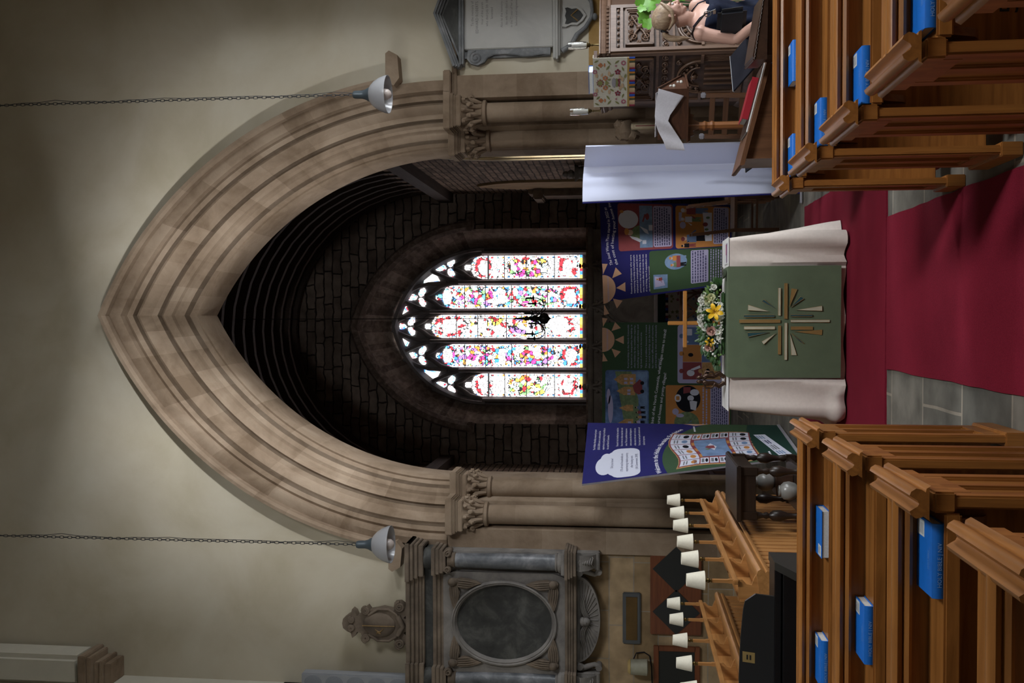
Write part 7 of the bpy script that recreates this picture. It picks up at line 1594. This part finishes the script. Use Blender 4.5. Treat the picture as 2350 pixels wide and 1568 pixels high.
mb = MB(); mb.tube([(c + ax * .08 + Vector((0, 0, .10)))[:], (c + ax * .06 + ay * .015 + Vector((0, 0, .17)))[:], (sh0 + FD * .045 + Vector((0, 0, -.005)))[:], (sh0 + Vector((0, 0, .008)))[:], (sh0 - FD * .045 + Vector((0, 0, -.01)))[:], (c - ax * .115 - ay * .045 + Vector((0, 0, .14)))[:], (c - ax * .09 - ay * .01 + Vector((0, 0, .09)))[:]], .011, 8, flat=.45); obj('bag_strap', mb, M_leather, bg, smooth=60)
mb = MB(); r0 = c + ax * .065 + ay * .03 + Vector((0, 0, .155)); mb.tube([(r0 + ax * .02 * math.cos(q) + Vector((0, 0, .024 * math.sin(q))))[:] for q in [2 * PI * i / 16 for i in range(16)]], .0035, 6, closed=True); mb.bbox(r0.x - .006, r0.x + .02, r0.y - .012, r0.y, r0.z - .055, r0.z - .035, .002); obj('ring_buckle', mb, M_tin, bg, smooth=60)
t = thing('paper_sheet', 'white sheet of paper held in the woman hand', 'paper', (2.255, 6.82, .66), world=True)
mb = MB(); mb.slab(lambda u, v: (Vector((2.17 + .20 * u, 6.70 + .10 * u + .06 * v, .60 + .13 * v + .02 * math.sin(u * 3))), (.2, -.8, .5)), 8, 6, .0012); obj('sheet', mb, M_paper, t, smooth=60)

# ---------------------------------------------------------------- chancel furnishings
M_dst = stone('reredos_stone', [(0.11, 0.09, 0.075), (0.17, 0.145, 0.12), (0.22, 0.19, 0.16)], 3.0, 0.85, 0.25)
t = thing('reredos', 'carved grey stone reredos with crocketed gables under the east window', 'reredos', (EC, 17.4, 0), world=True)
mb = MB(); mb.bbox(EC - 1.75, EC + 1.75, 17.36, CYE - .03, 0, 2.22, .01); mb.bbox(EC - 1.78, EC + 1.78, 17.30, CYE - .03, 2.20, 2.29, .02); obj('panel', mb, M_dst, t)
for k in range(4):
    x = EC - 1.09 + .727 * k; mb = MB()
    for s in (1, -1):
        cur = [(x + s * .36, 1.62), (x + s * .33, 1.76), (x + s * .24, 1.90), (x + s * .12, 2.00), (x + s * .05, 2.10), (x + s * .015, 2.24)]
        mb.tube([(a, 17.33, b_) for a, b_ in cur], [.035, .035, .032, .03, .028, .024], 8); mb.tube([(x + (a - x) * .8, 17.34, b_ - .07) for a, b_ in cur], .014, 6)
        for a, b_ in cur[1:5]: mb.ball((a + s * .03, 17.32, b_ + .03), (.035, .03, .03), 8)
    mb.cyl((x, 17.33, 2.2), (x, 17.33, 2.40), .022, n=8)
    for z, r in ((2.30, .05), (2.36, .062), (2.43, .045), (2.48, .025)): mb.ball((x, 17.33, z), (r, r * .7, r * .55), 10)
    obj('gable', mb, M_dst, t, smooth=60)
mb = MB(); vs, fs = text2d('GRAIN', .09); mb.add([(EC + .30 + a, 17.358, 1.90 + b_) for a, b_ in vs], fs); M_letd = plain('cut_lettering', (0.05, 0.045, 0.04), 0.9); obj('cut_lettering', mb, M_letd, t, smooth=0, fixn=False)
mb = MB(); rnd = random.Random(8)
for q in range(7):
    for k in range(9): mb.box(EC + .0 + k * .075, EC + .06 + k * .075, 17.357, 17.359, 1.28 + q * .07, 1.31 + q * .07)
obj('cut_print', mb, M_dst, t)
t = thing('high_altar', 'far altar under a white cloth with a flowered frontal, seen between the boards', 'altar', (.1, 17.1, 0), world=True)
mb = MB(); mb.bbox(-.95, 1.15, 16.85, 17.25, 0, 1.08, .004); obj('altar_block', mb, dark('X'), t)
mb = MB(); mb.bbox(-.98, 1.18, 16.80, 17.28, 1.08, 1.115, .006); mb.bbox(-.98, 1.18, 16.795, 16.81, 1.065, 1.10, .003); obj('white_cloth', mb, M_linenw, t)
mb = MB(); mb.bbox(-.97, 1.17, 16.83, 16.85, .93, 1.07, .002); obj('dark_green_band', mb, M_dgreen, t)
mb = MB(); x = -.97; k = 0
while x < 1.16: mb.mi = k % 4; mb.box(x, x + .045, 16.822, 16.83, .885, .93); x += .045; k += 1
obj('fringe', mb, [M_bl2, M_mar, M_fall, M_black], t)
mb = MB(); mb.bbox(-.97, 1.17, 16.836, 16.852, .02, .90, .002); fr0 = obj('frontal', mb, M_fall, t)
mb = MB(); mb2 = [MB(), MB(), MB()]; rnd = random.Random(5)
for i in range(170):
    x, z = rnd.uniform(-.93, 1.13), rnd.uniform(.06, .86); k = rnd.randrange(3); r = rnd.uniform(.014, .03)
    q = [(x + math.cos(a) * r * (1 + .4 * math.cos(5 * a)), 16.8345, z + math.sin(a) * r * (1 + .4 * math.cos(5 * a))) for a in [2 * PI * j / 15 for j in range(15)]]; mb2[k].add([(x, 16.8345, z)] + q, [(0, 1 + (j + 1) % 15, 1 + j) for j in range(15)])
for k, m in enumerate((M_olv, M_pkt, M_jean)): obj('embroidery', mb2[k], m, fr0, smooth=0, fixn=False)
t = thing('altar_rail', 'dark wooden altar rail with small pointed arches in front of the far altar', 'rail', (0, 15.9, 0), world=True)
mb = MB(); mb.bbox(-2.0, 1.6, 15.84, 15.96, .70, .745, .01); obj('top_rail', mb, brown('X'), t)
mb = MB(); mb.bbox(-2.0, 1.6, 15.86, 15.94, 0, .06, .01); obj('bottom_rail', mb, brown('X'), t)
for k in range(13):
    x = -1.95 + k * .292; mb = MB(); mb.bbox(x - .018, x + .018, 15.88, 15.92, .05, .71, .004)
    for s in (1, -1): mb.tube([(x + s * d, 15.9, z) for d, z in ((0, .44), (.035, .52), (.09, .60), (.146, .66))], .016, 6)
    obj('baluster', mb, brown('Z'), t, smooth=50)
M_iron = plain('chandelier_iron', (0.015, 0.014, 0.014), 0.5, 0.5)
t = thing('chandelier', 'black iron chandelier with candle bulbs hanging before the east window', 'chandelier', (-.02, 14.5, 2.75), world=True)
cx_, cy_ = -.02, 14.5
mb = MB(); mb.lathe([(.004, 2.74), (.014, 2.76), (.03, 2.775), (.075, 2.80), (.09, 2.85), (.075, 2.90), (.03, 2.93), (.03, 2.95), (.05, 2.97), (.055, 3.0), (.03, 3.03), (.022, 3.08), (.035, 3.12), (.02, 3.16), (.012, 3.28), (.01, 3.30)], (cx_, cy_, 0), 20); obj('baluster_stem', mb, M_iron, t, smooth=60)
mb = MB(); mb.tube([(cx_, cy_, 3.29), (cx_, cy_, 7.84)], .006, 6); obj('chain', mb, M_iron, t)
for k in range(6):
    a = PI / 6 + 2 * PI * k / 6 + .25; c_, s_ = math.cos(a), math.sin(a); P_ = lambda r, z: (cx_ + c_ * r, cy_ + s_ * r, z)
    mb = MB(); mb.tube([P_(.04, 2.98), P_(.11, 2.90), P_(.20, 2.84), P_(.28, 2.87), P_(.32, 2.95), P_(.32, 3.0)], .008, 6); mb.tube([P_(.06, 3.0), P_(.11, 3.06), P_(.16, 3.03), P_(.14, 2.97), P_(.10, 2.98)], .006, 6); mb.lathe([(.012, 2.99), (.05, 3.005), (.05, 3.012), (.016, 3.02), (.016, 3.03)], P_(.32, 0)[:2] + (0,), 14); ar = obj('arm', mb, M_iron, t, smooth=60)
    mb = MB(); mb.cyl(P_(.32, 3.03), P_(.32, 3.12), .014, n=10); obj('candle_tube', mb, M_iron, ar); mb = MB(); mb.lathe([(.006, 3.12), (.015, 3.15), (.011, 3.18), (.002, 3.22)], P_(.32, 0)[:2] + (0,), 10); obj('candle_bulb', mb, M_glass2, ar, smooth=60)
for sx, lab, x0, x1 in ((1, 'dark panelled stall against the south side of the chancel', 1.78, 2.2), (-1, 'dark pierced oak stall against the north side of the chancel', -2.62, -2.15)):
    t = thing('chancel_stall', lab, 'choir stall', ((x0 + x1) / 2, 12.6, 0), world=True)
    xi = x0 if sx > 0 else x1
    for k in range(7): y = 11.45 + k * .42; mb = MB(); mb.bbox(min(xi, xi + sx * .05), max(xi, xi + sx * .05), y, y + .06, 0, 1.22, .006); obj('post', mb, dark('Z'), t)
    mb = MB()
    for z in (.05, .42, .80, 1.18): mb.bbox(min(xi, xi + sx * .045), max(xi, xi + sx * .045), 11.45, 14.03, z, z + .07, .005)
    obj('rails', mb, dark('Y'), t)
    mb = MB(); mb.box(min(xi + sx * .03, xi + sx * .045), max(xi + sx * .03, xi + sx * .045), 11.5, 14.0, .1, .82); obj('panel', mb, dark('Z'), t)
    mb = MB(); a, b_ = sorted((xi + sx * .045, xi + sx * .4)); mb.bbox(a, b_, 11.5, 14.0, .42, .46, .006); obj('seat', mb, dark('Y'), t)
